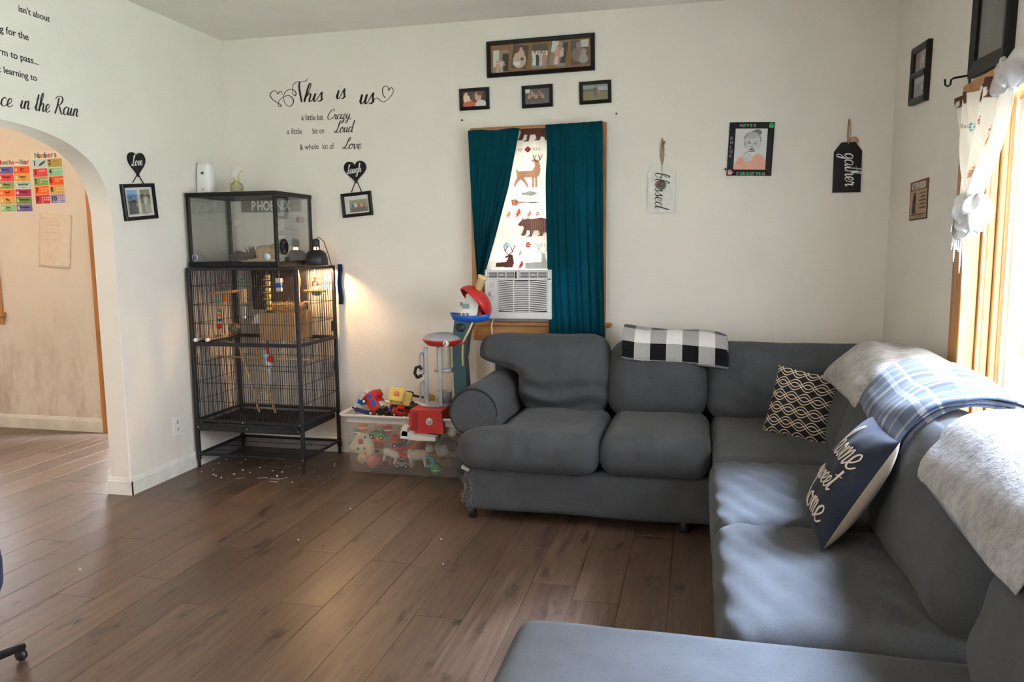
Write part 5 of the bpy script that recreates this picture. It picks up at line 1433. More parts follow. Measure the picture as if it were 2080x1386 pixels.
for k in range(1, 52):
    x = CX0 + pw_ + (CX1 - CX0 - 2 * pw_) * k / 52; mb.box(x - .0012, x + .0012, CY0 + .015, CY1 - .015, .087, .0894)
for y in (-.42, -.30, -.18): mb.box(CX0 + .01, CX1 - .01, y - .0015, y + .0015, .0845, .0875)
cg(mb, 'wire_shelf', kind='stuff')
# tray drawer with lip, grate over it
tr = cg(MB().box(CX0 + .03, CX1 - .03, CY0 + .012, CY1 - .03, .245, .250).box(CX0 + .026, CX1 - .026, CY0 - .004, CY0 + .006, .240, .284).box(CX0 + .026, CX0 + .032, CY0 + .006, CY1 - .03, .245, .28).box(CX1 - .032, CX1 - .026, CY0 + .006, CY1 - .03, .245, .28).box(CX0 + .03, CX1 - .03, CY1 - .034, CY1 - .028, .245, .28), 'tray')
cg(MB().rbox(CX0 + .03, CX1 - .03, CY0 - .010, CY0 - .004, .276, .290, .002), 'tray_lip', parent=cage)
mb = MB()
for k in range(1, 44):
    x = CX0 + .03 + (CX1 - CX0 - .06) * k / 44; mb.box(x - .001, x + .001, CY0 + .02, CY1 - .02, .296, .298)
for y in (-.45, -.37, -.29, -.21, -.13): mb.box(CX0 + .02, CX1 - .02, y - .001, y + .001, .294, .296)
cg(mb, 'grate', kind='stuff')
M_BOLT = plain('bright_bolt', (.55, .55, .55), .3, .8)
for x, z in ((.36, .300), (.39, .262), (.05, .262), (.74, .300), (.735, .262), (.75, .086)):
    cg(MB().lathe([(0, -.004), (.004, -.0035), (.0045, 0), (.004, .001)], 8, (x, CY0 + (.0 if z > .29 or z < .2 else -.006), z), 'y'), 'bolt', M_BOLT)
for z in (.99, 1.20, .56, .74):
    cg(MB().rbox(CX0 + pw_, CX0 + pw_ + .012, CY0 - .004, CY0 + .008, z, z + .028, .002), 'door_latch')

# ---- in the cage
M_TOYWOOD = wood('natural_dowel', (.55, .36, .18), 'z', .6, .7, 30)
M_TOYWOODX = wood('natural_dowel_x', (.55, .36, .18), 'x', .6, .7, 30)
M_TOYWOODY = wood('natural_dowel_y', (.50, .34, .18), 'y', .6, .7, 30)
def colr(name, c, r=.4): return plain('plastic_' + name, c, r, var=.08)
C_RED, C_YEL, C_BLU, C_GRN, C_WHT, C_TEA, C_ORG, C_PNK, C_GRY, C_BLK = (colr('red', (.52, .022, .018)), colr('yellow', (.72, .50, .13)), colr('blue', (.01, .10, .48)), colr('green', (.05, .34, .10)), colr('white', (.70, .69, .66)), colr('teal', (.04, .34, .36)), colr('orange', (.72, .20, .03)), colr('pink', (.62, .22, .20)), colr('grey', (.30, .31, .33)), colr('black', (.012, .012, .013)))
lad = thing('bird_ladder', 'wooden bird ladder slanting inside the lower cage', 'ladder', (.32, -.29, .31))
def LP(x, z): return (x - .32, 0, z - .31)
for xa, xb in ((.200, .322), (.316, .436)):
    MB().tube([LP(xa, .745), LP(xb, .312)], .0085, 8).build('side_rail', M_TOYWOOD, lad)
for k in range(9):
    f = (k + .35) / 9; z = .745 - .433 * f; x = .200 + .122 * f
    MB().tube([LP(x, z), LP(x + .116, z - .0)], .0045, 6).build('rung', M_TOYWOODX, lad)
def dowel(label, p, q, r, mt, cap=None):
    o = thing('perch', label, 'perch', p); d = Vector(q) - Vector(p)
    MB().tube([(0, 0, 0), d * .5, d], r, 8).build('dowel', mt, o)
    if cap:
        MB().tube([d * -.03, d * .035], r * 1.5, 10).build('end_cap', cap, o)
    return o
dowel('long straight wooden perch across the lower cage', (.036, -.29, .668), (.748, -.29, .660), .0075, M_TOYWOODX)
dowel('white capped perch at front left of upper cage', (.075, -.548, .806), (.075, -.25, .806), .008, M_TOYWOODY, C_WHT)
dowel('second white capped perch at front of upper cage', (.155, -.546, .808), (.155, -.28, .808), .008, M_TOYWOODY, C_WHT)
dowel('short horizontal wooden perch at left of upper cage', (.036, -.32, 1.075), (.20, -.22, 1.09), .009, M_TOYWOODX)
dowel('short lit wooden perch beside the heat lamp side', (.60, -.16, 1.085), (.745, -.16, 1.085), .0085, M_TOYWOODX)
br = thing('branch_perch', 'upright knobbly branch perch under the heat lamp', 'perch', (.585, -.20, .80))
MB().tube([(0, 0, 0), (.008, .004, .12), (-.004, 0, .24), (.006, -.004, .36), (.0, 0, .42)], [.011, .012, .010, .012, .009], 8).build('branch', M_TOYWOOD, br)
MB().tube([(0, 0, .20), (.05, -.01, .22), (.085, -.012, .215)], [.007, .006, .004], 6).build('side_twig', M_TOYWOODX, br)
# nest box
nb = thing('nest_box', 'brown cardboard nest box with straw nest on top', 'nest box', (.535, -.265, .790))
kraft = plain('kraft_board', (.36, .22, .11), .85, var=.15, scale=12, bump=.1)
mb = MB()
for a in ((-.125, .11, -.115, -.110, 0, .172), (-.125, .11, .105, .110, 0, .172), (-.125, -.120, -.110, .105, 0, .172), (.105, .110, -.110, .105, 0, .172), (-.12, .105, -.11, .105, 0, .006), (-.120, .105, -.110, .105, .150, .156)): mb.box(*a)
mb.build('box', kraft, nb)
mb = MB(); rr = random.Random(9)
for _ in range(420):
    a = rr.random() * 2 * PI; r0 = .06 + rr.random() * .04; z = .158 + rr.random() * .055 * (1.2 - abs(r0 - .075) * 8)
    p = Vector((math.cos(a) * r0 * 1.15, math.sin(a) * r0, z)); d = Vector((-math.sin(a), math.cos(a), rr.gauss(0, .25))) * (.03 + rr.random() * .03)
    mb.tube([p - d, p + Vector((math.cos(a), math.sin(a), 0)) * .006, p + d], .0011, 3, False)
mb.build('straw', plain('dry_straw', (.30, .21, .10), .9, var=.4), nb, kind='stuff')
# white feeder tray
fd = thing('feeder_tray', 'white plastic feeder tray hooked left of the nest box', 'tray', (.352, -.23, .885))
MB().prism([(-.058, 0), (.056, 0), (.050, .012), (.035, .055), (-.035, .055), (-.050, .012)], -.05, .05).build('tray', C_WHT, fd)
MB().prism([(-.062, 0), (.060, 0), (.058, .008), (-.060, .008)], -.054, .054).build('rim', C_WHT, fd)
# hanging toys
def chain(mb, x, y, z0, z1, r=.0012):
    n = max(2, int((z1 - z0) / .012)); mb.tube([(x + .0015 * math.sin(k * 2.2), y + .0015 * math.cos(k * 2.2), z1 - (z1 - z0) * k / n) for k in range(n + 1)], r, 4)
def hang(label, x, y, ztop, zhook, pieces, cat='bird toy'):
    """pieces: (shape, dx, z, size, material)"""
    t = thing('bird_toy', label, cat, (x, y, zhook), 0, 'hanging bird toys')
    mb = MB(); chain(mb, 0, 0, min(p[2] for p in pieces), ztop - zhook); mb.build('cord', M_JUTE, t)
    for sh, dx, z, sz, mt in pieces:
        if sh == 'ball': MB().lathe([(sz * math.sin(PI * k / 8), -sz * math.cos(PI * k / 8)) for k in range(9)], 12, (dx, 0, z)).build('bead', mt, t)
        elif sh == 'block': MB().rbox(dx - sz, dx + sz, -sz * .7, sz * .7, z - sz * .7, z + sz * .7, sz * .15).build('block', mt, t)
        elif sh == 'slat': MB().rbox(dx - sz * .45, dx + sz * .45, -sz * .2, sz * .2, z - sz, z + sz, sz * .08).build('slat', mt, t)
        elif sh == 'stick': MB().tube([(dx - sz, 0, z), (dx + sz, .004, z + .003)], .005, 6).build('stick', mt, t)
        elif sh == 'ring': MB().tube([(dx + sz * math.cos(a), 0, z + sz * math.sin(a)) for a in [2 * PI * k / 14 for k in range(14)]], sz * .22, 6, closed=True).build('ring', mt, t)
    return t
M_TWB = plain('honey_toy_wood', (.62, .36, .10), .55, var=.25, scale=40)
pcs = []
for k in range(11):
    pcs.append(('stick' if k % 2 else 'block', .006 * (-1) ** k, -.02 * k, .022 if k % 2 else .014, (M_TWB, C_YEL, M_TOYWOODX)[k % 3]))
hang('stacked honey coloured wooden block toy hanging mid cage', .462, -.36, CT - .012, 1.185, pcs)
hang('colourful bead string toy hanging at left of upper cage', .105, -.34, CT - .012, 1.03, [('block', 0, 0, .014, C_TEA), ('ball', 0, -.03, .012, M_TWB), ('ball', 0, -.06, .013, C_GRN), ('block', 0, -.09, .010, C_ORG), ('ball', 0, -.12, .011, C_BLU), ('ball', -.006, -.16, .018, C_RED)])
hang('pale slat toy with green beads hanging in upper cage', .255, -.30, CT - .012, 1.06, [('ring', 0, .09, .018, C_GRN), ('slat', 0, 0, .045, M_TOYWOOD), ('stick', 0, -.012, .030, C_TEA), ('slat', 0, -.09, .030, C_GRY), ('ball', 0, -.135, .012, C_WHT)])
hang('faded orange and red rope toy at far left of cage', .065, -.22, CT - .012, 1.12, [('ball', 0, .02, .010, C_RED), ('ball', 0, -.02, .010, C_GRN), ('slat', .004, -.07, .03, C_ORG)])
hang('blue and white plastic toy by the lit branch', .545, -.36, CT - .012, 1.16, [('block', 0, 0, .02, C_WHT), ('block', 0, -.03, .018, C_BLU), ('block', 0, -.055, .016, C_WHT)])
hang('orange and red acrylic toy near the heat lamp', .66, -.12, CT - .012, 1.17, [('ball', 0, 0, .014, C_ORG), ('ring', 0, -.04, .018, C_RED), ('slat', .01, -.09, .03, C_ORG)])
# shredder toy in the lower cage: red tie and pale blue, red and white crinkled paper
sh = thing('bird_toy', 'red, white and pale blue shredded paper toy hanging in lower cage', 'bird toy', (.430, -.33, .75), 0, 'hanging bird toys')
MB().tube([(0, 0, .03), (.002, -.004, .0), (-.002, -.006, -.03), (.004, -.004, -.05)], [.006, .011, .010, .007], 8).build('red_tie', C_RED, sh)
for k, (dx, z, s_, mt) in enumerate(((-.012, -.07, .022, colr('paleblue', (.42, .52, .60), .8)), (.016, -.085, .020, C_RED), (-.004, -.11, .020, C_WHT), (.012, -.13, .014, colr('paleblue', (.42, .52, .60), .8)), (.0, -.155, .012, C_WHT))):
    softbox(s_ * 1.6, s_ * 1.3, s_ * 1.8, s_ * .5, (8, 8, 8), (.1, .1, .1), None, s_ * .5, 70, k * 3.).build('paper_wad', mt, sh, (dx, 0, z))
MB().tube([(.0, 0, -.16), (.006, 0, -.20), (.004, 0, -.245)], [.006, .005, .003], 6).build('tail', C_WHT, sh)
MB().lathe([(.018 * math.sin(PI * k / 8), -.016 * math.cos(PI * k / 8)) for k in range(9)], 12, (-.032, .004, -.012)).build('wooden_bead', M_TOYWOOD, sh)
# wicker ball and bowl
wb = thing('wicker_ball', 'teal and brown wicker ball toy on the cage perches', 'bird toy', (.180, -.30, .852))
mb = MB()
for k in range(9):
    ax_ = Vector((math.sin(k * 1.3), math.cos(k * 2.1), math.sin(k * .7 + 1))).normalized(); u = ax_.orthogonal().normalized(); w_ = ax_.cross(u)
    mb.tube([(u * math.cos(a) + w_ * math.sin(a)) * .034 for a in [2 * PI * j / 16 for j in range(16)]], .0028, 5, closed=True)
mb.build('wicker', plain('brown_wicker', (.24, .13, .06), .8), wb)
MB().lathe([(.026 * math.sin(PI * k / 8), -.026 * math.cos(PI * k / 8)) for k in range(9)], 12).build('core', C_TEA, wb)
cupo = thing('seed_cup', 'clear seed cup on the right wall of the upper cage', 'cup', (.708, -.20, 1.06))
MB().lathe([(0, 0), (.026, 0), (.034, .05), (.036, .05), (.036, .056), (.031, .054), (.024, .004), (0, .003)], 16).build('cup', glassy('clear_cup', (.95, .95, .95), .25, .6), cupo)
MB().lathe([(0, .004), (.026, .004), (.030, .032), (0, .036)], 14).build('seed', plain('bird_seed', (.40, .28, .12), .9, var=.5, scale=200), cupo)
# dark board tied behind the upper cage, navy cloth on the corner
bd = thing('dark_backboard', 'dark speckled board tied inside the back of upper cage', 'board', (.36, CY1 - .020, .955))
MB().rbox(-.195, .21, -.006, 0, 0, .268, .002).build('board', plain('dark_speckled_board', (.022, .018, .020), .8, var=.8, scale=35), bd)
nc = thing('navy_cloth', 'navy cloth strip hanging at the back right cage corner', 'cloth', (.778, -.012, .99))
sheet('strip', lambda u, v: (-.012 + u * .032 + .004 * math.sin(v * 9), -.003 * math.sin(u * 6 + v * 4), v * .26), 10, 20, fabric('navy_cotton', (.012, .022, .075), 400, .4), nc, .002)
# seed husks on the tray and floor
mb = MB(); rr = random.Random(21)
for _ in range(90):
    x, y = .05 + rr.random() * .68, -.52 + rr.random() * .45; s_ = .0015 + rr.random() * .002
    mb.cbox((x, y, .2515 + s_ / 2), (s_ * 2.2, s_ * 1.4, s_))
hk = mb.build('seed_husks', plain('pale_husks', (.55, .46, .30), .9, var=.3), None); props(hk, 'pale seed husks scattered on the cage tray', 'seed husks', kind='stuff')
mb = MB()
for _ in range(34):
    x, y = .06 + rr.random() * 1.0, -.70 + rr.random() * .45; s_ = .0018 + rr.random() * .003
    if x > .9 and y > -.5: continue
    mb.cbox((x, y, s_ / 2), (s_ * 1.8, s_ * 1.5, s_))
for (x, y, a) in ((.52, -.66, .2), (.60, -.655, -.15), (.665, -.65, .9), (.40, -.70, .5), (.62, -.70, -.3)):
    mb.tube([(x, y, .0015), (x + .03 * math.cos(a), y + .03 * math.sin(a), .002), (x + .06 * math.cos(a + .3), y + .05 * math.sin(a + .2), .0015)], .0011, 4)
for (x, y) in ((.50, -2.0), (1.30, -1.05), (2.0, -1.62), (1.25, -1.5), (1.9, -1.35)): mb.cbox((x, y, .002), (.006, .006, .004))
db = mb.build('floor_debris', plain('white_crumbs', (.70, .68, .62), .9), None); props(db, 'white seed crumbs and straw bits on the floor by the cage', 'debris', kind='stuff')

# ------------------------------------------------------------------ glass terrarium on the cage
TX0, TX1, TY0, TY1, TZ0, TZ1 = .026, .626, -.500, -.062, CT + .001, 1.692
M_TFRAME = plain('black_terrarium_plastic', (.008, .008, .009), .4, var=.3, spec=.25)
M_TGLASS = glassy('terrarium_glass', (.985, .995, .99), .012, .55, .01)
ter = thing('terrarium', 'glass terrarium with black frame standing on the bird cage', 'terrarium', (TX0, TY0, TZ0))
def tt(mb, name, mat, parent=None, kind=None):
    mb.xf(Matrix.Translation((-TX0, -TY0, -TZ0))); return mb.build(name, mat, parent or ter, kind=kind)
b_ = .020
for x in (TX0, TX1 - b_):
    for y in (TY0, TY1 - b_): tt(MB().rbox(x, x + b_, y, y + b_, TZ0 + .026, TZ1 - .026, .002), 'corner_post', M_TFRAME)
def rim(z0, z1, nm):
    tt(MB().rbox(TX0 - .003, TX1 + .003, TY0 - .003, TY0 + b_, z0, z1, .003).rbox(TX0 - .003, TX1 + .003, TY1 - b_, TY1 + .003, z0, z1, .003).rbox(TX0 - .003, TX0 + b_, TY0 + b_, TY1 - b_, z0, z1, .002).rbox(TX1 - b_, TX1 + .003, TY0 + b_, TY1 - b_, z0, z1, .002), nm, M_TFRAME)
rim(TZ0, TZ0 + .032, 'base_rim'); rim(TZ1 - .026, TZ1, 'top_rim')
tt(MB().box(TX0 + .01, TX1 - .01, TY0 + .01, TY1 - .01, TZ0 + .004, TZ0 + .010), 'floor_panel', M_TFRAME)
g_ = .003
tt(MB().box(TX0 + b_, TX1 - b_, TY0 + .004, TY0 + .004 + g_, TZ0 + .03, TZ1 - .024), 'front_glass', M_TGLASS)
tt(MB().box(TX0 + b_, TX1 - b_, TY1 - .008, TY1 - .008 + g_, TZ0 + .03, TZ1 - .024), 'back_glass', M_TGLASS)
tt(MB().box(TX0 + .004, TX0 + .004 + g_, TY0 + b_, TY1 - b_, TZ0 + .03, TZ1 - .024), 'side_glass', M_TGLASS)
tt(MB().box(TX1 - .007, TX1 - .007 + g_, TY0 + b_, TY1 - b_, TZ0 + .03, TZ1 - .024), 'side_glass', M_TGLASS)
mb = MB()
for k in range(1, 40):
    x = TX0 + .02 + (TX1 - TX0 - .04) * k / 40; mb.box(x - .0006, x + .0006, TY0 + .018, TY1 - .018, TZ1 - .008, TZ1 - .0068)
for k in range(1, 30):
    y = TY0 + .018 + (TY1 - TY0 - .036) * k / 30; mb.box(TX0 + .018, TX1 - .018, y - .0006, y + .0006, TZ1 - .0068, TZ1 - .0056)
tt(mb, 'screen_top', M_TFRAME, kind='stuff')
tt(MB().rbox(TX0 + .12, TX0 + .20, TY0 + .012, TY1 - .012, TZ1 - .006, TZ1 + .002, .002), 'screen_brace', M_TFRAME)
M_LOCK = plain('grey_lock_plate', (.34, .31, .28), .4, .2)
def oval(c, rx, rz, axis, mat, nm, t=.006):
    prof = [(rx * math.copysign(abs(math.cos(a)) ** .7, math.cos(a)), rz * math.copysign(abs(math.sin(a)) ** .8, math.sin(a))) for a in [2 * PI * k / 22 for k in range(22)]]
    mb = MB()
    if axis == 'y': mb.prism([(c[0] + a, c[2] + b) for a, b in prof], c[1] - t, c[1], 'xz')
    else: mb.prism([(c[1] + a, c[2] + b) for a, b in prof], c[0], c[0] + t, 'yz')
    return tt(mb, nm, mat)
for dx in (0,):
    l1 = oval((.378, TY0 + .003, 1.508), .030, .018, 'y', M_LOCK, 'glass_lock')
    l2 = oval((TX1 - .002, -.205, 1.532), .036, .018, 'x', M_LOCK, 'glass_lock')
for ring_c, mat_, r0, nm in (((TX1 - .004, -.425, 1.365), M_TFRAME, .036, 'cable_port'),):
    tt(MB().tube([(ring_c[0] + .006, ring_c[1] + r0 * math.cos(a), ring_c[2] + r0 * 1.15 * math.sin(a)) for a in [2 * PI * k / 20 for k in range(20)]], .008, 8, closed=True).lathe([(0, .001), (r0 * .7, .0)], 16, (ring_c[0] + .004, ring_c[1], ring_c[2]), 'x'), nm, mat_)
for x, mt in ((.066, plain('violet_sticker', (.12, .11, .22), .5)), (.556, plain('aqua_sticker', (.40, .66, .70), .5))):
    st = tt(MB().lathe([(0, -.0012), (.020, -.0012), (.020, 0)], 20, (x, TY0 + .003, 1.306), 'y'), 'round_sticker', C_WHT)
    tt(MB().lathe([(0, -.0018), (.0165, -.0018), (.0165, -.001)], 20, (x, TY0 + .003, 1.306), 'y'), 'round_sticker', mt)
# inside
def in_t(name, label, cat, mb, mat, loc, rot=(0, 0, 0)):
    t = thing(name, label, cat, loc, rot); mb.build('body', mat, t); return t
sub = MB(); N = 26; V = []
for j in range(N + 1):
    for i in range(N + 1):
        x = .03 + .54 * i / N; y = .03 + .37 * j / N
        z = .022 + .035 * math.exp(-((x - .42) / .14) ** 2 - ((y - .2) / .16) ** 2) + .006 * mnoise.noise(Vector((x * 20, y * 20, 1)))
        V.append((x, y, z))
sub.add(V, [(j * (N + 1) + i, j * (N + 1) + i + 1, (j + 1) * (N + 1) + i + 1, (j + 1) * (N + 1) + i) for j in range(N) for i in range(N)], True)
so = sub.build('sand_substrate', plain('pinkish_sand', (.50, .38, .28), .95, var=.15, scale=60, bump=.4), None, (TX0, TY0, TZ0)); props(so, 'pinkish sand heaped in the terrarium', 'sand', kind='stuff')
hd = thing('rock_hide', 'rough tan rock hide on the terrarium sand', 'rock', (.455, -.27, TZ0 + .045)); softbox(.17, .15, .085, .04, (16, 16, 10), (.1, .1, .1), None, .03, 22, 3.).build('rock', plain('tan_rock', (.42, .30, .21), .95, var=.2, scale=40, bump=.5), hd, (0, 0, .035))
l_ = thing('driftwood', 'dark driftwood piece at the left of terrarium', 'driftwood', (.20, -.22, TZ0 + .03)); MB().tube([(-.07, 0, .018), (-.02, .01, .04), (.04, -.01, .03), (.09, .01, .05)], [.022, .03, .026, .012], 10).build('log', plain('dark_driftwood', (.07, .055, .045), .9, var=.4, scale=50, bump=.5), l_)
w_ = thing('artificial_plant', 'grey green artificial plant at back of terrarium', 'plant', (.245, -.14, TZ0 + .03)); mb = MB(); rr = random.Random(6)
for k in range(26):
    a = rr.random() * 2 * PI; L = .05 + rr.random() * .07; d = Vector((math.cos(a) * .5, math.sin(a) * .5, 1)).normalized(); n_ = d.cross(Vector((0, 0, 1))).normalized() * .010
    p = Vector((rr.gauss(0, .012), rr.gauss(0, .012), 0)); mb.add([p, p + d * L * .5 + n_, p + d * L, p + d * L * .5 - n_], [(0, 1, 2, 3)])
mb.build('leaves', plain('dusty_green', (.14, .17, .12), .8, var=.3), w_, kind='stuff')
wd = thing('water_bowl', 'dark round water bowl beside the terrarium cable port', 'bowl', (.565, -.335, TZ0 + .028)); MB().lathe([(0, 0), (.035, 0), (.042, .028), (.036, .028), (.030, .008), (0, .006)], 18).build('bowl', plain('dark_ceramic', (.03, .035, .03), .3), wd)
tm = thing('reptile_hammock', 'grey suction cup shelf on the back terrarium glass', 'shelf', (.46, TY1 - .012, 1.44)); MB().prism([(-.055, 0), (.05, .012), (.055, .02), (.01, .045), (-.05, .01)], -.06, 0).build('shelf', plain('grey_mesh', (.30, .31, .31), .8), tm)
MB().box(-.018, .03, -.012, -.004, -.07, .09).build('thermometer', plain('pale_grey_strip', (.36, .37, .36), .6), tm)
# sign on the wall behind
sg = thing('name_sign', 'grey sign reading PHOENIX on the wall behind the terrarium', 'sign', (.302, -.001, 1.637), (0, math.radians(.3), 0))
MB().rbox(-.222, .222, -.004, 0, -.046, .046, .001).build('plate', plain('weathered_grey_plate', (.17, .145, .13), .6, var=.25, scale=30), sg)
for z in (-.043, .043): MB().box(-.218, .218, -.0046, -.004, z - .0012, z + .0012).build('border_line', M_WHITEINK, sg)
for x in (-.218, .218): MB().box(x - .0012, x + .0012, -.0046, -.004, -.042, .042).build('border_line', M_WHITEINK, sg)
for k, ch in enumerate('PHOENIX'):
    o = textmesh(ch, .086, M_WHITEINK, 'letter', sg, ((-.142, -.100, -.056, -.003, .038, .083, .099)[k], -.0045, -.031), (PI / 2, 0, 0), ext=.0006, bold=.0022); o.scale = (.72, 1, 1)

# ------------------------------------------------------------------ on the terrarium
dp = thing('air_freshener', 'white automatic air freshener dispenser on the terrarium', 'dispenser', (.056, -.33, TZ1 + .001), 0)
prof = [(-.052, 0), (.052, 0), (.050, .10), (.045, .190), (.040, .196), (-.040, .196), (-.045, .190), (-.050, .10)]
mb = MB(); V = []; F = []
rings = 9
for k in range(rings):
    f = k / (rings - 1); z = .194 * f; w2 = .054 - .010 * f + .003 * math.sin(f * PI); d2 = .042 - .010 * f ** 2
    for j in range(20):
        a = 2 * PI * j / 20; V.append((w2 * math.copysign(abs(math.cos(a)) ** .55, math.cos(a)), d2 * math.copysign(abs(math.sin(a)) ** .75, math.sin(a)), z))
F = [(k * 20 + j, k * 20 + (j + 1) % 20, (k + 1) * 20 + (j + 1) % 20, (k + 1) * 20 + j) for k in range(rings - 1) for j in range(20)]
F += [tuple(range(19, -1, -1)), tuple((rings - 1) * 20 + j for j in range(20))]
mb.add(V, F, True); mb.build('casing', plain('glossy_white_plastic', (.76, .75, .73), .25, var=.03), dp)
MB().lathe([(0, -.044), (.008, -.0435), (.0085, -.034)], 14, (.004, 0, .128), 'y').xf(Matrix.Scale(1, 4)).build('spray_hole', C_BLK, dp)
MB().lathe([(0, -.047), (.007, -.0465), (.008, -.040)], 14, (.004, 0, .030), 'y').build('sensor_button', plain('cream_button', (.62, .58, .50), .4), dp)
sb = thing('spray_bottle', 'small spray bottle with yellow liquid and white trigger on terrarium', 'spray bottle', (.268, -.33, TZ1 + .001))
MB().lathe([(0, 0), (.036, 0), (.040, .006), (.040, .045), (.032, .062), (.016, .072), (.014, .084), (0, .084)], 20).build('bottle', glassy('yellow_bottle', (.86, .84, .50), .18, .8), sb)
MB().lathe([(0, .003), (.034, .003), (.037, .01), (.036, .034), (0, .034)], 18).build('liquid', glassy('yellow_liquid', (.84, .80, .40), .12, .3), sb)
MB().lathe([(.017, .078), (.018, .096), (.012, .100), (0, .1)], 14).build('collar', plain('dull_yellow_plastic', (.56, .50, .20), .4), sb)
MB().prism([(-.016, .098), (.010, .098), (.022, .128), (.044, .140), (.040, .152), (.0, .150), (-.018, .132)], -.011, .011).build('trigger_head', C_WHT, sb)
MB().prism([(.018, .128), (.026, .126), (.040, .098), (.046, .088), (.040, .092), (.028, .106)], -.005, .005).build('trigger', plain('pale_yellow_plastic', (.70, .64, .36), .4), sb)
MB().rbox(.036, .052, -.008, .008, .138, .158, .003).build('nozzle', plain('pale_yellow_plastic', (.70, .64, .36), .4), sb)

# ------------------------------------------------------------------ heat lamp
hl_ = thing('heat_lamp', 'black dome heat lamp sitting on top of the bird cage', 'lamp', (.690, -.145, CT + .001))
M_LBLK = plain('matte_black_lamp', (.012, .011, .011), .45, var=.3)
MB().lathe([(.070, 0), (.072, .002), (.070, .045), (.062, .075), (.045, .092), (.026, .100), (.024, .1005), (.043, .0895), (.059, .073), (.0665, .045), (.068, .002)], 26).build('shade', M_LBLK, hl_)
MB().lathe([(.0225, .118), (.024, .120), (.024, .158), (.019, .166), (.0, .168), ], 18).build('socket', M_LBLK, hl_)
mb = MB()
for k in range(6):
    a = 2 * PI * k / 6; mb.tube([(.022 * math.cos(a), .022 * math.sin(a), .097), (.021 * math.cos(a), .021 * math.sin(a), .121)], .0045, 6)
mb.build('vent_fins', M_LBLK, hl_)
def emit(name, col, st):
    m = bpy.data.materials.new(name); m.use_nodes = True; nt = m.node_tree; nt.nodes.clear()
    e = nt.nodes.new('ShaderNodeEmission'); e.inputs['Color'].default_value = (*col, 1); e.inputs['Strength'].default_value = st
    o = nt.nodes.new('ShaderNodeOutputMaterial'); nt.links.new(e.outputs[0], o.inputs['Surface']); return m
MB().lathe([(0, .035), (.016, .038), (.026, .056), (.020, .078), (.011, .092), (.0105, .116), (0, .118)], 16).build('bulb', emit('warm_bulb', (1., .62, .30), 35.), hl_)
lt = bpy.data.lights.new('heat_lamp_light', 'POINT'); lt.energy = 30.; lt.color = (1., .60, .28); lt.shadow_soft_size = .02
lo = bpy.data.objects.new('heat_lamp_light', lt); COL.objects.link(lo); lo.location = (.690, -.145, CT + .022)
MB().tube([(0, 0, .166), (.018, .01, .178), (.040, .03, .150), (.054, .05, .08), (.064, .075, .0), (.068, .098, -.05), (.058, .104, -.2), (.052, .104, -.33), (.050, .104, -.36)], .0028, 6).build('cord', M_LBLK, hl_)
MB().rbox(.036, .062, .095, .113, -.43, -.36, .006, 2).build('dimmer_switch', M_LBLK, hl_)
MB().tube([(.050, .104, -.43), (.054, .104, -.55), (.040, .106, -.66), (.054, .108, -.76), (.060, .108, -.85)], .0028, 6).build('cord', M_LBLK, hl_)
# ------------------------------------------------------------------ toy bin
def mk_frost():
    m = bpy.data.materials.new('frosted_clear_plastic'); m.use_nodes = True; nt = m.node_tree; nt.nodes.clear()
    out = nt.nodes.new('ShaderNodeOutputMaterial')
    tr = nt.nodes.new('ShaderNodeBsdfTransparent'); tr.inputs['Color'].default_value = (.93, .92, .90, 1)
    df = nt.nodes.new('ShaderNodeBsdfDiffuse'); df.inputs['Color'].default_value = (.72, .68, .64, 1)
    tl = nt.nodes.new('ShaderNodeBsdfTranslucent'); tl.inputs['Color'].default_value = (.72, .68, .64, 1)
    gl = nt.nodes.new('ShaderNodeBsdfGlossy'); gl.inputs['Roughness'].default_value = .35
    a = nt.nodes.new('ShaderNodeMixShader'); a.inputs[0].default_value = .5; nt.links.new(df.outputs[0], a.inputs[1]); nt.links.new(tl.outputs[0], a.inputs[2])
    b = nt.nodes.new('ShaderNodeMixShader'); b.inputs[0].default_value = .27; nt.links.new(tr.outputs[0], b.inputs[1]); nt.links.new(a.outputs[0], b.inputs[2])
    c = nt.nodes.new('ShaderNodeMixShader'); c.inputs[0].default_value = .04; nt.links.new(b.outputs[0], c.inputs[1]); nt.links.new(gl.outputs[0], c.inputs[2])
    nt.links.new(c.outputs[0], out.inputs['Surface']); return m
M_FROST = mk_frost()
BX0, BX1, BY0, BY1 = 1.00, 1.70, -.425, -.075
bin_ = thing('storage_bin', 'clear frosted plastic storage bin full of toys beside the sofa', 'storage bin', ((BX0 + BX1) / 2, (BY0 + BY1) / 2, 0))
def rrect(hx, hy, r, n=6):
    P_ = []
    for sx, sy, a0 in ((1, 1, 0), (-1, 1, PI / 2), (-1, -1, PI), (1, -1, 3 * PI / 2)):
        for k in range(n + 1):
            a = a0 + PI / 2 * k / n; P_.append((sx * (hx - r) + r * math.cos(a), sy * (hy - r) + r * math.sin(a)))
    return P_
hx, hy = (BX1 - BX0) / 2, (BY1 - BY0) / 2
def ringset(levels, t=0.):
    mb = MB(); V = []; n = None
    for e, z in levels:
        P_ = rrect(hx + e, hy + e, .045 + max(0, e) * .3); n = len(P_); V += [(a, b, z) for a, b in P_]
    F = [(i * n + k, i * n + (k + 1) % n, (i + 1) * n + (k + 1) % n, (i + 1) * n + k) for i in range(len(levels) - 1) for k in range(n)]
    return mb, V, F, n
mb, V, F, n = ringset([(-.012, .004), (-.003, .0), (.0, .008), (.008, .10), (.018, .22), (.026, .315)])
F.append(tuple(range(n))); mb.add(V, F, True); mb.build('tub', M_FROST, bin_)
M_RIM = plain('milky_plastic_rim', (.62, .56, .52), .35, var=.05)
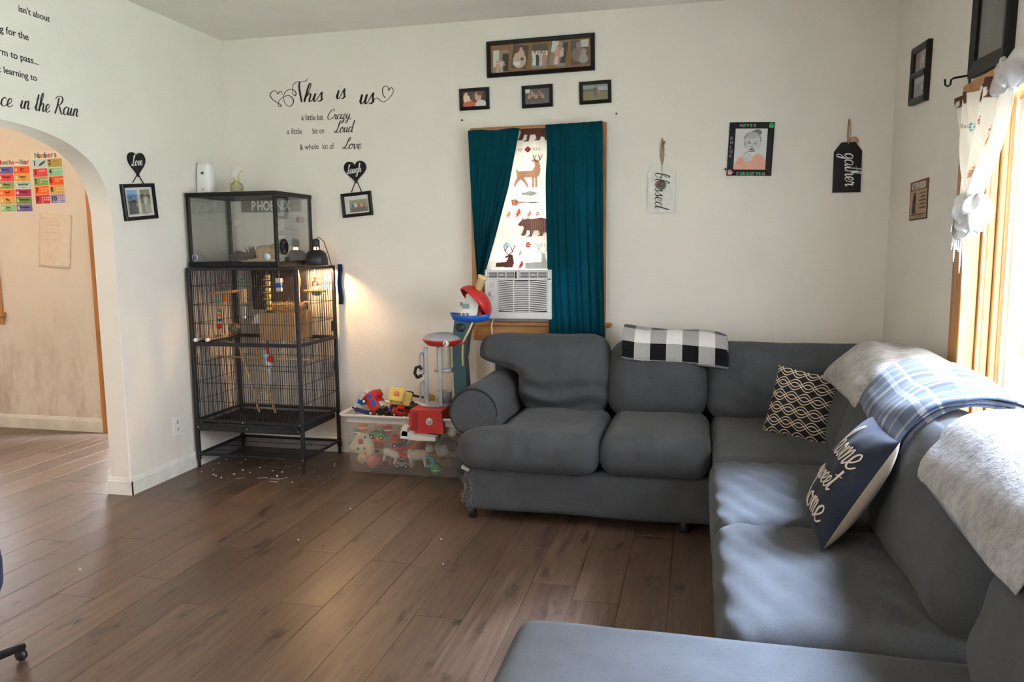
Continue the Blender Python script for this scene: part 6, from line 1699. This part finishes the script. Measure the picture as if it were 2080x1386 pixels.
mb, V, F, n = ringset([(.026, .315), (.030, .345), (.048, .352), (.052, .362), (.048, .368), (.036, .366), (.030, .352)])
mb.add(V, F, True); mb.build('rim', M_RIM, bin_)
# ---- toys inside and on top
TG = 'toys in the storage bin'
def toy(name, label, cat, loc, rot=(0, 0, 0)): return thing(name, label, cat, loc, rot, TG)
def sphere(r, c=(0, 0, 0), n=14): return MB().lathe([(r * math.sin(PI * k / 10), -r * math.cos(PI * k / 10)) for k in range(11)], n, c)
def wheels(t, pts, r, w, mt=None, hub=None):
    for x, y, z in pts:
        wl = MB().lathe([(0, -w / 2), (r * .9, -w / 2), (r, -w * .35), (r, w * .35), (r * .9, w / 2), (0, w / 2)], 16, (x, y, z), 'y').build('wheel', mt or C_BLK, t)
        MB().lathe([(0, -w * .56), (r * .5, -w * .54), (r * .5, w * .54), (0, w * .56)], 12, (x, y, z), 'y').build('hub', hub or C_WHT, wl)
def car(label, loc, rot, body, L=.12, cat='toy car', win=None):
    t = toy('toy_car', label, cat, loc, rot)
    MB().prism([(-L * .5, .2 * L), (-L * .48, .42 * L), (-L * .26, .46 * L), (-L * .16, .68 * L), (L * .2, .68 * L), (L * .32, .44 * L), (L * .5, .38 * L), (L * .5, .2 * L)], -L * .22, L * .22).build('body', body, t)
    MB().prism([(-L * .2, .47 * L), (-L * .12, .63 * L), (L * .17, .63 * L), (L * .26, .47 * L)], -L * .225, L * .225).build('windows', win or C_BLK, t)
    wheels(t, [(x * L, y * L, .19 * L) for x in (-.3, .3) for y in (-.22, .22)], .14 * L, .10 * L)
    return t
def animal(label, loc, rot, mt, s_=.1):
    t = toy('toy_animal', label, 'toy animal', loc, rot)
    mb = softbox(s_, s_ * .42, s_ * .45, s_ * .18, (12, 8, 8), (.1, .1, .1)); mb.xf(Matrix.Translation((0, 0, s_ * .55)))
    k0 = len(mb.v); hb = softbox(s_ * .4, s_ * .3, s_ * .32, s_ * .12, (8, 6, 6), (.1, .1, .1)); hb.xf(Matrix.Translation((s_ * .62, 0, s_ * .82))); mb.add(hb.v, hb.f, True)
    for x in (-.34, .34):
        for y in (-.14, .14): mb.tube([(x * s_, y * s_, s_ * .45), (x * s_, y * s_, 0)], [s_ * .09, s_ * .075], 8)
    for y in (-.1, .1): mb.tube([(s_ * .55, y * s_, s_ * .95), (s_ * .52, y * s_ * 1.5, s_ * 1.12)], [s_ * .05, s_ * .03], 6)
    mb.tube([(-s_ * .48, 0, s_ * .65), (-s_ * .65, 0, s_ * .5)], [s_ * .04, s_ * .02], 6)
    mb.build('body', mt, t)
    for y in (-.1, .1): sphere(s_ * .03, (s_ * .80, y * s_, s_ * .86), 8).build('eye', C_BLK, t)
    return t
Z0 = .012
# pale triangular baby toy with coloured dots, against the front left
t = toy('activity_toy', 'pale triangular baby toy with red dot at front of bin', 'toy', (1.075, -.372, .165), (0, .25, .05))
mb = softbox(.12, .045, .13, .022, (14, 6, 14), (.05, .2, .05), lambda p: Vector((p.x * (1.15 - p.z * 5.), p.y, p.z)))
mb.build('body', colr('ivory', (.72, .64, .48)), t)
for x, z, r0, m_ in ((-.012, .018, .017, C_RED), (.018, -.018, .009, C_GRY), (-.02, -.032, .009, C_GRN), (.03, -.045, .010, C_ORG), (.008, .05, .008, C_BLU)): sphere(r0, (x, -.024, z), 10).build('button', m_, t)
t = toy('activity_toy', 'small ivory round toy low at front left of bin', 'toy', (1.068, -.375, .075)); sphere(.034).build('body', colr('ivory', (.72, .64, .48)), t); sphere(.012, (0, -.030, .004), 10).build('button', C_YEL, t)
t = toy('rubber_ball', 'pink bumpy rubber ball at bottom left of bin', 'ball', (1.135, -.362, .062)); sphere(.048, n=18).build('ball', C_PNK, t)
mb = MB()
for k in range(30):
    a, b = k * 2.4, math.acos(1 - 2 * (k + .5) / 30); d = Vector((math.sin(b) * math.cos(a), math.sin(b) * math.sin(a), math.cos(b))) * .047
    v_ = sphere(.007, d, 6); mb.add(v_.v, v_.f, True)
mb.build('bumps', C_PNK, t, kind='stuff')
car('green toy car behind the bin front', (1.165, -.37, .195), (0, .1, .1), C_GRN, .10)
car('red and white toy van lying low in bin', (1.30, -.33, .165), (.2, -.5, .3), C_ORG, .11)
animal('white toy cow lying in the middle of bin', (1.235, -.365, .06), (0, .35, .2), C_WHT, .10)
animal('white toy horse with green wheels at right of bin', (1.43, -.36, .04), (0, -.1, 0), colr('offwhite', (.62, .56, .48)), .13)
t = toy('toy_bat', 'orange toy stick slanting inside the bin', 'toy', (1.40, -.36, .17), (0, .75, 0)); MB().tube([(0, 0, -.10), (0, 0, -.02), (0, 0, .06), (0, 0, .11)], [.010, .013, .018, .016], 12).build('stick', C_ORG, t); MB().lathe([(.012, -.10), (.018, -.098), (.018, -.085), (.012, -.083)], 12).build('grip', C_RED, t)
t = toy('stacking_ring', 'red and white striped ring toy in bin', 'toy ring', (1.345, -.37, .125), (PI / 2, .3, 0)); MB().tube([(.030 * math.cos(a), .030 * math.sin(a), 0) for a in [2 * PI * k / 18 for k in range(18)]], .013, 8, closed=True).build('ring', C_RED, t); MB().tube([(.030 * math.cos(a), .030 * math.sin(a), 0) for a in [2 * PI * k / 18 for k in range(4)]], .0135, 8).build('stripe', C_WHT, t)
t = toy('stacking_ring', 'teal ring toy upright near bin right end', 'toy ring', (1.50, -.375, .075), (PI / 2, 0, 0)); MB().tube([(.028 * math.cos(a), .028 * math.sin(a), 0) for a in [2 * PI * k / 18 for k in range(18)]], .012, 8, closed=True).build('ring', C_TEA, t)
def blocks(seq):
    for k, (x, y, z, s_, m_, nm, r) in enumerate(seq):
        t = toy('toy_block', nm + ' toy block piled inside the bin', 'toy block', (x, y, z), r)
        MB().rbox(-s_, s_, -s_ * .7, s_ * .7, -s_ * .6, s_ * .6, s_ * .12).build('block', m_, t)
        for q in (-.5, .5): MB().lathe([(0, 0), (s_ * .28, 0), (s_ * .28, s_ * .18), (0, s_ * .2)], 10, (q * s_, 0, s_ * .58)).build('stud', m_, t)
blocks([(1.06, -.22, .05, .045, C_BLU, 'large blue', (0, 0, .4)), (1.20, -.20, .06, .05, C_RED, 'large red', (.2, 0, .2)), (1.36, -.22, .05, .045, C_GRN, 'green', (0, .2, 1.)), (1.50, -.2, .06, .05, C_YEL, 'yellow', (.1, 0, .6)), (1.62, -.24, .05, .04, C_GRY, 'grey', (0, .3, .2)),
        (1.10, -.24, .14, .045, C_ORG, 'orange', (.3, .2, .8)), (1.26, -.26, .17, .05, C_TEA, 'teal', (.2, .4, .1)), (1.42, -.22, .15, .05, C_RED, 'tilted red', (.5, .2, .9)), (1.58, -.24, .16, .05, C_BLK, 'black', (.2, .5, .3)), (1.16, -.30, .235, .045, C_PNK, 'pink', (.3, 0, .5)), (1.34, -.30, .245, .045, C_WHT, 'white', (.1, .3, .2)), (1.52, -.34, .22, .04, C_GRN, 'bright green', (.4, .1, .2)), (1.30, -.385, .215, .028, C_RED, 'small red', (.4, .2, .1)), (1.60, -.37, .08, .035, plain('brown_toy', (.16, .09, .05), .6), 'brown', (.3, .1, .2))])
t = toy('toy_figure', 'white speckled plush lump at right end of bin', 'toy', (1.58, -.375, .15)); softbox(.08, .05, .07, .025, (12, 8, 10), (.1, .1, .1), None, .008, 30, 1.).build('body', fabric('speckled_plush', (.36, .33, .30), 120, .6, .6), t)
car('small yellow toy car pressed to the bin front near the rim', (1.36, -.40, .265), (.1, .3, .1), C_YEL, .085)
car('small blue toy car in the upper right of the bin', (1.46, -.395, .275), (.2, -.3, .2), C_BLU, .085)
car('grey toy jeep low in the bin centre', (1.33, -.385, .03), (0, 0, .15), C_GRY, .09)
animal('brown toy bear lying at the bin right end', (1.62, -.345, .20), (.4, .5, .3), plain('brown_toy', (.16, .09, .05), .6), .09)
animal('pink toy pig behind the pink ball', (1.19, -.31, .02), (0, 0, .6), C_PNK, .08)
for lab_, x, y, z, r0, m_ in (('orange ball high at left in the bin', 1.075, -.375, .27, .034, C_ORG), ('green ball low at right in the bin', 1.545, -.385, .035, .032, C_GRN), ('red ball in the middle of bin', 1.245, -.385, .265, .028, C_RED), ('white ball at the bin right corner', 1.645, -.375, .27, .030, C_WHT), ('teal ball low at left in the bin', 1.03, -.36, .235, .026, C_TEA)):
    t = toy('toy_ball', lab_, 'ball', (x, y, z)); sphere(r0).build('ball', m_, t); MB().lathe([(r0 * .995, -.004), (r0 * 1.012, 0), (r0 * .995, .004)], 18).build('seam_band', C_WHT, t)
blocks([(1.13, -.36, .315, .032, C_TEA, 'teal rimside', (.3, .2, .3)), (1.42, -.30, .335, .040, C_ORG, 'orange heap-top', (.2, .4, .5)), (1.24, -.25, .345, .045, C_BLU, 'blue heap-top', (.5, .1, .2)), (1.34, -.22, .375, .040, C_BLK, 'black heap-top', (.2, .6, .9))])
# --- red rescue truck on the heap
t = toy('toy_truck', 'red toy fire truck with blue windows on top of the bin', 'toy truck', (1.145, -.335, .405), (math.radians(18), math.radians(-38), math.radians(12)))
t.rotation_euler = (math.radians(-10), math.radians(52), math.radians(-20))
MB().rbox(-.075, .070, -.044, .044, -.030, .045, .008, 2).build('body', C_RED, t)
MB().rbox(-.072, -.025, -.040, .040, .040, .064, .008, 2).build('cab_roof', C_RED, t)
for y in (-.0455, .0445): MB().box(-.060, -.030, y, y + .001, .008, .036).box(-.02, .02, y, y + .001, .008, .036).build('side_windows', C_BLU, t)
MB().box(-.0765, -.0745, -.034, .034, .006, .036).build('windscreen', C_BLU, t)
MB().rbox(.005, .045, -.03, .03, .0445, .050, .002).build('roof_label', C_WHT, t)
MB().box(-.076, -.0735, -.03, .03, -.024, -.012).build('bumper', C_GRY, t)
wheels(t, [(x, y, -.030) for x in (-.045, .04) for y in (-.044, .044)], .019, .014)
t = toy('toy_figure', 'translucent white toy piece sticking up behind red truck', 'toy', (1.055, -.33, .425), (.3, .6, .2)); MB().rbox(-.03, .03, -.018, .018, -.05, .05, .006, 2).rbox(-.018, .018, -.014, .014, .05, .075, .004).build('body', glassy('cloudy_clear_plastic', (.9, .9, .9), .30, .6), t); MB().box(-.02, .02, -.0195, -.018, -.02, .01).build('label', C_BLU, t)
t = toy('toy_figure', 'dark blue toy part at the left bin rim', 'toy', (1.075, -.375, .368), (0, .3, .3)); MB().rbox(-.045, .04, -.014, .014, -.010, .012, .004).tube([(-.045, 0, 0), (-.065, 0, .01)], .006, 6).build('body', colr('navy', (.012, .02, .09)), t)
# --- yellow loader lying on its side
t = toy('toy_loader', 'yellow toy loader with black wheels on the toy pile', 'toy truck', (1.345, -.31, .437), (math.radians(62), math.radians(8), math.radians(10)))
t.scale = (1.22, 1.22, 1.22)
MB().rbox(-.085, .02, -.035, .035, -.02, .018, .006, 2).rbox(-.08, -.015, -.03, .03, .018, .026, .003).build('chassis', C_YEL, t)
mb = MB()
for x in (-.075, -.022):
    for y in (-.027, .027): mb.tube([(x, y, .02), (x, y, .068)], .0045, 6)
mb.rbox(-.085, -.012, -.035, .035, .066, .076, .003); mb.build('cab', C_YEL, t)
MB().rbox(-.055, -.035, -.012, .012, .076, .092, .004, 2).build('beacon', C_ORG, t)
MB().prism([(.02, -.01), (.075, -.02), (.075, -.008), (.022, .006)], -.03, -.022).prism([(.02, -.01), (.075, -.02), (.075, -.008), (.022, .006)], .022, .03).build('lift_arms', C_BLK, t)
MB().prism([(.075, -.028), (.125, -.034), (.130, -.026), (.100, -.010), (.094, .016), (.078, .014)], -.048, .048).build('bucket', C_YEL, t)
wheels(t, [(x, y, -.020) for x in (-.06, .0) for y in (-.038, .038)], .021, .016)
car('small red and white toy car wedged under the loader', (1.31, -.365, .345), (.3, .2, .3), C_RED, .10)
t = toy('toy_loader_scoop', 'dark grey toy scoop beside the tower base', 'toy', (1.405, -.36, .395), (.4, .3, .5)); MB().prism([(-.03, -.02), (.03, -.024), (.034, .0), (.01, .024), (-.03, .02)], -.03, .03).build('scoop', C_BLK, t)
car('black toy car under the red truck', (1.215, -.385, .345), (.2, .1, -.3), C_BLK, .09)

# --- play tower
M_TSIL = plain('silver_toy_plastic', (.36, .37, .39), .35, .2)
M_TTEAL = plain('dark_teal_toy_plastic', (.012, .06, .075), .4)
M_TYCLR = glassy('yellow_clear_plastic', (.85, .78, .40), .35, .7)
C_CRM = colr('cream_yellow', (.72, .58, .28))
tw = toy('play_tower', 'tall red, silver and teal toy rescue tower standing in the bin', 'toy tower', (1.545, -.31, .30))
def TW(x, z): return (x - 1.545, z - .30)
def tp(mb, name, mat, parent=None, label=None): return mb.build(name, mat, parent or tw, label=label)
# base: red garage with white badge, white ramp
x0, z0 = TW(1.41, .285)
bs_ = tp(MB().prism([(-.135, -.02), (.085, -.02), (.075, .115), (-.12, .115)], -.178, .08), 'base', C_RED)
tp(MB().prism([(-.11, -.005), (-.075, -.005), (-.078, .10), (-.105, .10)], -.182, -.177), 'base_panel', plain('deep_red_plastic', (.32, .012, .012), .4), bs_)
tp(MB().lathe([(0, -.183), (.022, -.1825), (.023, -.177)], 8, (.0, 0, .05), 'y'), 'badge', C_WHT, bs_)
tp(MB().lathe([(0, -.185), (.010, -.1845), (.010, -.182)], 10, (.0, 0, .046), 'y').lathe([(0, -.185), (.004, -.1845), (.004, -.182)], 8, (-.009, 0, .060), 'y').lathe([(0, -.185), (.004, -.1845), (.004, -.182)], 8, (.009, 0, .060), 'y'), 'badge_mark', C_GRY, bs_)
tp(MB().prism([(-.165, -.045), (-.06, -.055), (.05, -.052), (.05, -.03), (-.07, -.022), (-.10, -.008), (-.15, .0)], -.225, -.165).prism([(-.165, -.03), (-.12, -.032), (-.12, .02), (-.15, .028)], -.225, -.175), 'ramp', C_WHT)
tp(MB().lathe([(.0, .113), (.10, .113), (.106, .12), (.10, .13), (.0, .132)], 24, (-.02, 0, 0)), 'platform', M_TSIL)
# front columns with open rings, a grabbing claw
for dx, y in ((-.055, -.06), (.035, -.07)):
    x = dx
    tp(MB().rbox(x - .012, x + .012, y - .006, y + .006, .125, .47, .003), 'column', M_TSIL)
mb = MB()
for zc in (.20, .37):
    mb.tube([(-.085 + .016 * math.cos(a) * .9, -.05, zc + .065 * math.copysign(abs(math.sin(a)) ** .7, math.sin(a))) for a in [2 * PI * k / 18 for k in range(18)]], .0065, 6, closed=True)
tp(mb, 'ladder_frame', M_TSIL)
tp(MB().tube([(-.112, -.06, .285), (-.128, -.06, .31), (-.12, -.06, .345), (-.095, -.06, .352), (-.082, -.06, .335)], .010, 8).tube([(-.112, -.06, .285), (-.085, -.06, .30)], .010, 8), 'claw', C_BLK)
# clear yellow lift tube, silver collars, silver cup
tp(MB().lathe([(.040, .34), (.042, .36), (.042, .47), (.040, .478)], 20, (.035, .0, 0)), 'lift_tube', M_TYCLR)
tp(MB().lathe([(0, .318), (.058, .318), (.062, .326), (.058, .336), (.044, .342), (0, .342)], 22, (.035, 0, 0)), 'collar', M_TSIL)
tp(MB().lathe([(.0, .132), (.044, .132), (.046, .20), (.040, .20), (.038, .14), (0, .138)], 20, (.035, -.005, 0)), 'cup', M_TSIL)
# disc: red rim and grey deck with a round hatch
dk_ = tp(MB().lathe([(.0, .478), (.095, .478), (.122, .505), (.124, .515), (.10, .516), (0, .514)], 28, (.035, 0, 0)), 'disc', C_RED)
tp(MB().lathe([(.042, .512), (.044, .540), (.06, .548), (.105, .536), (.122, .522), (.122, .512)], 28, (.035, 0, 0)), 'deck', M_TSIL, dk_)
tp(MB().lathe([(0, .516), (.043, .516)], 20, (.035, 0, 0)), 'hatch', C_GRY, dk_)
tp(MB().lathe([(0, -.128), (.016, -.127), (.018, -.118)], 14, (.09, 0, .50), 'y'), 'disc_badge', C_WHT, dk_)
tp(MB().box(.088, .092, -.1295, -.127, .494, .508).box(.083, .087, -.1295, -.127, .494, .502), 'badge_mark', C_BLK, dk_)
# teal spine leaning up to the right with a cream slide rail
tp(MB().prism([(.10, .03), (.20, .0), (.185, .25), (.175, .40), (.20, .56), (.245, .66), (.12, .66), (.10, .50), (.105, .30), (.11, .12)], -.035, .045), 'spine', M_TTEAL)
tp(MB().lathe([(.012, -.045), (.026, -.044), (.026, -.034), (.012, -.034)], 16, (.155, 0, .585), 'y'), 'spine_dial', C_BLK)
tp(MB().tube([(.245, -.03, .655), (.205, -.035, .57), (.168, -.038, .50), (.164, -.038, .42), (.166, -.038, .36)], .0065, 6), 'slide_rail', C_CRM)
tp(MB().rbox(.150, .182, -.048, -.030, .488, .502, .003), 'rail_clip', C_RED)
# blue boat-shaped tray
prof_ = []
mb = MB(); V = []; F = []; nn = 22
for i, (e, z) in enumerate(((.55, .615), (.85, .628), (1.0, .655), (.97, .657), (.80, .636), (.0, .628))):
    for k in range(nn):
        a = 2 * PI * k / nn; V.append((.205 + .125 * e * math.cos(a), .065 * e * math.sin(a), z + .014 * abs(math.cos(a)) ** 2 * (1 if i in (2, 3) else 0)))
F = [(i * nn + k, i * nn + (k + 1) % nn, (i + 1) * nn + (k + 1) % nn, (i + 1) * nn + k) for i in range(5) for k in range(nn)]; F.append(tuple(range(nn)))
mb.add(V, F, True); tp(mb, 'blue_tray', C_BLU)
# white cockpit with a small screen and buttons
ck = tp(MB().prism([(.155, .645), (.255, .645), (.268, .73), (.262, .785), (.225, .79), (.215, .735), (.175, .735), (.165, .69)], -.045, .035).prism([(.180, .735), (.222, .735), (.222, .775), (.205, .79), (.186, .778)], -.02, .03), 'cockpit', C_WHT)
tp(MB().box(.170, .212, -.0475, -.0445, .698, .728), 'screen', plain('green_grey_screen', (.16, .26, .24), .4), ck)
for x in (.168, .192): tp(MB().rbox(x, x + .017, -.048, -.044, .655, .672, .002), 'button', plain('brown_button', (.22, .17, .14), .5), ck)
tp(MB().lathe([(0, -.006), (.012, -.005), (.012, .005), (0, .006)], 12, (.160, -.03, .722), 'x'), 'knob', C_GRY, ck)
# red half-dome shell behind the cockpit, its hollow turned to the lower left
mb = MB(); R_ = .118; V = []; m1, m2 = 9, 28
for i in range(m1 + 1):
    th = PI * .52 * i / m1
    for k in range(m2): V.append((R_ * math.sin(th) * math.cos(2 * PI * k / m2), R_ * math.sin(th) * math.sin(2 * PI * k / m2), R_ * .72 * math.cos(th)))
F = [(i * m2 + k, i * m2 + (k + 1) % m2, (i + 1) * m2 + (k + 1) % m2, (i + 1) * m2 + k) for i in range(m1) for k in range(m2)]
mb.add(V, F, True); pole = Vector((.66, .42, .62)).normalized()
mb.xf(Matrix.Translation((.225, .015, .725)) @ pole.to_track_quat('Z', 'Y').to_matrix().to_4x4())
do = tp(mb, 'red_dome', C_RED); md = do.modifiers.new('t', 'SOLIDIFY'); md.thickness = .005
tp(MB().lathe([(0, -.05), (.010, -.05), (.010, .05), (0, .05)], 10, (.272, 0, .668), 'y'), 'dome_hinge', plain('deep_red_plastic', (.32, .012, .012), .4), do)
# cream periscope
M_ = Matrix.Translation((.262, -.02, .815)) @ Matrix.Rotation(math.radians(22), 4, 'Y')
tp(MB().lathe([(.0, -.07), (.021, -.07), (.023, .055), (.028, .058), (.030, .075), (.022, .078), (.018, .06), (0, .06)], 16).xf(M_), 'periscope', C_CRM)
# thin white charging cord behind, hanging from the blue tray
# ------------------------------------------------------------------ navy swivel chair, only its edge and one foot reach into view
nv = thing('swivel_chair', 'navy swivel chair with black base at the left edge of view', 'chair', (.85, -2.98, 0))
M_NAVY = fabric('navy_canvas', (.010, .018, .06), 400, .4)
MB().lathe([(0, .31), (.17, .31), (.215, .325), (.228, .36), (.23, .42), (.225, .47), (.20, .50), (.10, .515), (0, .515)], 36).build('seat', M_NAVY, nv)
MB().lathe([(0, .06), (.028, .06), (.025, .20), (.02, .31), (0, .31)], 14).build('column', C_BLK, nv)
for k in range(5):
    a = math.radians(85 + 72 * k); d = Vector((math.cos(a), math.sin(a), 0))
    lg = MB().tube([d * .02 + Vector((0, 0, .085)), d * .18 + Vector((0, 0, .07)), d * .33 + Vector((0, 0, .045))], [.024, .020, .013], 8).build('leg', C_BLK, nv)
    MB().lathe([(0, -.01), (.018, -.009), (.020, 0), (.018, .009), (0, .01)], 12, (d.x * .32, d.y * .32, .0205), 'y').build('caster', C_BLK, lg)
